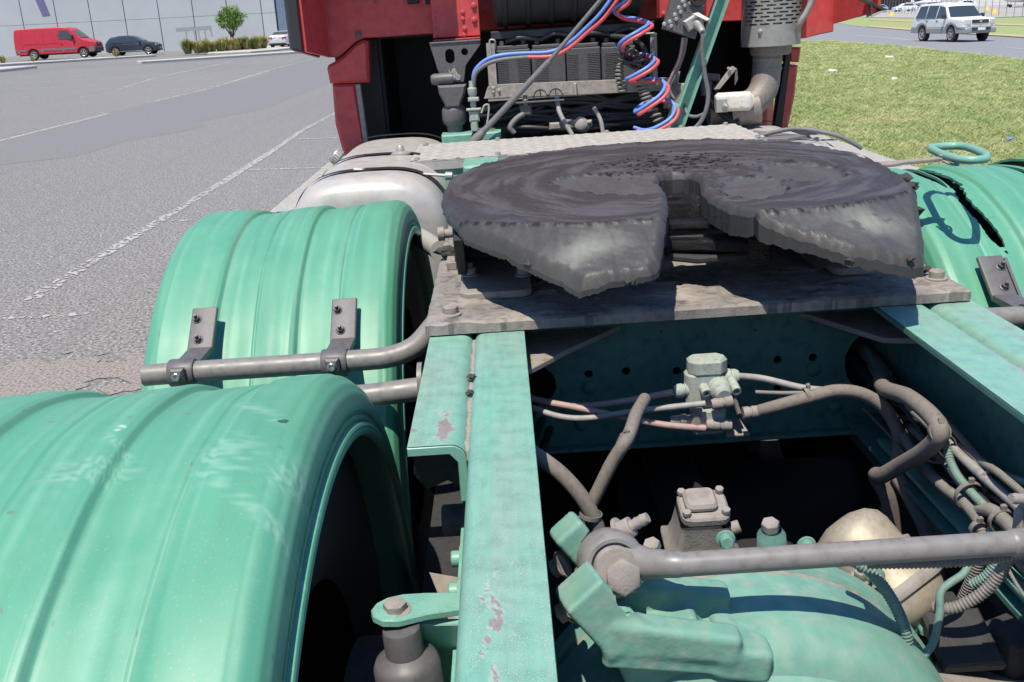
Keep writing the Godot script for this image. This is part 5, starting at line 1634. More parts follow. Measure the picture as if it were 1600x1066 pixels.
# ---------------------------------------------------------------- gear on the back of the cab
func cab_back_gear(t: Node3D) -> void:
	var m := MB.new()
	# ribbed air cylinder
	var pr := [Vector2(0, -0.315), Vector2(0.16, -0.31), Vector2(0.178, -0.295)]
	for k in 6:
		var x := -0.26 + 0.095 * k
		pr.append_array([Vector2(0.18, x - 0.012), Vector2(0.188, x - 0.006), Vector2(0.188, x + 0.006), Vector2(0.18, x + 0.012)])
	pr.append_array([Vector2(0.178, 0.295), Vector2(0.16, 0.31), Vector2(0, 0.315)])
	lathe(m, pr, at(Vector3(-0.015, 1.665, -4.28), by(Vector3(1, 0, 0))), 48)
	part(t, "air_intake_drum", m, M.black)
	# batteries in their tray
	m = MB.new()
	box(m, Vector3(0.0, 1.20, -4.30), Vector3(0.74, 0.02, 0.30), 0.002)
	slab(m, [Vector3(-0.387, 1.203, -4.148), Vector3(0.395, 1.186, -4.148), Vector3(0.395, 1.240, -4.148), Vector3(-0.355, 1.259, -4.148), Vector3(-0.368, 1.250, -4.148)], 0.006)
	box(m, Vector3(-0.345, 1.335, -4.15), Vector3(0.035, 0.18, 0.006), 0.001)
	box(m, Vector3(0.330, 1.325, -4.15), Vector3(0.028, 0.19, 0.006), 0.001)
	var tray := part(t, "battery_tray", m, M.tanframe)
	m = MB.new()
	tube(m, curve([Vector3(-0.345, 1.37, -4.145), Vector3(-0.347, 1.43, -4.145), Vector3(-0.335, 1.437, -4.145), Vector3(-0.325, 1.43, -4.145), Vector3(-0.325, 1.40, -4.16)], 5), 0.004, 8)
	part(tray, "wire_hook", m, M.zinc)
	m = MB.new()
	tube(m, curve([Vector3(0.334, 1.36, -4.145), Vector3(0.335, 1.415, -4.145), Vector3(0.322, 1.420, -4.145), Vector3(0.295, 1.421, -4.145)], 5), 0.004, 8)
	part(tray, "wire_hook", m, M.zinc)
	for q in [[-0.345, 1.250], [-0.345, 1.236], [-0.322, 1.239]]:
		bolt(tray, Vector3(q[0], q[1] - 0.006, -4.1475), Vector3(0, 0, 1), M.zinc, 0.006, 0.005)
	m = MB.new()
	box(m, Vector3(-0.003, 1.218, -4.142), Vector3(0.014, 0.050, 0.012), 0.003)
	part(tray, "latch", m, M.zinc)
	m = MB.new()   # pressed gauge marks
	for cx in [-0.150, -0.085]:
		box(m, Vector3(cx, 1.213, -4.1465), Vector3(0.004, 0.018, 0.002), 0.0)
		var ar := PackedVector3Array()
		for i in 9:
			var a := PI * i / 8.0
			ar.append(Vector3(cx + 0.026 * cos(a), 1.203 + 0.023 * sin(a), -4.1472))
		tube(m, ar, 0.0015, 6)
		box(m, Vector3(cx - 0.029, 1.202, -4.1465), Vector3(0.008, 0.003, 0.002), 0.0)
		box(m, Vector3(cx + 0.029, 1.202, -4.1465), Vector3(0.008, 0.003, 0.002), 0.0)
	part(tray, "pressed_mark", m, M.darksteel)
	for k in 4:
		m = MB.new()
		var cx := -0.253 + 0.146 * k
		var yt := 1.392 - 0.005 * k
		box(m, Vector3(cx, (yt + 1.20) / 2, -4.29), Vector3(0.141, yt - 1.20, 0.25), 0.004)
		for j in 17:
			box(m, Vector3(cx + (0.042 if k % 2 == 0 else -0.03), yt - 0.025 - j * 0.007, -4.1645), Vector3(0.052, 0.0035, 0.004), 0.0005)
			if k % 2 == 0:
				box(m, Vector3(cx - 0.045, yt - 0.025 - j * 0.007, -4.1645), Vector3(0.042, 0.0035, 0.004), 0.0005)
		box(m, Vector3(cx, yt + 0.008, -4.28), Vector3(0.13, 0.018, 0.20), 0.004)
		for s in [-1.0, 1.0]:
			lathe(m, [Vector2(0.011, 0), Vector2(0.010, 0.022), Vector2(0, 0.023)], at(Vector3(cx + 0.045 * s, yt + 0.014, -4.20)), 12)
		part(t, "battery", m, M.batt)
	m = MB.new()
	box(m, Vector3(0.0, 1.46, -4.32), Vector3(0.68, 0.016, 0.26), 0.004)
	box(m, Vector3(0.0, 1.452, -4.192), Vector3(0.68, 0.03, 0.006), 0.002)
	part(t, "battery_cover", m, M.blackhose)
	for k in 4:
		hose(t, "battery_cable", [Vector3(-0.28 + 0.15 * k, 1.425, -4.20), Vector3(-0.22 + 0.15 * k, 1.437 + 0.008 * (k % 2), -4.18), Vector3(-0.13 + 0.15 * k, 1.423, -4.20)], 0.009, M.blackhose)
	hose(t, "battery_cable", [Vector3(0.16, 1.42, -4.19), Vector3(0.24, 1.405, -4.13), Vector3(0.28, 1.37, -4.11), Vector3(0.30, 1.31, -4.10), Vector3(0.31, 1.25, -4.11)], 0.010, M.blackhose)
	# grey strut and the air hoses to the coupling valve
	m = MB.new()
	rod(m, Vector3(-0.443, 1.045, -3.97), Vector3(-0.115, 1.345, -3.955), 0.0125)
	rod(m, Vector3(-0.118, 1.343, -3.955), Vector3(0.33, 1.80, -3.93), 0.0085)
	lathe(m, [Vector2(0.018, -0.01), Vector2(0.02, 0.03), Vector2(0.013, 0.07)], at(Vector3(-0.443, 1.045, -3.97), by(Vector3(0.33, 0.30, 0.0))), 16)
	part(t, "support_strut", m, M.greycable)
	for k in 2:
		var o := Vector3(0.004, -0.017, 0.010) * k
		m = MB.new()
		tube(m, curve([Vector3(0.34, 1.85, -4.0) + o * 2.0, Vector3(0.14, 1.56, -4.0) + o * 1.6, Vector3(0.035, 1.455, -4.02) + o, Vector3(-0.045, 1.398, -4.03) + o, Vector3(-0.11, 1.377, -4.04) + o, Vector3(-0.20, 1.378, -4.045) + o * 0.9], 8), 0.0078, 12)
		part(t, "blue_air_hose" if k == 0 else "red_air_hose", m, M.bluehose if k == 0 else M.redhose)
		m = MB.new()
		tube(m, curve([Vector3(-0.20, 1.378, -4.045) + o * 0.9, Vector3(-0.30, 1.377, -4.045) + o, Vector3(-0.365, 1.362, -4.05) + o * 0.9, Vector3(-0.412, 1.325, -4.05) + o * 0.6, Vector3(-0.424, 1.28, -4.05) + o * 0.4, Vector3(-0.426, 1.23, -4.05)], 8), 0.0085, 12)
		part(t, "air_hose_end", m, M.bluehose if k == 0 else M.greycable)
	m = MB.new()
	lathe(m, [Vector2(0.012, 0.0), Vector2(0.012, 0.03), Vector2(0.010, 0.035), Vector2(0.014, 0.04), Vector2(0.016, 0.065), Vector2(0.019, 0.07), Vector2(0.019, 0.09), Vector2(0.012, 0.095), Vector2(0.011, 0.12)], at(Vector3(-0.431, 1.165, -4.05)), 12)
	box(m, Vector3(-0.428, 1.212, -4.035), Vector3(0.045, 0.016, 0.016), 0.004)
	part(t, "hose_fitting", m, M.dustgreen)
	m = MB.new()
	box(m, Vector3(-0.430, 1.145, -4.05), Vector3(0.042, 0.045, 0.035), 0.006)
	box(m, Vector3(-0.430, 1.172, -4.04), Vector3(0.060, 0.010, 0.03), 0.003)
	box(m, Vector3(-0.432, 1.105, -4.05), Vector3(0.030, 0.05, 0.03), 0.006)
	tube(m, curve([Vector3(-0.40, 1.155, -4.03), Vector3(-0.385, 1.185, -4.03), Vector3(-0.368, 1.182, -4.03), Vector3(-0.375, 1.13, -4.03), Vector3(-0.39, 1.08, -4.03)], 5), 0.004, 8)
	part(t, "coupling_valve", m, M.dustgreen)
	# twisted red and blue coils
	for k in 2:
		m = MB.new()
		var off := Vector3(0.012, -0.010, 0.012) * k
		var pts := []
		for i in 3:   # upper run, out of frame
			pts.append(Vector3(0.30 - 0.05 * i, 1.90 - 0.13 * i, -3.96) + off)
		for q in [[0.198, 1.56, 0.03], [0.152, 1.522, 0.0], [0.185, 1.495, -0.045], [0.25, 1.481, -0.05], [0.292, 1.462, -0.02], [0.24, 1.435, 0.035], [0.186, 1.408, 0.03], [0.168, 1.381, 0.0], [0.20, 1.352, -0.045], [0.27, 1.343, -0.05], [0.312, 1.325, -0.015], [0.275, 1.296, 0.035], [0.215, 1.266, 0.03], [0.195, 1.253, 0.0], [0.25, 1.246, -0.05], [0.325, 1.244, -0.045], [0.350, 1.222, 0.0], [0.322, 1.186, 0.04], [0.265, 1.150, 0.045], [0.225, 1.124, 0.02], [0.24, 1.135, -0.02], [0.295, 1.162, -0.05], [0.362, 1.160, -0.04], [0.388, 1.134, 0.0], [0.366, 1.095, 0.04], [0.31, 1.063, 0.045], [0.262, 1.05, 0.03], [0.22, 1.06, 0.0]]:
			pts.append(Vector3(q[0], q[1], -4.0 + q[2]) + off)
		tube(m, curve(pts, 8), 0.0074, 12)
		part(t, "blue_coil_hose" if k == 0 else "red_coil_hose", m, M.bluehose if k == 0 else M.redhose)
	for q in [[[Vector3(0.172, 1.312, -4.06), Vector3(0.174, 1.26, -4.06), Vector3(0.187, 1.20, -4.06)], 0.021], [[Vector3(0.256, 1.30, -4.05), Vector3(0.258, 1.24, -4.05), Vector3(0.272, 1.19, -4.05), Vector3(0.296, 1.135, -4.04), Vector3(0.330, 1.07, -4.02)], 0.024]]:
		m = MB.new()
		var c := curve(q[0], 12)
		var hel := PackedVector3Array()
		var n := 300
		var l := c.size() - 1
		for i in n + 1:
			var f := float(i) / n * l
			var k := mini(int(f), l - 1)
			var p := c[k].lerp(c[k + 1], f - k)
			var a := TAU * i / n * (0.13 * 60.0 if q[1] < 0.022 else 0.25 * 56.0)
			var b := by(c[k + 1] - c[k])
			hel.append(p + b * Vector3(cos(a) * (q[1] - 0.006), 0, sin(a) * (q[1] - 0.006)))
		tube(m, hel, 0.0058, 8)
		part(t, "electric_coil", m, M.conduit)
	for k in 7:
		var a := 0.9 * k
		hose(t, "cable_loop", [Vector3(0.21, 1.318, -4.03), Vector3(0.20 + 0.04 * cos(a), 1.345 + 0.03 * sin(a), -4.0), Vector3(0.235 + 0.05 * cos(a + 1.6), 1.328 + 0.03 * sin(a + 1.6), -4.01), Vector3(0.25, 1.295, -4.04)], 0.006, M.blackhose)
	# leaning green stand with the socket plate
	m = MB.new()
	var pd := (Vector3(0.585, 1.535, -4.03) - Vector3(0.388, 1.03, -4.0)).normalized()
	var pb := Basis(pd.cross(Vector3(0, 0, 1)).normalized(), pd, Vector3(0, 0, 1))
	var pxf := at(Vector3(0.388, 1.03, -4.0), Basis(pb.x, pb.z, pd) * Basis.IDENTITY)
	ext(m, PackedVector2Array([Vector2(-0.026, -0.02), Vector2(0.026, -0.02), Vector2(0.026, 0.02), Vector2(0.018, 0.02), Vector2(0.018, -0.012), Vector2(-0.018, -0.012), Vector2(-0.018, 0.02), Vector2(-0.026, 0.02)]), 0.0, 1.3, 0.0, pxf)
	ext(m, PackedVector2Array([Vector2(-0.046, -0.024), Vector2(-0.024, -0.024), Vector2(-0.024, 0.024), Vector2(-0.046, 0.0)]), 0.0, 0.11, 0.003, pxf)
	part(t, "hose_stand", m, M.paint)
	m = MB.new()
	var so := Vector3(0.342, 1.437, -3.975)
	var sx := (Vector3(0.469, 1.391, -3.975) - so).normalized()
	var sy := Vector3(-sx.y, sx.x, 0.0)
	slab(m, [so, so + sx * 0.135, so + sx * 0.115 + sy * 0.36, so - sx * 0.02 + sy * 0.36], 0.05, 0.004)
	var sp := part(t, "socket_plate", m, M.greydark)
	for q in [[0.372, 1.462], [0.376, 1.447], [0.392, 1.487], [0.396, 1.472], [0.408, 1.512], [0.413, 1.497], [0.424, 1.535], [0.430, 1.520], [0.350, 1.455], [0.443, 1.55], [0.452, 1.528], [0.50, 1.520]]:
		bolt(sp, Vector3(q[0] - 0.004, q[1], -3.9745), Vector3(0, 0, 1), M.zinc, 0.0065, 0.006, true)
	m = MB.new()
	lathe(m, [Vector2(0.034, 0), Vector2(0.034, 0.012), Vector2(0.028, 0.018), Vector2(0.022, 0.018), Vector2(0.022, 0.006), Vector2(0, 0.006)], at(Vector3(0.478, 1.545, -3.975), by(Vector3(0, 0, 1))), 28)
	part(sp, "round_socket", m, M.blackhose)
	m = MB.new()
	box(m, Vector3(0.452, 1.455, -3.955), Vector3(0.060, 0.045, 0.035), 0.006, Basis(Vector3.BACK, 0.5))
	slab(m, [Vector3(0.445, 1.485, -3.93), Vector3(0.470, 1.490, -3.93), Vector3(0.515, 1.462, -3.91), Vector3(0.50, 1.455, -3.91)], 0.006)
	lathe(m, [Vector2(0.022, 0), Vector2(0.022, 0.02), Vector2(0.016, 0.03), Vector2(0.012, 0.055), Vector2(0, 0.055)], at(Vector3(0.468, 1.458, -3.95), by(Vector3(0.25, -0.6, 0.5))), 18)
	part(sp, "cable_plug", m, M.zinc)
	hose(t, "trailer_cable", [Vector3(0.478, 1.44, -3.93), Vector3(0.486, 1.40, -3.92), Vector3(0.485, 1.34, -3.925), Vector3(0.498, 1.25, -3.93), Vector3(0.510, 1.18, -3.93), Vector3(0.502, 1.12, -3.93), Vector3(0.48, 1.07, -3.94), Vector3(0.445, 1.035, -3.95)], 0.0085, M.greycable)
	hose(t, "trailer_cable", [Vector3(0.425, 1.40, -4.0), Vector3(0.415, 1.32, -4.03), Vector3(0.385, 1.25, -4.05), Vector3(0.365, 1.19, -4.06), Vector3(0.375, 1.12, -4.06)], 0.0065, M.pinkhose)
	hose(t, "trailer_cable", [Vector3(0.438, 1.40, -4.0), Vector3(0.430, 1.33, -4.03), Vector3(0.40, 1.25, -4.05), Vector3(0.378, 1.20, -4.06), Vector3(0.395, 1.16, -4.05)], 0.0065, M.greycable)
	hose(t, "trailer_cable", [Vector3(0.43, 1.15, -4.03), Vector3(0.44, 1.10, -4.0), Vector3(0.47, 1.09, -3.97), Vector3(0.505, 1.105, -3.95)], 0.007, M.greycable)
	m = MB.new()
	box(m, Vector3(0.435, 1.155, -4.25), Vector3(0.10, 0.10, 0.04), 0.006)
	box(m, Vector3(0.43, 1.235, -4.22), Vector3(0.035, 0.05, 0.02), 0.003, Basis(Vector3.BACK, -0.2))
	part(t, "stand_bracket", m, M.tanframe)
	# exhaust stack: slotted heat shield, pipe, elbow
	var sh := func(a: float, y: float) -> float:
		if y < 1.415:
			return -1.0
		var row := floori((y - 1.42) / 0.0145)
		var fy := (y - 1.42) / 0.0145 - row - 0.5
		var u := (a + 1.55) / 0.43 + (0.5 if posmod(row, 2) == 1 else 0.0)
		var fu := u - floorf(u) - 0.5
		if absf(a) > 1.3 or posmod(row, 16) > 12:
			return -1.0
		return maxf(-1.0, minf(0.36 - absf(fu), (0.24 - absf(fy)) * 0.4))
	m = MB.new()
	var ec := Vector3(0.832, 0, -4.21)
	msq(m, -2.6, 2.6, 300, 1.335, 2.2, 480, func(a: float, y: float) -> float: return sh.call(a, y) if y > 1.34 and y < 2.19 and absf(a) < 2.59 else 0.5, func(a: float, y: float) -> Vector3: return ec + Vector3(0.121 * sin(a), y, 0.121 * cos(a)), func(a: float, y: float) -> Vector3: return ec + Vector3(0.119 * sin(a), y, 0.119 * cos(a)))
	var hs := part(t, "heat_shield", m, M.exh)
	for q in [[-0.62, 1.40], [0.72, 1.388]]:
		bolt(hs, ec + Vector3(0.121 * sin(q[0]), q[1], 0.121 * cos(q[0])), Vector3(sin(q[0]), 0, cos(q[0])), M.zinc, 0.008, 0.007, true)
	m = MB.new()
	tube(m, curve([Vector3(0.916, 1.392, -4.115), Vector3(0.918, 1.425, -4.09), Vector3(0.945, 1.47, -4.085), Vector3(0.965, 1.53, -4.085), Vector3(0.968, 1.65, -4.085), Vector3(0.968, 1.9, -4.085)], 8), 0.0125, 12)
	part(hs, "grab_handle", m, M.exh)
	m = MB.new()
	rod(m, ec + Vector3(0, 1.30, 0), ec + Vector3(0, 2.3, 0), 0.085, 24)
	part(hs, "silencer_core", m, M.exhpipe)
	m = MB.new()
	tube(m, curve([Vector3(0.825, 1.42, -4.21), Vector3(0.820, 1.30, -4.21), Vector3(0.815, 1.23, -4.205), Vector3(0.80, 1.165, -4.19), Vector3(0.755, 1.115, -4.175), Vector3(0.68, 1.095, -4.17), Vector3(0.56, 1.09, -4.17)], 10), 0.060, 28)
	for y in [1.285, 1.245]:
		lathe(m, [Vector2(0.060, -0.008), Vector2(0.0625, -0.003), Vector2(0.0625, 0.003), Vector2(0.060, 0.008)], at(Vector3(0.818, y, -4.208)), 28)
	part(t, "exhaust_elbow", m, M.exhpipe)
	m = MB.new()
	lathe(m, [Vector2(0.062, 0), Vector2(0.064, 0.06), Vector2(0.068, 0.12)], at(Vector3(0.64, 1.075, -4.12), by(Vector3(1, 0.18, 0.0))), 26, -1.2, 2.4)
	part(t, "elbow_shroud", m, M.exhpipe)
	m = MB.new()
	ext(m, rrect(0.068, 0.075, 0.018, 5), -0.075, 0.075, 0.012, at(Vector3(0.638, 1.133, -4.045), Basis(Vector3.UP, PI / 2 - 0.12) * Basis(Vector3.RIGHT, 0.0)))
	ext(m, rrect(0.040, 0.045, 0.010, 4), 0.0, 0.006, 0.002, at(Vector3(0.711, 1.133, -4.036), Basis(Vector3.UP, PI / 2 - 0.12)))
	box(m, Vector3(0.675, 1.128, -4.008), Vector3(0.03, 0.03, 0.004), 0.001)
	var lb := part(t, "work_lamp", m, M.white)
	m = MB.new()
	box(m, Vector3(0.578, 1.125, -4.005), Vector3(0.045, 0.055, 0.03), 0.003)
	part(lb, "lamp_clamp", m, M.zinc)
	bolt(lb, Vector3(0.592, 1.122, -3.99), Vector3(0.3, 0, 1), M.zinc, 0.011, 0.010, true, 0.008)
	m = MB.new()
	slab(m, [Vector3(0.562, 1.185, -4.06), Vector3(0.585, 1.185, -4.06), Vector3(0.655, 1.262, -4.06), Vector3(0.640, 1.272, -4.06)], 0.03)
	slab(m, [Vector3(0.655, 1.262, -4.065), Vector3(0.668, 1.22, -4.10), Vector3(0.66, 1.19, -4.10), Vector3(0.645, 1.25, -4.07)], 0.004)
	part(t, "angle_bracket", m, M.tanframe)
	bolt(t, Vector3(0.622, 1.262, -4.055), Vector3(-0.5, 0.6, 0.3), M.zinc, 0.006, 0.008)
	# under the batteries: valve block, thin hoses, black loom
	m = MB.new()
	box(m, Vector3(-0.155, 1.182, -4.10), Vector3(0.20, 0.006, 0.04), 0.001)
	box(m, Vector3(-0.215, 1.150, -4.12), Vector3(0.05, 0.05, 0.05), 0.008)
	lathe(m, [Vector2(0.012, 0), Vector2(0.014, 0.03), Vector2(0.009, 0.035), Vector2(0.009, 0.05)], at(Vector3(-0.215, 1.16, -4.10)), 10)
	part(t, "level_valve", m, M.greydark)
	hose(t, "thin_hose", [Vector3(-0.225, 1.135, -4.10), Vector3(-0.26, 1.115, -4.09), Vector3(-0.285, 1.085, -4.08), Vector3(-0.27, 1.06, -4.08)], 0.012, M.greycable)
	hose(t, "thin_hose", [Vector3(-0.082, 1.19, -4.12), Vector3(-0.078, 1.14, -4.09), Vector3(-0.06, 1.095, -4.07), Vector3(-0.03, 1.04, -4.05)], 0.010, M.palehose)
	hose(t, "thin_hose", [Vector3(0.068, 1.142, -4.1), Vector3(0.085, 1.11, -4.09), Vector3(0.095, 1.08, -4.08), Vector3(0.101, 1.03, -4.07)], 0.009, M.palehose)
	hose(t, "thin_hose", [Vector3(-0.07, 1.09, -4.1), Vector3(-0.03, 1.09, -4.08), Vector3(0.0, 1.06, -4.08), Vector3(0.03, 1.055, -4.09), Vector3(0.05, 1.08, -4.12)], 0.010, M.conduit)
	for k in 12:
		var y := 1.06 + 0.011 * k
		hose(t, "engine_hose", [Vector3(-0.42 + 0.03 * (k % 4), y + 0.02 * sin(k * 2.1), -4.30), Vector3(-0.22, y + 0.05 * sin(k * 1.7), -4.24 + 0.02 * (k % 3)), Vector3(0.0, y + 0.045 * cos(k * 1.3), -4.22), Vector3(0.22, y + 0.04 * sin(k * 0.9 + 2.0), -4.22), Vector3(0.46, y + 0.05 * cos(k), -4.32)], 0.011, M.blackhose)
	m = MB.new()
	box(m, Vector3(0.0, 1.0, -4.75), Vector3(0.7, 0.5, 0.6), 0.05)
	lathe(m, [Vector2(0.16, -0.2), Vector2(0.20, 0.0), Vector2(0.20, 0.25)], at(Vector3(0, 0.95, -4.45), by(Vector3(0, 0, -1))), 28)
	part(t, "gearbox", m, M.darksteel)
	m = MB.new()
	box(m, Vector3(-0.03, 1.075, -4.14), Vector3(0.18, 0.03, 0.06), 0.006)
	lathe(m, [Vector2(0.022, 0), Vector2(0.028, 0.01), Vector2(0.028, 0.03), Vector2(0.015, 0.04), Vector2(0, 0.04)], at(Vector3(0.01, 1.075, -4.10), by(Vector3(0, 0.3, 1))), 16)
	part(t, "gear_linkage", m, M.tanframe)
	for k in 3:
		hose(t, "engine_hose", [Vector3(0.52 + 0.02 * k, 1.28, -4.3), Vector3(0.56, 1.22 - 0.03 * k, -4.2), Vector3(0.62 - 0.03 * k, 1.12, -4.12), Vector3(0.66, 1.05 - 0.01 * k, -4.06)], 0.010, M.blackhose)
	m = MB.new()
	rod(m, Vector3(0.52, 1.235, -4.16), Vector3(0.60, 1.225, -4.13), 0.016)
	box(m, Vector3(0.55, 1.19, -4.16), Vector3(0.04, 0.07, 0.04), 0.006)
	part(t, "sensor_body", m, M.greydark)

# ---------------------------------------------------------------- ground, roads, markings
func drape(m: MB, pts: PackedVector2Array, lift: float, cell: float, worn := 9.0, freq := 8.0) -> void:
	# a sheet over the land, outline in x,z; noise above worn eats holes in it
	var lo := pts[0]
	var hi := pts[0]
	for p in pts:
		lo = lo.min(p)
		hi = hi.max(p)
	lo -= Vector2(cell, cell)
	hi += Vector2(cell, cell)
	var sd := func(x: float, z: float) -> float:
		var d := poly_sd(Vector2(x, z), pts)
		if worn < 8.0 and d < 0.0:
			var q := nz.get_noise_2d(x * freq, z * freq) + 0.5 * nz.get_noise_2d(x * freq * 4.0, z * freq * 4.0)
			if q > worn:
				return 0.01
		return d
	msq(m, lo.x, hi.x, maxi(2, int((hi.x - lo.x) / cell)), lo.y, hi.y, maxi(2, int((hi.y - lo.y) / cell)), sd, func(x: float, z: float) -> Vector3: return Vector3(x, gy(x, z) + lift, z))

func V2(a: Array) -> PackedVector2Array:
	var o := PackedVector2Array()
	for i in a.size() / 2:
		o.append(Vector2(a[i * 2], a[i * 2 + 1]))
	return o

func band(x0: float, z0: float, x1: float, z1: float, w: float) -> PackedVector2Array:
	var d := Vector2(x1 - x0, z1 - z0).normalized()
	var s := Vector2(-d.y, d.x) * w / 2
	return PackedVector2Array([Vector2(x0, z0) + s, Vector2(x1, z1) + s, Vector2(x1, z1) - s, Vector2(x0, z0) - s])

func ground() -> void:
	var W := Color(1, 1, 1)
	var stone := ntex(31, 0.05, 4, [[0.0, L(0.22, 0.22, 0.22)], [0.28, L(0.55, 0.54, 0.53)], [0.47, L(0.90, 0.89, 0.87)], [0.60, L(1.12, 1.10, 1.07)], [0.75, L(1.8, 1.76, 1.7)], [1.0, L(3.0, 2.9, 2.8)]], 1024)
	var asph := mat("worn_asphalt", Color(0.205, 0.20, 0.198), 0.9, 0.0, {"tex": stone, "scale": 0.55, "world": true, "bump": ntex(32, 0.11, 3, [[0.0, Color.BLACK], [1.0, W]], 1024), "bh": 0.22, "vc": true, "mask": ntex(38, 0.075, 2, [[0.0, Color.BLACK], [0.62, Color.BLACK], [0.70, Color(0.75, 0.75, 0.75)], [1.0, W]], 1024), "over": ntex(39, 0.05, 2, [[0.0, L(0.26, 0.25, 0.24)], [1.0, L(0.48, 0.46, 0.43)]], 256)})
	var fresh := mat("smooth_asphalt", Color(0.172, 0.167, 0.166), 0.9, 0.0, {"tex": ntex(33, 0.06, 3, [[0.0, L(0.8, 0.8, 0.8)], [1.0, L(1.12, 1.12, 1.12)]], 512), "scale": 0.5, "world": true, "vc": true})
	var paint := mat("road_paint", Color(0.37, 0.36, 0.345), 0.8, 0.0, {"tex": M.soft, "scale": 2.0, "world": true})
	var roadm := mat("road_asphalt", Color(0.20, 0.205, 0.215), 0.9, 0.0, {"tex": ntex(34, 0.02, 4, [[0.0, L(0.9, 0.9, 0.9)], [1.0, L(1.06, 1.06, 1.06)]], 512), "scale": 0.15, "world": true})
	var soil := mat("dry_turf", Color(0.27, 0.30, 0.125), 0.95, 0.0, {"vc": true, "tex": ntex(35, 0.03, 5, [[0.0, L(0.75, 0.85, 0.75)], [0.45, L(0.9, 1.0, 0.9)], [0.75, L(1.1, 1.06, 1.0)], [1.0, L(1.5, 1.3, 1.2)]], 512), "scale": 0.22, "world": true, "bump": ntex(36, 0.1, 3, [[0.0, Color.BLACK], [1.0, W]], 512), "bh": 3.0})
	var conc := mat("kerb_concrete", Color(0.46, 0.44, 0.40), 0.9, 0.0, {"tex": M.soft, "scale": 0.7, "world": true})
	# one big sheet to the horizon
	var xs := [-1500.0, -600.0, -300.0, -150.0, -100.0, -60.0]
	for i in 60:
		xs.append(-59.0 + i * 1.0)
	xs.append_array([0.0, 1.0, 2.0, 22.5, 40.0, 70.0, 120.0, 200.0, 400.0, 800.0, 1500.0])
	var zs := [-2500.0, -1200.0, -600.0, -350.0, -250.0, -190.0, -150.0, -120.0]
	for i in 57:
		zs.append(-110.0 + i * 2.0)
	zs.append_array([6.0, 12.0, 30.0, 80.0, 300.0])
	var rows := []
	var cols := []
	for z in zs:
		var row := PackedVector3Array()
		var cr := PackedColorArray()
		for x in xs:
			row.append(Vector3(x, gy(x, z) - (0.0 if x <= 2.0 else 0.05), z))
			var k := 0.85 + 0.10 * nz.get_noise_2d(x * 0.13, z * 0.06)
			if x < -20.0 and z < -30.0:
				k *= 0.97
			cr.append(Color(k, k, k))
		rows.append(row)
		cols.append(cr)
	var m := MB.new()
	m.grid(rows, false, cols)
	struct("car_park_ground", m, asph)
	# loose reddish gravel beside the truck
	m = MB.new()
	drape(m, V2([-5.2, -3.2, -2.55, -4.6, -1.9, -4.4, -1.2, -5.0, -1.0, -6.2, -0.7, -2.0, -1.5, 1.0, -5.0, 1.0]), 0.004, 0.045, 0.12, 1.3)
	struct("loose_gravel_ground", m, mat("loose_gravel", Color(0.25, 0.225, 0.21), 0.95, 0.0, {"tex": stone, "scale": 0.9, "world": true, "bump": ntex(37, 0.09, 3, [[0.0, Color.BLACK], [1.0, W]], 512), "bh": 0.4}))
	# smoother, newer patches
	m = MB.new()
	drape(m, V2([-6.6, -12.4, -6.0, -12.9, -5.95, -14.7, -5.45, -15.9, -5.35, -16.8, -5.75, -17.6, -5.3, -19.2, -5.1, -20.4, -5.2, -24.0, -5.3, -29.6, -5.9, -37.0, -7.7, -46.0, -10.0, -58.0, -11.5, -58.0, -10.0, -46.0, -8.75, -36.0, -8.4, -24.0, -8.4, -12.5, -9.2, -7.6, -11.0, -4.0, -14.0, -1.0, -9.5, -6.0, -7.6, -10.6]), 0.0018, 0.12)
	struct("asphalt_patch", m, fresh)
	m = MB.new()
	drape(m, V2([-40.0, -41.0, -22.5, -52.0, -14.6, -60.0, -13.6, -68.5, -20.0, -58.5, -24.5, -55.0, -30.0, -52.0, -60.0, -40.0, -60.0, -30.0]), 0.0018, 0.6)
	struct("access_lane", m, fresh)
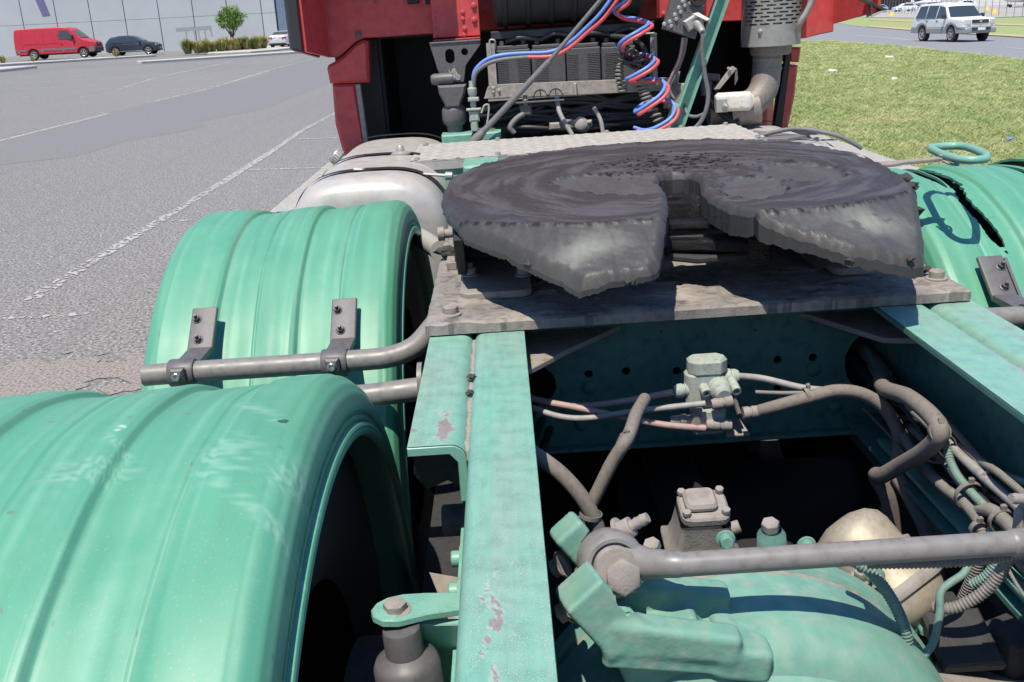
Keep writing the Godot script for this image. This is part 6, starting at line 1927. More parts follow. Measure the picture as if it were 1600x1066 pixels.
	# painted bays
	var lines := [[-3.22, -5.6, -3.24, -6.6, 0.10, 0.10], [-3.24, -6.6, -3.28, -9.9, 0.10, 0.22], [-3.28, -9.9, -3.33, -12.6, 0.11, 0.34], [-3.33, -12.6, -3.44, -15.3, 0.10, 0.34], [-3.44, -15.3, -3.34, -24.0, 0.10, 0.25], [-3.24, -5.22, -2.7, -5.26, 0.07, -0.02], [-3.28, -8.03, -2.95, -8.05, 0.07, 0.1], [-3.30, -11.02, -1.6, -10.97, 0.09, 0.25], [-3.36, -14.09, -1.6, -14.05, 0.09, 0.30], [-3.45, -17.1, -1.6, -17.1, 0.09, 0.25],
		[-8.10, -12.0, -8.33, -20.2, 0.12, 0.32], [-8.5, -23.2, -8.54, -28.6, 0.12, 0.20], [-8.6, -29.0, -9.52, -40.3, 0.12, 0.42], [-9.6, -41.0, -10.3, -55.0, 0.13, 0.2], [-11.6, -29.5, -13.0, -37.0, 0.13, 0.15], [-13.06, -37.7, -14.6, -53.8, 0.13, 0.25], [-12.0, -26.2, -11.1, -26.75, 0.13, 0.2], [-12.4, -30.1, -10.6, -30.6, 0.13, 0.25], [-9.7, -28.1, -8.7, -29.4, 0.12, 0.05], [-11.3, -33.9, -9.0, -34.3, 0.13, 0.25], [-11.8, -38.6, -9.3, -39.0, 0.13, 0.15], [-14.0, -43.5, -9.8, -44.2, 0.14, 0.2], [-17.0, -31.6, -13.5, -32.7, 0.14, 0.12], [-16.6, -26.5, -13.0, -27.3, 0.13, 0.0], [-16.0, -22.5, -12.4, -23.0, 0.13, -0.05], [-13.8, -18.6, -11.5, -18.9, 0.12, 0.0], [-19.0, -36.5, -13.4, -38.2, 0.15, 0.12], [-21.0, -42.0, -14.2, -44.5, 0.15, 0.12], [-12.0, -49.5, -9.9, -50.0, 0.15, 0.25]]
	m = MB.new()
	for l in lines:
		drape(m, band(l[0], l[1], l[2], l[3], l[4]), 0.004, 0.012 if l[1] > -16.0 else 0.05, l[5] - 0.20, 15.0 if l[1] > -16.0 else 2.6)
	struct("painted_parking_line", m, paint)
	# kerbs and garden beds
	m = MB.new()
	for k in [[-13.0, -69.0, -18.2, -59.2, -20.1, -55.9, -20.6, -56.6, -18.9, -60.4, -13.9, -70.2], [-30.5, -61.2, -26.6, -70.2, -25.2, -73.6, -26.0, -74.6, -27.8, -71.0, -31.6, -61.8, -45.0, -44.0, -43.0, -43.0], [-25.0, -49.9, -25.4, -54.8, -26.4, -54.4, -36.0, -38.0, -34.0, -37.0]]:
		kerb(m, V2(k), 0.16)
	struct("kerb", m, conc)
	m = MB.new()
	kerb(m, V2([-21.3, -73.0, -18.6, -74.9, -17.6, -79.0, -17.4, -96.0, -22.0, -96.0, -22.6, -78.0]), 0.15)
	struct("garden_kerb", m, conc)
	# right-hand side: verge, road, airfield grass, apron
	m = MB.new()
	drape(m, V2([1.35, 6.0, 1.45, -4.0, 1.8, -30.0, 3.0, -120.0, 13.0, -120.0, 18.0, -59.6, 17.0, -43.4, 14.95, -28.8, 13.0, -16.0, 9.0, 0.0, 8.0, 6.0]), 0.03, 0.5)
	struct("grass_verge_ground", m, soil)
	m = MB.new()
	drape(m, V2([8.0, 6.0, 9.0, 0.0, 13.0, -16.0, 14.95, -28.8, 17.0, -43.4, 18.0, -59.6, 18.3, -75.0, 15.0, -130.0, 42.0, -130.0, 33.0, -91.8, 30.0, -73.8, 26.1, -50.0, 23.0, -33.0, 20.0, -15.0, 18.0, 6.0]), 0.015, 1.5)
	struct("road", m, roadm)
	m = MB.new()
	for l in [[27.0, -92.0, 25.5, -78.0], [24.67, -69.9, 21.82, -50.15], [20.1, -40.0, 17.6, -24.0]]:
		drape(m, band(l[0], l[1], l[2], l[3], 0.20), 0.022, 0.12)
	struct("painted_centre_line", m, paint)
	m = MB.new()
	drape(m, V2([18.0, 6.0, 20.0, -15.0, 23.0, -33.0, 26.1, -50.0, 30.0, -73.8, 33.0, -91.8, 42.0, -130.0, 60.0, -175.0, 900.0, -175.0, 900.0, 6.0]), 0.03, 6.0)
	struct("airfield_grass", m, soil)
	m = MB.new()
	drape(m, V2([26.0, -49.0, 29.9, -72.8, 33.0, -91.0, 34.0, -91.0, 30.8, -72.0, 27.0, -49.0]), 0.06, 0.7)
	drape(m, V2([36.0, -66.0, 40.0, -95.0, 44.0, -120.0, 45.5, -120.0, 41.5, -95.0, 37.3, -66.0]), 0.06, 0.7)
	struct("dry_grass_path", m, mat("dry_grass", Color(0.40, 0.33, 0.20), 0.95, 0.0, {"tex": M.soft, "scale": 0.3, "world": true}))
	m = MB.new()
	drape(m, V2([47.0, -100.0, 50.0, -132.0, 58.0, -180.0, 60.0, -400.0, 900.0, -400.0, 900.0, -60.0, 60.0, -88.0]), 0.07, 8.0)
	struct("airport_apron", m, mat("apron_concrete", Color(0.33, 0.32, 0.30), 0.9, 0.0, {"tex": M.soft, "scale": 0.1, "world": true}))
	verge_blades()
	for q in [[8.01, -24.74, 0.10], [12.19, -31.73, 0.13], [8.16, -21.18, 0.07], [5.28, -10.69, 0.03]]:
		m = MB.new()
		var c := Vector3(q[0], gy(q[0], q[1]) + 0.09, q[1])
		var mm := blob(c, q[2])
		var blue: bool = q[2] < 0.05
		tag(part(self, "paper_scrap" if not blue else "blue_wrapper", mm, M.white if not blue else M.bluehose), ["crumpled white paper scrap on the verge grass near the truck", "larger crumpled white paper scrap on the verge close to the road", "small white paper scrap on the grass beside the crumpled paper", "tiny blue wrapper on the grass near the green handle"][[0.10, 0.13, 0.07, 0.03].find(q[2])], "litter", "scraps of litter on the verge")

func kerb(m: MB, p: PackedVector2Array, h: float) -> void:
	# a raised bed with a bevelled concrete edge
	p = ccw(p)
	var q := inset(p, 0.04)
	var k := p.size()
	for i in k:
		var j := (i + 1) % k
		var a0 := Vector3(p[i].x, gy(p[i].x, p[i].y) - 0.1, p[i].y)
		var b0 := Vector3(p[j].x, gy(p[j].x, p[j].y) - 0.1, p[j].y)
		var up := Vector3(0, h + 0.06, 0)
		m.fquad(a0, b0, b0 + up, a0 + up)
		var a1 := Vector3(q[i].x, a0.y + h + 0.1, q[i].y)
		var b1 := Vector3(q[j].x, b0.y + h + 0.1, q[j].y)
		m.fquad(a0 + up, b0 + up, b1, a1)
	var t := Geometry2D.triangulate_polygon(q)
	for i in t.size() / 3:
		var w := []
		for e in 3:
			var z := q[t[i * 3 + e]]
			w.append(Vector3(z.x, gy(z.x, z.y) + h, z.y))
		m.ftri(w[0], w[1], w[2])

func verge_blades() -> void:
	var m := MB.new()
	for i in 11:   # one tuft
		var a := rng.randf() * TAU
		var r := rng.randf() * 0.05
		var b := Vector3(cos(a) * r, 0, sin(a) * r)
		var lean := Vector3(rng.randfn(0, 0.025), 0, rng.randfn(0, 0.025))
		var h := rng.randf_range(0.035, 0.085)
		var w := Vector3(cos(a + 1.3), 0, sin(a + 1.3)) * 0.0035
		var mid := b + lean * 0.4 + Vector3(0, h * 0.6, 0)
		m.fquad(b - w, b + w, mid + w * 0.8, mid - w * 0.8)
		m.ftri(mid - w * 0.8, mid + w * 0.8, b + lean * 1.6 + Vector3(0, h, 0))
	var mm := MultiMesh.new()
	mm.transform_format = MultiMesh.TRANSFORM_3D
	mm.use_colors = true
	mm.mesh = m.mesh()
	var xf := []
	var cl := []
	var edge := V2([1.5, 1.0, 1.5, -4.0, 1.9, -30.0, 2.2, -60.0, 17.9, -60.0, 17.0, -43.4, 14.9, -28.8, 12.9, -16.0, 9.0, 0.0, 9.0, 1.0])
	for i in 150000:
		var d := pow(rng.randf(), 1.7) * 52.0 + 1.5
		var z := -d
		var x := (lerpf(0.28, 0.64, rng.randf()) if i % 4 else lerpf(0.05, 1.0, rng.randf())) * d + rng.randf_range(-0.6, 0.6) - 0.32
		if d < 9.0:
			x = rng.randf_range(1.5, 7.0)
		if poly_sd(Vector2(x, z), edge) > -0.05:
			continue
		var s := rng.randf_range(0.6, 1.2) * (1.0 + d * 0.025)
		var bs := Basis(Vector3.UP, rng.randf() * TAU).scaled(Vector3(s * (1.0 + d * 0.02), s * 0.85, s * (1.0 + d * 0.02)))
		xf.append(Transform3D(bs, Vector3(x, gy(x, z) + 0.025, z)))
		var dry := clampf(0.30 + 0.6 * nz.get_noise_2d(x * 0.7, z * 0.7) + rng.randfn(0, 0.25), 0.0, 1.0)
		var c := Color(0.30, 0.375, 0.145).lerp(Color(0.62, 0.55, 0.33), pow(dry, 1.4))
		var k := rng.randf_range(0.75, 1.2)
		cl.append(Color(c.r * k, c.g * k, c.b * k))
	mm.instance_count = xf.size()
	for i in xf.size():
		mm.set_instance_transform(i, xf[i])
		mm.set_instance_color(i, cl[i])
	var o := MultiMeshInstance3D.new()
	o.name = "verge_grass"
	o.multimesh = mm
	var gm := mat("grass_blade", Color(1, 1, 1), 0.7, 0.0, {"vc": true, "spec": 0.25})
	gm.backlight_enabled = true
	gm.backlight = Color(0.35, 0.4, 0.2)
	o.material_override = gm
	add_child(o)
	tag(o, "sunlit short verge grass mixed green and straw between truck and road", "grass")
	o.set_meta("kind", "stuff")

# ---------------------------------------------------------------- warehouse at the back of the car park
func warehouse() -> void:
	var gz := 0.30
	var t := thing("warehouse", "long pale grey tilt-up panel warehouse behind the car park", "warehouse", at(Vector3(-34, gz, -97)))
	var pm := mat("pale_wall_paint", Color(0.40, 0.435, 0.46), 0.8, 0.0, {"tex": M.even, "scale": 0.12, "vc": true})
	var jm := mat("panel_joint", Color(0.25, 0.265, 0.28), 0.9)
	var m := MB.new()
	box(m, Vector3(-9.2, 5.8, -10.2), Vector3(44.0, 12.2, 20.0), 0.0)
	part(t, "core_wall", m, jm)
	var xs := [-30.9, -27.6, -24.3, -21.0, -17.7, -14.4, -11.2, -8.0, -4.75, -1.5, 1.75, 5.0, 8.25, 11.5, 12.82]
	for i in xs.size() - 1:
		for j in 3:
			var y0: float = [-0.4, 3.15, 7.4][j]
			var y1: float = [3.12, 7.37, 11.8][j]
			# the joints fall a little to the left, with the land
			m = MB.new()
			var w: float = xs[i + 1] - xs[i] - 0.07
			m.col = Color.WHITE * rng.randf_range(0.94, 1.0)
			box(m, Vector3((xs[i] + xs[i + 1]) / 2.0, (y0 + y1) / 2.0, -0.08), Vector3(w, y1 - y0, 0.16), 0.012)
			part(t, "wall_panel", m, pm)
	m = MB.new()
	box(m, Vector3(16.2, 5.6, -3.0), Vector3(6.6, 12.0, 5.6), 0.02)
	part(t, "blue_entrance_wall", m, mat("blue_grey_cladding", Color(0.125, 0.19, 0.285), 0.6, 0.0, {"tex": M.soft, "scale": 0.4}))
	m = MB.new()
	for k in 6:
		box(m, Vector3(13.4 + k * 1.05, 5.6, -0.17), Vector3(0.05, 11.9, 0.05), 0.01)
	part(t, "cladding_rib", m, jm)
	m = MB.new()   # lower end of a painted sign stroke
	slab(m, [Vector3(-10.6, 9.0, 0.012), Vector3(-9.25, 3.80, 0.012), Vector3(-8.5, 3.85, 0.012), Vector3(-9.6, 9.0, 0.012)], 0.010, 0.0)
	part(t, "painted_sign_stroke", m, mat("purple_sign_paint", Color(0.13, 0.12, 0.24), 0.6))
	# darker grey bar with narrow strips reaching down from it
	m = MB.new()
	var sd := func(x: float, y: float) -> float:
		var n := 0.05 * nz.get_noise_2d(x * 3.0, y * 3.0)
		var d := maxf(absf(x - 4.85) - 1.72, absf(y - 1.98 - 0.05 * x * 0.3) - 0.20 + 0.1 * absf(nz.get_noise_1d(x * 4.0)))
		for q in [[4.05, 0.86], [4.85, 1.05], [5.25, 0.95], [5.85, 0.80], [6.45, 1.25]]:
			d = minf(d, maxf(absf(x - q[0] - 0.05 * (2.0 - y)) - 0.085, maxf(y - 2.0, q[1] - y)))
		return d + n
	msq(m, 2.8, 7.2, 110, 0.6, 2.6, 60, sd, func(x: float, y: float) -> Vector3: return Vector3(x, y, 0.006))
	part(t, "grey_wall_mark", m, mat("wall_mark_grey", Color(0.27, 0.29, 0.305), 0.9), ID, "darker grey bar with narrow downward strips on the wall")

# ---------------------------------------------------------------- vehicles
func body(m: MB, prof: PackedVector2Array, hw: Callable, bev: float) -> void:
	# a closed shell from a side outline (x forward, y up); hw gives the half width at each point
	var p := ccw(prof)
	var q := inset(p, bev)
	var k := p.size()
	for s in [-1.0, 1.0]:
		var t := Geometry2D.triangulate_polygon(q)
		var base := m.v.size()
		for w in q:
			var h: float = hw.call(w.x, w.y)
			var dx: float = (hw.call(w.x + 0.05, w.y) - hw.call(w.x - 0.05, w.y)) / 0.1
			var dy: float = (hw.call(w.x, w.y + 0.05) - hw.call(w.x, w.y - 0.05)) / 0.1
			m.vert(Vector3(w.x, w.y, s * h), Vector3(-dx, -dy, s).normalized())
		for i in t.size() / 3:
			m.tri(base + t[i * 3], base + t[i * 3 + 1], base + t[i * 3 + 2])
		for i in k:
			var j := (i + 1) % k
			m.fquad(Vector3(q[i].x, q[i].y, s * hw.call(q[i].x, q[i].y)), Vector3(q[j].x, q[j].y, s * hw.call(q[j].x, q[j].y)), Vector3(p[j].x, p[j].y, s * (hw.call(p[j].x, p[j].y) - bev)), Vector3(p[i].x, p[i].y, s * (hw.call(p[i].x, p[i].y) - bev)))
	for i in k:
		var j := (i + 1) % k
		var hi: float = hw.call(p[i].x, p[i].y) - bev
		var hj: float = hw.call(p[j].x, p[j].y) - bev
		var e := (p[j] - p[i]).normalized()
		var ep := (p[i] - p[(i - 1 + k) % k]).normalized()
		var en := (p[(j + 1) % k] - p[j]).normalized()
		var nn := Vector2(e.y, -e.x)
		var na := (nn + Vector2(ep.y, -ep.x)).normalized() if e.dot(ep) > 0.75 else nn
		var nb := (nn + Vector2(en.y, -en.x)).normalized() if e.dot(en) > 0.75 else nn
		m.quad(Vector3(p[i].x, p[i].y, -hi), Vector3(p[j].x, p[j].y, -hj), Vector3(p[j].x, p[j].y, hj), Vector3(p[i].x, p[i].y, hi), Vector3(na.x, na.y, 0), Vector3(nb.x, nb.y, 0), Vector3(nb.x, nb.y, 0), Vector3(na.x, na.y, 0))

func side_panel(m: MB, poly: PackedVector2Array, hw: Callable, off: float, side: float) -> void:
	var p := ccw(poly)
	var t := Geometry2D.triangulate_polygon(p)
	var base := m.v.size()
	for w in p:
		var dy: float = (hw.call(w.x, w.y + 0.05) - hw.call(w.x, w.y - 0.05)) / 0.1
		m.vert(Vector3(w.x, w.y, side * (hw.call(w.x, w.y) + off)), Vector3(0, -dy, side).normalized())
	for i in t.size() / 3:
		m.tri(base + t[i * 3], base + t[i * 3 + 1], base + t[i * 3 + 2])
	for i in p.size():
		var j := (i + 1) % p.size()
		var a := Vector3(p[i].x, p[i].y, side * (hw.call(p[i].x, p[i].y) + off))
		var b := Vector3(p[j].x, p[j].y, side * (hw.call(p[j].x, p[j].y) + off))
		m.fquad(a, b, b - Vector3(0, 0, side * (off + 0.03)), a - Vector3(0, 0, side * (off + 0.03)))

func cross_panel(m: MB, a: Vector2, b: Vector2, wa: float, wb: float, off: float) -> void:   # windscreen, rear window, grille
	var d := (b - a).normalized()
	var n := Vector2(d.y, -d.x) * off
	if n.y < 0.0 and absf(n.y) > absf(n.x):
		n = -n
	var rows := []
	for e in [[a, wa], [a.lerp(b, 0.5), (wa + wb) / 2], [b, wb]]:
		var row := PackedVector3Array()
		for i in 9:
			var s := -1.0 + i / 4.0
			var q: Vector2 = e[0] + n * (1.0 - 0.6 * s * s)
			row.append(Vector3(q.x, q.y, e[1] * s))
		rows.append(row)
	m.grid(rows)

func road_wheel(t: Node3D, c: Vector3, r: float, w: float, side: float, spokes := 5) -> void:
	var b := by(Vector3(0, 0, side))
	var m := MB.new()
	lathe(m, [Vector2(r * 0.62, -w / 2), Vector2(r * 0.9, -w / 2), Vector2(r, -w * 0.38), Vector2(r, w * 0.38), Vector2(r * 0.9, w / 2), Vector2(r * 0.62, w / 2)], at(c, b), 28)
	lathe(m, [Vector2(r * 0.62, w * 0.1), Vector2(0, w * 0.1)], at(c, b), 20)
	var wl := part(t, "wheel", m, M.tyre)
	m = MB.new()
	lathe(m, [Vector2(r * 0.66, w * 0.5), Vector2(r * 0.63, w * 0.52), Vector2(r * 0.57, w * 0.44), Vector2(r * 0.57, w * 0.2)], at(c, b), 24)
	lathe(m, [Vector2(r * 0.16, w * 0.3), Vector2(r * 0.15, w * 0.48), Vector2(0, w * 0.5)], at(c, b), 14)
	for i in spokes:
		var a := TAU * i / spokes
		box(m, c + b * Vector3(cos(a) * r * 0.36, w * 0.38, sin(a) * r * 0.36), Vector3(r * 0.46, w * 0.12, r * 0.13), 0.004, b * Basis(Vector3.UP, -a))
	part(wl, "rim", m, M.rim)

func arch(cx: float, cy: float, r: float, y: float) -> Array:   # wheel arch points, from front to back (x falling)
	var o := []
	var a0 := asin(clampf((y - cy) / r, -1.0, 1.0))
	for i in 9:
		var a := a0 + (PI - 2.0 * a0) * i / 8.0
		o.append([cx + r * cos(a), cy + r * sin(a)])
	return o

func P2(a: Array) -> PackedVector2Array:
	var o := PackedVector2Array()
	for q in a:
		o.append(Vector2(q[0], q[1]))
	return o

func background() -> void:
	red_van()
	dark_hatch()
	silver_sedan()
	four_wheel_drive()
	garden()
	airfield()

func red_van() -> void:
	var t := thing("red_van", "red high-sided delivery van with grey lower trim parked by the warehouse wall", "van", at(Vector3(-33.2, 0.50, -76.2), Basis(Vector3.UP, deg_to_rad(2.0))))
	var paint := mat("van_red", Color(0.52, 0.03, 0.055), 0.35, 0.0, {"tex": M.soft, "scale": 0.8})
	var hw := func(x: float, y: float) -> float:
		var w := 0.99 - 0.05 * maxf(0.0, y - 1.1) / 1.1
		if x > 2.2:
			w -= 0.16 * pow((x - 2.2) / 0.75, 2.0)
		return w
	var out := [[2.90, 0.45], [2.95, 0.62], [2.93, 0.95], [2.82, 1.12], [2.05, 1.38], [1.35, 2.02], [1.15, 2.17], [0.6, 2.23], [-1.0, 2.24], [-2.55, 2.20], [-2.78, 2.12], [-2.88, 1.6], [-2.92, 0.9], [-2.90, 0.38]]
	var bottom := [[-2.2, 0.36]]
	var pts := []
	pts.append_array(out)
	pts.append([-2.1, 0.36])
	var ra := arch(-1.62, 0.36, 0.42, 0.38)
	ra.reverse()
	pts.append_array(ra)
	var fa := arch(2.04, 0.36, 0.42, 0.38)
	fa.reverse()
	pts.append_array(fa)
	var m := MB.new()
	body(m, P2(pts), hw, 0.05)
	part(t, "body", m, paint)
	m = MB.new()
	box(m, Vector3(0, 0.55, 0), Vector3(5.5, 0.5, 1.5), 0.02)
	part(t, "underbody", m, M.shade)
	for s in [-1.0, 1.0]:
		for x in [-1.62, 2.04]:
			road_wheel(t, Vector3(x, 0.35, 0.84 * s), 0.345, 0.22, s, 6)
		m = MB.new()
		side_panel(m, P2([[0.42, 1.36], [1.55, 1.36], [1.50, 1.52], [1.12, 1.98], [0.48, 2.0]]), hw, 0.006, s)
		part(t, "side_window", m, M.glass)
		m = MB.new()
		for e in [[[-1.15, 0.62], [1.58, 0.62], [1.58, 0.76], [-1.15, 0.76]], [[-2.88, 0.62], [-2.08, 0.62], [-2.08, 0.76], [-2.88, 0.76]]]:
			side_panel(m, P2(e), hw, 0.02, s)
		side_panel(m, P2([[2.50, 0.42], [2.84, 0.44], [2.86, 0.80], [2.52, 0.80]]), hw, 0.02, s)
		part(t, "rub_strip", m, M.greytrim)
		m = MB.new()
		for e in [[-0.75, 1.0, 0.02], [0.36, 1.2, 0.02], [-2.3, 1.2, 0.015]]:
			side_panel(m, P2([[e[0], 0.80], [e[0] + e[2], 0.80], [e[0] + e[2], 2.0], [e[0], 2.0]]), hw, 0.003, s)
		side_panel(m, P2([[-2.2, 1.10], [0.30, 1.10], [0.30, 1.12], [-2.2, 1.12]]), hw, 0.003, s)
		side_panel(m, P2([[0.48, 1.02], [0.62, 1.02], [0.62, 1.08], [0.48, 1.08]]), hw, 0.02, s)
		part(t, "door_seam", m, mat("dark_red_seam", Color(0.22, 0.012, 0.02), 0.6))
		m = MB.new()
		box(m, Vector3(1.42, 1.50, 1.08 * s), Vector3(0.12, 0.30, 0.18), 0.03)
		part(t, "mirror", m, M.trim)
		m = MB.new()
		box(m, Vector3(2.72, 0.98, 0.70 * s), Vector3(0.26, 0.28, 0.22), 0.05, Basis(Vector3.UP, -0.35 * s))
		part(t, "headlight", m, M.lamp)
		for x in [-2.7, -1.0, 0.55]:
			m = MB.new()
			side_panel(m, P2([[x, 0.55], [x + 0.12, 0.55], [x + 0.12, 0.60], [x, 0.60]]), hw, 0.012, s)
			part(t, "side_marker", m, mat("amber_marker", Color(0.7, 0.25, 0.03), 0.4))
	m = MB.new()
	cross_panel(m, Vector2(1.98, 1.445), Vector2(1.40, 1.975), 0.86, 0.80, 0.035)
	part(t, "windscreen", m, M.glass)
	m = MB.new()
	box(m, Vector3(2.84, 0.88, 0), Vector3(0.20, 0.36, 1.10), 0.04)
	box(m, Vector3(2.86, 0.54, 0), Vector3(0.22, 0.26, 1.60), 0.05)
	part(t, "front_grille", m, M.trim)
	m = MB.new()
	box(m, Vector3(2.965, 0.98, 0), Vector3(0.02, 0.12, 0.14), 0.004)
	part(t, "badge", m, M.chrome)

func dark_hatch() -> void:
	var t := thing("dark_hatchback", "small dark blue-grey hatchback parked right of the red van", "car", at(Vector3(-29.8, 0.42, -82.2), Basis(Vector3.UP, deg_to_rad(4.0))))
	var paint := mat("dark_blue_grey_car_paint", Color(0.045, 0.06, 0.08), 0.25, 0.3)
	var hw := func(x: float, y: float) -> float:
		var w := 0.87 - 0.34 * maxf(0.0, y - 0.92) / 0.62 * 0.75
		if x > 1.5:
			w -= 0.20 * pow((x - 1.5) / 0.6, 2.0)
		if x < -1.6:
			w -= 0.14 * pow((x + 1.6) / 0.5, 2.0)
		return w
	var pts := [[2.05, 0.32], [2.12, 0.55], [2.05, 0.78], [1.75, 0.92], [1.05, 1.02], [0.35, 1.43], [-0.1, 1.53], [-0.8, 1.53], [-1.55, 1.42], [-1.80, 1.20], [-1.98, 0.95], [-2.06, 0.75], [-2.02, 0.35], [-1.8, 0.28]]
	var ra := arch(-1.25, 0.33, 0.38, 0.28)
	ra.reverse()
	pts.append_array(ra)
	var fa := arch(1.32, 0.33, 0.38, 0.28)
	fa.reverse()
	pts.append_array(fa)
	var m := MB.new()
	body(m, P2(pts), hw, 0.05)
	part(t, "body", m, paint)
	m = MB.new()
	box(m, Vector3(0, 0.45, 0), Vector3(3.8, 0.4, 1.3), 0.02)
	part(t, "underbody", m, M.shade)
	for s in [-1.0, 1.0]:
		for x in [-1.25, 1.32]:
			road_wheel(t, Vector3(x, 0.33, 0.76 * s), 0.33, 0.2, s, 5)
		m = MB.new()
		side_panel(m, P2([[-0.25, 0.98], [0.85, 1.02], [0.28, 1.36], [-0.22, 1.43]]), hw, 0.006, s)
		side_panel(m, P2([[-1.35, 1.02], [-0.32, 0.98], [-0.29, 1.43], [-0.85, 1.42], [-1.2, 1.28]]), hw, 0.006, s)
		part(t, "side_window", m, M.glass)
		m = MB.new()
		side_panel(m, P2([[-0.88, 0.30], [0.92, 0.30], [0.92, 0.36], [-0.88, 0.36]]), hw, 0.03, s)
		part(t, "sill_strip", m, M.chrome)
		m = MB.new()
		box(m, Vector3(0.72, 1.04, 0.92 * s), Vector3(0.14, 0.13, 0.16), 0.03)
		part(t, "mirror", m, paint)
		m = MB.new()
		box(m, Vector3(1.88, 0.74, 0.62 * s), Vector3(0.30, 0.12, 0.26), 0.04, Basis(Vector3.UP, -0.5 * s))
		part(t, "headlight", m, M.lamp)
		m = MB.new()
		box(m, Vector3(-1.96, 0.88, 0.62 * s), Vector3(0.16, 0.13, 0.26), 0.03, Basis(Vector3.UP, 0.4 * s))
		part(t, "tail_light", m, M.tail)
		for x in [-0.45, 0.55]:
			m = MB.new()
			box(m, Vector3(x, 0.84, 0.872 * s), Vector3(0.16, 0.03, 0.03), 0.008)
			part(t, "door_handle", m, M.chrome)
	m = MB.new()
	cross_panel(m, Vector2(0.98, 1.062), Vector2(0.40, 1.402), 0.72, 0.58, 0.035)
	cross_panel(m, Vector2(-1.58, 1.395), Vector2(-1.77, 1.226), 0.55, 0.62, 0.02)
	part(t, "windscreen", m, M.glass)
	m = MB.new()
	box(m, Vector3(2.06, 0.62, 0), Vector3(0.12, 0.24, 0.85), 0.03)
	box(m, Vector3(2.06, 0.36, 0), Vector3(0.12, 0.12, 1.2), 0.03)
	part(t, "front_grille", m, M.trim)
	m = MB.new()
	box(m, Vector3(2.125, 0.52, 0), Vector3(0.02, 0.10, 0.36), 0.004)
	part(t, "number_plate", m, M.plate)

func silver_sedan() -> void:
	var t := thing("silver_sedan", "silver sedan seen from behind beside the dry grass bed, half hidden by the truck cab", "car", at(Vector3(-19.3, 0.30, -91.0), Basis(Vector3.UP, deg_to_rad(84.0))))
	var paint := mat("silver_car_paint", Color(0.58, 0.60, 0.64), 0.3, 0.3)
	var hw := func(x: float, y: float) -> float:
		var w := 0.89 - 0.30 * maxf(0.0, y - 0.95) / 0.5
		if absf(x) > 1.7:
			w -= 0.16 * pow((absf(x) - 1.7) / 0.6, 2.0)
		return w
	var pts := [[2.25, 0.32], [2.3, 0.6], [2.1, 0.82], [1.1, 0.98], [0.35, 1.38], [-0.2, 1.46], [-0.9, 1.42], [-1.55, 1.12], [-2.2, 1.06], [-2.32, 0.85], [-2.34, 0.55], [-2.25, 0.32]]
	var ra := arch(-1.38, 0.33, 0.37, 0.30)
	ra.reverse()
	pts.append_array(ra)
	var fa := arch(1.38, 0.33, 0.37, 0.30)
	fa.reverse()
	pts.append_array(fa)
	var m := MB.new()
	body(m, P2(pts), hw, 0.05)
	part(t, "body", m, paint)
	m = MB.new()
	box(m, Vector3(0, 0.4, 0), Vector3(4.2, 0.36, 1.4), 0.02)
	box(m, Vector3(-2.28, 0.36, 0), Vector3(0.16, 0.14, 1.5), 0.03)
	part(t, "underbody", m, M.shade)
	m = MB.new()
	cross_panel(m, Vector2(-0.97, 1.388), Vector2(-1.48, 1.152), 0.60, 0.72, 0.03)
	cross_panel(m, Vector2(1.05, 1.007), Vector2(0.40, 1.353), 0.72, 0.60, 0.02)
	part(t, "rear_window", m, M.glass)
	for s in [-1.0, 1.0]:
		for x in [-1.38, 1.38]:
			road_wheel(t, Vector3(x, 0.33, 0.77 * s), 0.33, 0.2, s, 5)
		m = MB.new()
		box(m, Vector3(-2.27, 0.88, 0.62 * s), Vector3(0.14, 0.16, 0.42), 0.03, Basis(Vector3.UP, 0.25 * s))
		part(t, "tail_light", m, M.tail)
		m = MB.new()
		side_panel(m, P2([[-1.25, 1.0], [0.85, 1.02], [0.3, 1.30], [-0.2, 1.38], [-0.85, 1.33]]), hw, 0.006, s)
		part(t, "side_window", m, M.glass)
	m = MB.new()
	box(m, Vector3(-2.345, 0.80, 0), Vector3(0.02, 0.12, 0.38), 0.004)
	part(t, "number_plate", m, M.plate)
	m = MB.new()
	box(m, Vector3(-2.335, 0.90, 0), Vector3(0.03, 0.03, 0.7), 0.008)
	part(t, "boot_trim", m, M.chrome)

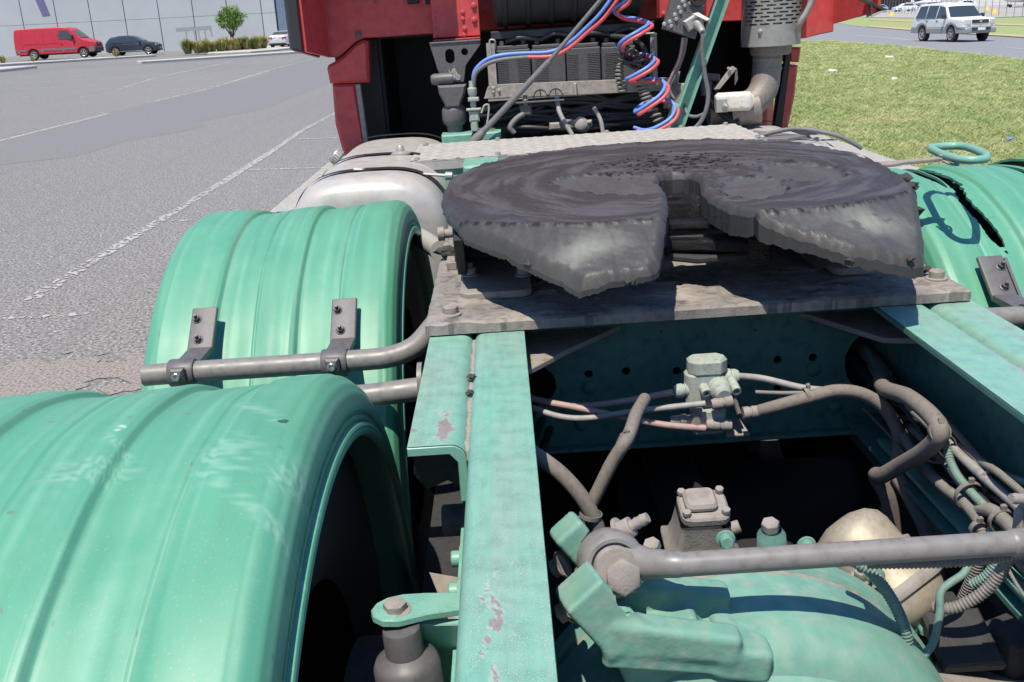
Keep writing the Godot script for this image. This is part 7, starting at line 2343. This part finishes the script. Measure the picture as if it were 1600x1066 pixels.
func four_wheel_drive() -> void:
	var t := thing("silver_four_wheel_drive", "silver and grey four-wheel drive wagon coming along the road", "car", at(Vector3(22.75, -0.448, -50.6), Basis(Vector3.UP, deg_to_rad(-84.0))))
	var paint := mat("silver_wagon_paint", Color(0.74, 0.75, 0.76), 0.3, 0.2)
	var lower := mat("grey_lower_paint", Color(0.27, 0.285, 0.28), 0.4, 0.1)
	var hw := func(x: float, y: float) -> float:
		var w := 0.90 - 0.20 * maxf(0.0, y - 1.08) / 0.75
		if x > 1.9:
			w -= 0.14 * pow((x - 1.9) / 0.5, 2.0)
		return w
	var pts := [[2.30, 0.62], [2.33, 0.95], [2.22, 1.08], [1.05, 1.16], [0.48, 1.72], [0.2, 1.83], [-0.9, 1.87], [-2.05, 1.83], [-2.22, 1.70], [-2.38, 1.05], [-2.40, 0.70]]
	var ra := arch(-1.34, 0.42, 0.50, 0.68)
	ra.reverse()
	pts.append_array(ra)
	var fa := arch(1.34, 0.42, 0.50, 0.68)
	fa.reverse()
	pts.append_array(fa)
	var m := MB.new()
	body(m, P2(pts), hw, 0.05)
	part(t, "body", m, paint)
	var hw2 := func(x: float, y: float) -> float: return hw.call(x, y) + 0.035
	m = MB.new()
	pts = [[2.42, 0.42], [2.46, 0.60], [2.42, 0.74], [1.95, 0.76], [1.80, 0.86], [1.34, 1.0], [0.90, 0.88], [0.78, 0.70], [-0.78, 0.70], [-0.90, 0.88], [-1.34, 1.0], [-1.80, 0.88], [-1.92, 0.76], [-2.44, 0.74], [-2.46, 0.45]]
	ra = arch(-1.34, 0.40, 0.44, 0.42)
	ra.reverse()
	pts.append_array(ra)
	fa = arch(1.34, 0.40, 0.44, 0.42)
	fa.reverse()
	pts.append_array(fa)
	body(m, P2(pts), hw2, 0.035)
	part(t, "lower_cladding", m, lower)
	m = MB.new()
	box(m, Vector3(0, 0.62, 0), Vector3(4.4, 0.4, 1.2), 0.02)
	part(t, "underbody", m, M.shade)
	for s in [-1.0, 1.0]:
		for x in [-1.34, 1.34]:
			road_wheel(t, Vector3(x, 0.375, 0.78 * s), 0.375, 0.26, s, 6)
		m = MB.new()
		side_panel(m, P2([[-0.12, 1.14], [0.86, 1.16], [0.42, 1.66], [-0.10, 1.74]]), hw, 0.006, s)
		side_panel(m, P2([[-1.12, 1.14], [-0.20, 1.14], [-0.18, 1.75], [-1.10, 1.76]]), hw, 0.006, s)
		side_panel(m, P2([[-2.12, 1.16], [-1.20, 1.14], [-1.18, 1.76], [-1.95, 1.73]]), hw, 0.006, s)
		part(t, "side_window", m, M.glass)
		m = MB.new()
		box(m, Vector3(0.78, 1.22, 1.0 * s), Vector3(0.13, 0.20, 0.22), 0.04)
		part(t, "mirror", m, M.trim)
		m = MB.new()
		box(m, Vector3(2.24, 0.95, 0.64 * s), Vector3(0.22, 0.20, 0.36), 0.05, Basis(Vector3.UP, -0.28 * s))
		part(t, "headlight", m, M.lamp)
		m = MB.new()
		box(m, Vector3(2.40, 0.64, 0.66 * s), Vector3(0.08, 0.11, 0.24), 0.02)
		part(t, "fog_lamp", m, M.plate)
		for x in [-0.95, 0.0]:
			m = MB.new()
			box(m, Vector3(x, 1.02, 0.905 * s), Vector3(0.16, 0.05, 0.03), 0.008)
			part(t, "door_handle", m, M.trim)
		m = MB.new()
		for x in [-1.16, -0.16, 0.98]:
			side_panel(m, P2([[x, 0.74], [x + 0.015, 0.74], [x + 0.015, 1.12], [x, 1.12]]), hw, 0.003, s)
		part(t, "door_seam", m, M.greytrim)
	m = MB.new()
	cross_panel(m, Vector2(1.02, 1.19), Vector2(0.53, 1.672), 0.80, 0.68, 0.04)
	part(t, "windscreen", m, M.glass)
	m = MB.new()
	box(m, Vector3(2.30, 0.96, 0), Vector3(0.10, 0.17, 0.86), 0.02)
	box(m, Vector3(2.44, 0.62, 0), Vector3(0.06, 0.13, 0.98), 0.02)
	part(t, "front_grille", m, M.trim)
	m = MB.new()
	box(m, Vector3(2.365, 0.96, 0), Vector3(0.02, 0.09, 0.13), 0.004)
	part(t, "badge", m, M.chrome)
	m = MB.new()
	box(m, Vector3(2.485, 0.62, 0), Vector3(0.02, 0.12, 0.38), 0.004)
	part(t, "number_plate", m, M.plate)

func far_car(p: Vector3, deg: float, col: Color, label: String) -> void:
	var t := thing("far_parked_car", label, "car", at(p, Basis(Vector3.UP, deg_to_rad(deg))), "cars parked beyond the airfield fence")
	var hw := func(x: float, y: float) -> float: return 0.86 - 0.3 * maxf(0.0, y - 0.95) / 0.6
	var m := MB.new()
	body(m, P2([[2.1, 0.3], [2.1, 0.75], [1.0, 0.98], [0.35, 1.42], [-1.2, 1.45], [-1.9, 0.98], [-2.1, 0.9], [-2.1, 0.3]]), hw, 0.05)
	part(t, "body", m, mat("far_car_paint", col, 0.3, 0.1))
	for s in [-1.0, 1.0]:
		m = MB.new()
		side_panel(m, P2([[-1.55, 1.0], [0.9, 1.02], [0.32, 1.36], [-1.15, 1.38]]), hw, 0.006, s)
		part(t, "side_window", m, M.glass)
		for x in [-1.25, 1.25]:
			road_wheel(t, Vector3(x, 0.32, 0.78 * s), 0.32, 0.2, s, 5)

func aeroplane(p: Vector3, deg: float, k: float, label: String) -> void:
	var t := thing("small_aeroplane", label, "aeroplane", at(p, Basis(Vector3.UP, deg_to_rad(deg)).scaled(Vector3.ONE * k)), "small aeroplanes on the apron")
	var w := mat("aircraft_white", Color(0.74, 0.75, 0.77), 0.35)
	var m := MB.new()
	lathe(m, [Vector2(0, -4.6), Vector2(0.10, -4.5), Vector2(0.30, -2.6), Vector2(0.62, -0.6), Vector2(0.68, 0.6), Vector2(0.66, 1.6), Vector2(0.45, 2.9), Vector2(0.2, 3.3), Vector2(0, 3.4)], at(Vector3(0, 1.35, 0), by(Vector3(1, 0, 0))), 20)
	part(t, "fuselage", m, w)
	m = MB.new()
	ext(m, P2([[0.9, -5.4], [-0.4, -5.4], [-0.7, 0.0], [-0.4, 5.4], [0.9, 5.4], [1.1, 0.0]]), 0.0, 0.14, 0.04, at(Vector3(0.2, 1.05, 0), Basis(Vector3.RIGHT, -PI / 2)))
	part(t, "wing", m, w)
	m = MB.new()
	ext(m, P2([[-3.7, 1.5], [-4.5, 2.9], [-4.9, 2.9], [-4.6, 1.45]]), -0.05, 0.05, 0.02)
	ext(m, P2([[-3.8, -1.7], [-4.5, -1.7], [-4.6, 0.0], [-4.5, 1.7], [-3.8, 1.7]]), 0.0, 0.08, 0.02, at(Vector3(0, 1.5, 0), Basis(Vector3.RIGHT, -PI / 2)))
	part(t, "tail", m, w)
	m = MB.new()
	for s in [-1.0, 1.0]:
		box(m, Vector3(0.9, 1.75, 0.50 * s), Vector3(1.6, 0.35, 0.12), 0.05)
	part(t, "cabin_window", m, M.glass)
	m = MB.new()
	box(m, Vector3(0.2, 1.35, 0.0), Vector3(6.4, 0.10, 1.40), 0.03)
	part(t, "cheat_line", m, mat("aircraft_blue_stripe", Color(0.10, 0.16, 0.36), 0.4))
	for q in [[2.4, 0.0], [-0.2, -1.2], [-0.2, 1.2]]:
		road_wheel(t, Vector3(q[0], 0.22, q[1]), 0.22, 0.14, 1.0, 3)
		m = MB.new()
		rod(m, Vector3(q[0], 0.22, q[1]), Vector3(q[0], 1.1, q[1] * 0.8), 0.04, 6)
		part(t, "landing_leg", m, w)

func garden() -> void:
	# tree in the bed by the wall
	var t := thing("young_tree", "small round-crowned green tree in the dry grass bed by the warehouse", "tree", at(Vector3(-21.6, 0.40, -82.0)))
	var bark := mat("bark", Color(0.10, 0.075, 0.055), 0.9)
	var m := MB.new()
	tube(m, curve([Vector3(0.05, 0, 0), Vector3(0.0, 0.6, 0), Vector3(-0.05, 1.15, 0)], 6), PackedFloat32Array([0.085, 0.084, 0.083, 0.08, 0.078, 0.076, 0.074, 0.072, 0.07, 0.068, 0.066, 0.064, 0.062]), 10)
	var tips := []
	for i in 9:
		var a := TAU * i / 9.0 + rng.randf() * 0.5
		var e := Vector3(-0.1 + cos(a) * rng.randf_range(0.5, 0.95), rng.randf_range(1.9, 2.9), sin(a) * rng.randf_range(0.5, 0.95))
		var s := Vector3(-0.04, rng.randf_range(0.85, 1.15), 0)
		var c := curve([s, s.lerp(e, 0.5) + Vector3(0, 0.12, 0), e], 6)
		var rr := PackedFloat32Array()
		for k in c.size():
			rr.append(lerpf(0.042, 0.012, float(k) / c.size()))
		tube(m, c, rr, 6)
		tips.append(e)
	part(t, "trunk", m, bark)
	m = MB.new()
	var clumps := []
	for i in 46:
		var d := Vector3(rng.randfn(0, 1), rng.randfn(0, 1), rng.randfn(0, 1)).normalized()
		var p := Vector3(-0.05, 2.55, 0) + d * Vector3(1.12, 0.92, 1.12) * pow(rng.randf(), 0.4)
		if p.y < 1.75:
			continue
		clumps.append([p, rng.randf_range(0.22, 0.42)])
	for e in tips:
		clumps.append([e, 0.3])
	for c in clumps:
		var shade := rng.randf_range(0.7, 1.25)
		for i in 70:
			var d := Vector3(rng.randfn(0, 1), rng.randfn(0, 1), rng.randfn(0, 1)).normalized()
			var p: Vector3 = c[0] + d * c[1] * pow(rng.randf(), 0.5)
			var u := (d + Vector3(rng.randfn(0, 0.6), rng.randfn(0, 0.6), rng.randfn(0, 0.6))).normalized()
			var b := by(u)
			var s := rng.randf_range(0.05, 0.085)
			var k := shade * rng.randf_range(0.8, 1.25)
			m.col = Color(0.13 * k, 0.235 * k, 0.035 * k)
			var nn := d
			var j := m.vert(p - b.x * s, nn)
			m.vert(p + b.z * s * 0.5, nn)
			m.vert(p + b.x * s, nn)
			m.vert(p - b.z * s * 0.5, nn)
			m.tri(j, j + 1, j + 2)
			m.tri(j, j + 2, j + 3)
	var leaf := mat("tree_leaf", Color(1, 1, 1), 0.6, 0.0, {"vc": true, "spec": 0.3})
	leaf.backlight_enabled = true
	leaf.backlight = Color(0.4, 0.5, 0.15)
	part(t, "crown", m, leaf)
	# tussocks of ornamental grass
	var gmat := mat("ornamental_grass", Color(1, 1, 1), 0.7, 0.0, {"vc": true, "spec": 0.25})
	gmat.backlight_enabled = true
	gmat.backlight = Color(0.5, 0.45, 0.2)
	var kinds := []
	for v in 4:
		m = MB.new()
		for i in 260:
			var a := rng.randf() * TAU
			var lean := rng.randf_range(0.1, 0.75)
			var h := rng.randf_range(0.5, 1.0)
			var dry := rng.randf()
			m.col = Color(0.12, 0.19, 0.04).lerp(Color(0.62, 0.50, 0.26), clampf(dry * 1.4 - (0.5 if v < 2 else 0.1), 0.0, 1.0))
			var w := Vector3(cos(a + 1.57), 0, sin(a + 1.57)) * 0.016
			var b := Vector3(cos(a), 0, sin(a)) * rng.randf() * 0.15
			var c := b + Vector3(cos(a) * lean * 0.35, h * 0.7, sin(a) * lean * 0.35)
			var e := b + Vector3(cos(a) * lean * 0.9, h * (1.0 - lean * 0.35), sin(a) * lean * 0.9)
			m.fquad(b - w, b + w, c + w, c - w)
			m.fquad(c - w, c + w, e + w * 0.6, e - w * 0.6)
		kinds.append(m.mesh())
	var spots := []
	for i in 30:
		var f := i / 29.0
		spots.append([lerpf(-23.4, -19.9, f) + rng.randf_range(-0.25, 0.25), lerpf(-77.5, -86.0, clampf(f * 1.3 - 0.3 + rng.randf_range(-0.1, 0.1), 0.0, 1.0)) + (2.5 if i % 3 == 0 else 0.0)])
	for i in spots.size():
		var s: Array = spots[i]
		var o := part(self, "ornamental_grass_clump", kinds[(i * 7) % 4], gmat, at(Vector3(s[0], 0.40, s[1]), Basis(Vector3.UP, i * 1.3).scaled(Vector3.ONE * rng.randf_range(0.85, 1.25))))
		tag(o, "straw and green ornamental grass clump in the bed under the young tree", "grass clump", "ornamental grass clumps in the bed by the warehouse")
	var ks := [[-31.3, -63.2, 0.6, "pale dry grass tuft on the kerb left of the red van"], [-30.2, -64.9, 0.42, "smaller dry grass tuft beside the tuft left of the red van"], [-26.9, -70.4, 0.5, "dry grass tuft on the kerb in front of the van's front wheel"]]
	for s in ks:
		tag(part(self, "dry_grass_tuft", kinds[3], gmat, at(Vector3(s[0], 0.52, s[1]), Basis().scaled(Vector3.ONE * s[2]))), s[3], "grass clump", "dry tufts on the kerb")

func airfield() -> void:
	# chain-link fence line: posts and wires
	var t := thing("airfield_fence", "tall wire fence on dark posts along the airfield", "fence", ID)
	var pm := mat("fence_post", Color(0.22, 0.22, 0.22), 0.6, 0.3)
	var a := Vector2(66.0, -172.0)
	var b := Vector2(50.0, -96.0)
	var post := MB.new()
	rod(post, Vector3.ZERO, Vector3(0, 2.6, 0), 0.03, 8)
	var pmesh := post.mesh()
	var last := Vector3.ZERO
	var wires := MB.new()
	for i in 30:
		var p := a.lerp(b, i / 29.0)
		var q := Vector3(p.x, gy(p.x, p.y), p.y)
		part(t, "post", pmesh, pm, at(q))
		if i > 0:
			for y in [0.4, 0.9, 1.4, 1.9, 2.4]:
				rod(wires, last + Vector3(0, y, 0), q + Vector3(0, y, 0), 0.006, 4)
		last = q
	part(t, "wire", wires, pm)
	# marker cones
	var cm := MB.new()
	lathe(cm, [Vector2(0.55, 0), Vector2(0.55, 0.08), Vector2(0.38, 0.1), Vector2(0.14, 0.5), Vector2(0, 0.53)], ID, 14)
	var cmesh := cm.mesh()
	var yel := mat("yellow_marker", Color(0.75, 0.42, 0.06), 0.6)
	for q in [[58.0, -117.5, "larger yellow cone marker on the grass behind the wagon"], [71.0, -146.0, "farther yellow cone marker beside the apron"], [54.0, -138.0, "yellow cone marker on the grass left of the wagon"]]:
		tag(part(self, "cone_marker", cmesh, yel, at(Vector3(q[0], gy(q[0], q[1]) + 0.05, q[1]))), q[2], "marker", "yellow markers on the airfield")
	far_car(Vector3(71.5, 0.06, -190.0), 200.0, Color(0.35, 0.42, 0.46), "grey-blue car parked in front of the dark hangar door")
	far_car(Vector3(76.0, 0.06, -188.0), 185.0, Color(0.75, 0.76, 0.78), "white car parked right of the grey-blue one")
	far_car(Vector3(81.0, 0.06, -189.0), 170.0, Color(0.30, 0.33, 0.36), "dark grey car parked between two white cars")
	far_car(Vector3(86.5, 0.06, -187.0), 182.0, Color(0.78, 0.79, 0.80), "white car parked nearest the silver wagon")
	aeroplane(Vector3(84.5, 0.08, -160.0), 168.0, 1.15, "white aeroplane whose nose shows right above the wagon's bonnet")
	aeroplane(Vector3(93.0, 0.08, -178.0), 150.0, 1.0, "white aeroplane parked farther back at the right edge")
	aeroplane(Vector3(92.0, 0.08, -215.0), 20.0, 1.0, "white aeroplane behind the parked cars by the hangar")
	var h := thing("hangar", "pale hangar with a dark open door beyond the fence", "hangar", at(Vector3(112.0, 0, -262.0)))
	var m := MB.new()
	box(m, Vector3(0, 5.0, 0), Vector3(60, 10, 24), 0.05)
	part(h, "wall", m, mat("hangar_cladding", Color(0.5, 0.49, 0.45), 0.7, 0.0, {"tex": M.soft, "scale": 0.2}))
	m = MB.new()
	box(m, Vector3(-15, 3.4, 12.0), Vector3(18, 6.8, 0.2), 0.02)
	part(h, "door", m, M.shade)  # dark panel painted for the shaded inside of the open doorway
	m = MB.new()
	box(m, Vector3(12, 3.2, 12.0), Vector3(14, 6.4, 0.15), 0.02)
	part(h, "door", m, mat("hangar_door", Color(0.6, 0.6, 0.58), 0.6), ID, "closed white door")
	m = MB.new()
	ext(m, P2([[-30.6, 10.02], [0, 13.0], [30.6, 10.02]]), -12.5, 12.5, 0.02)
	part(h, "roof", m, M.greytrim)
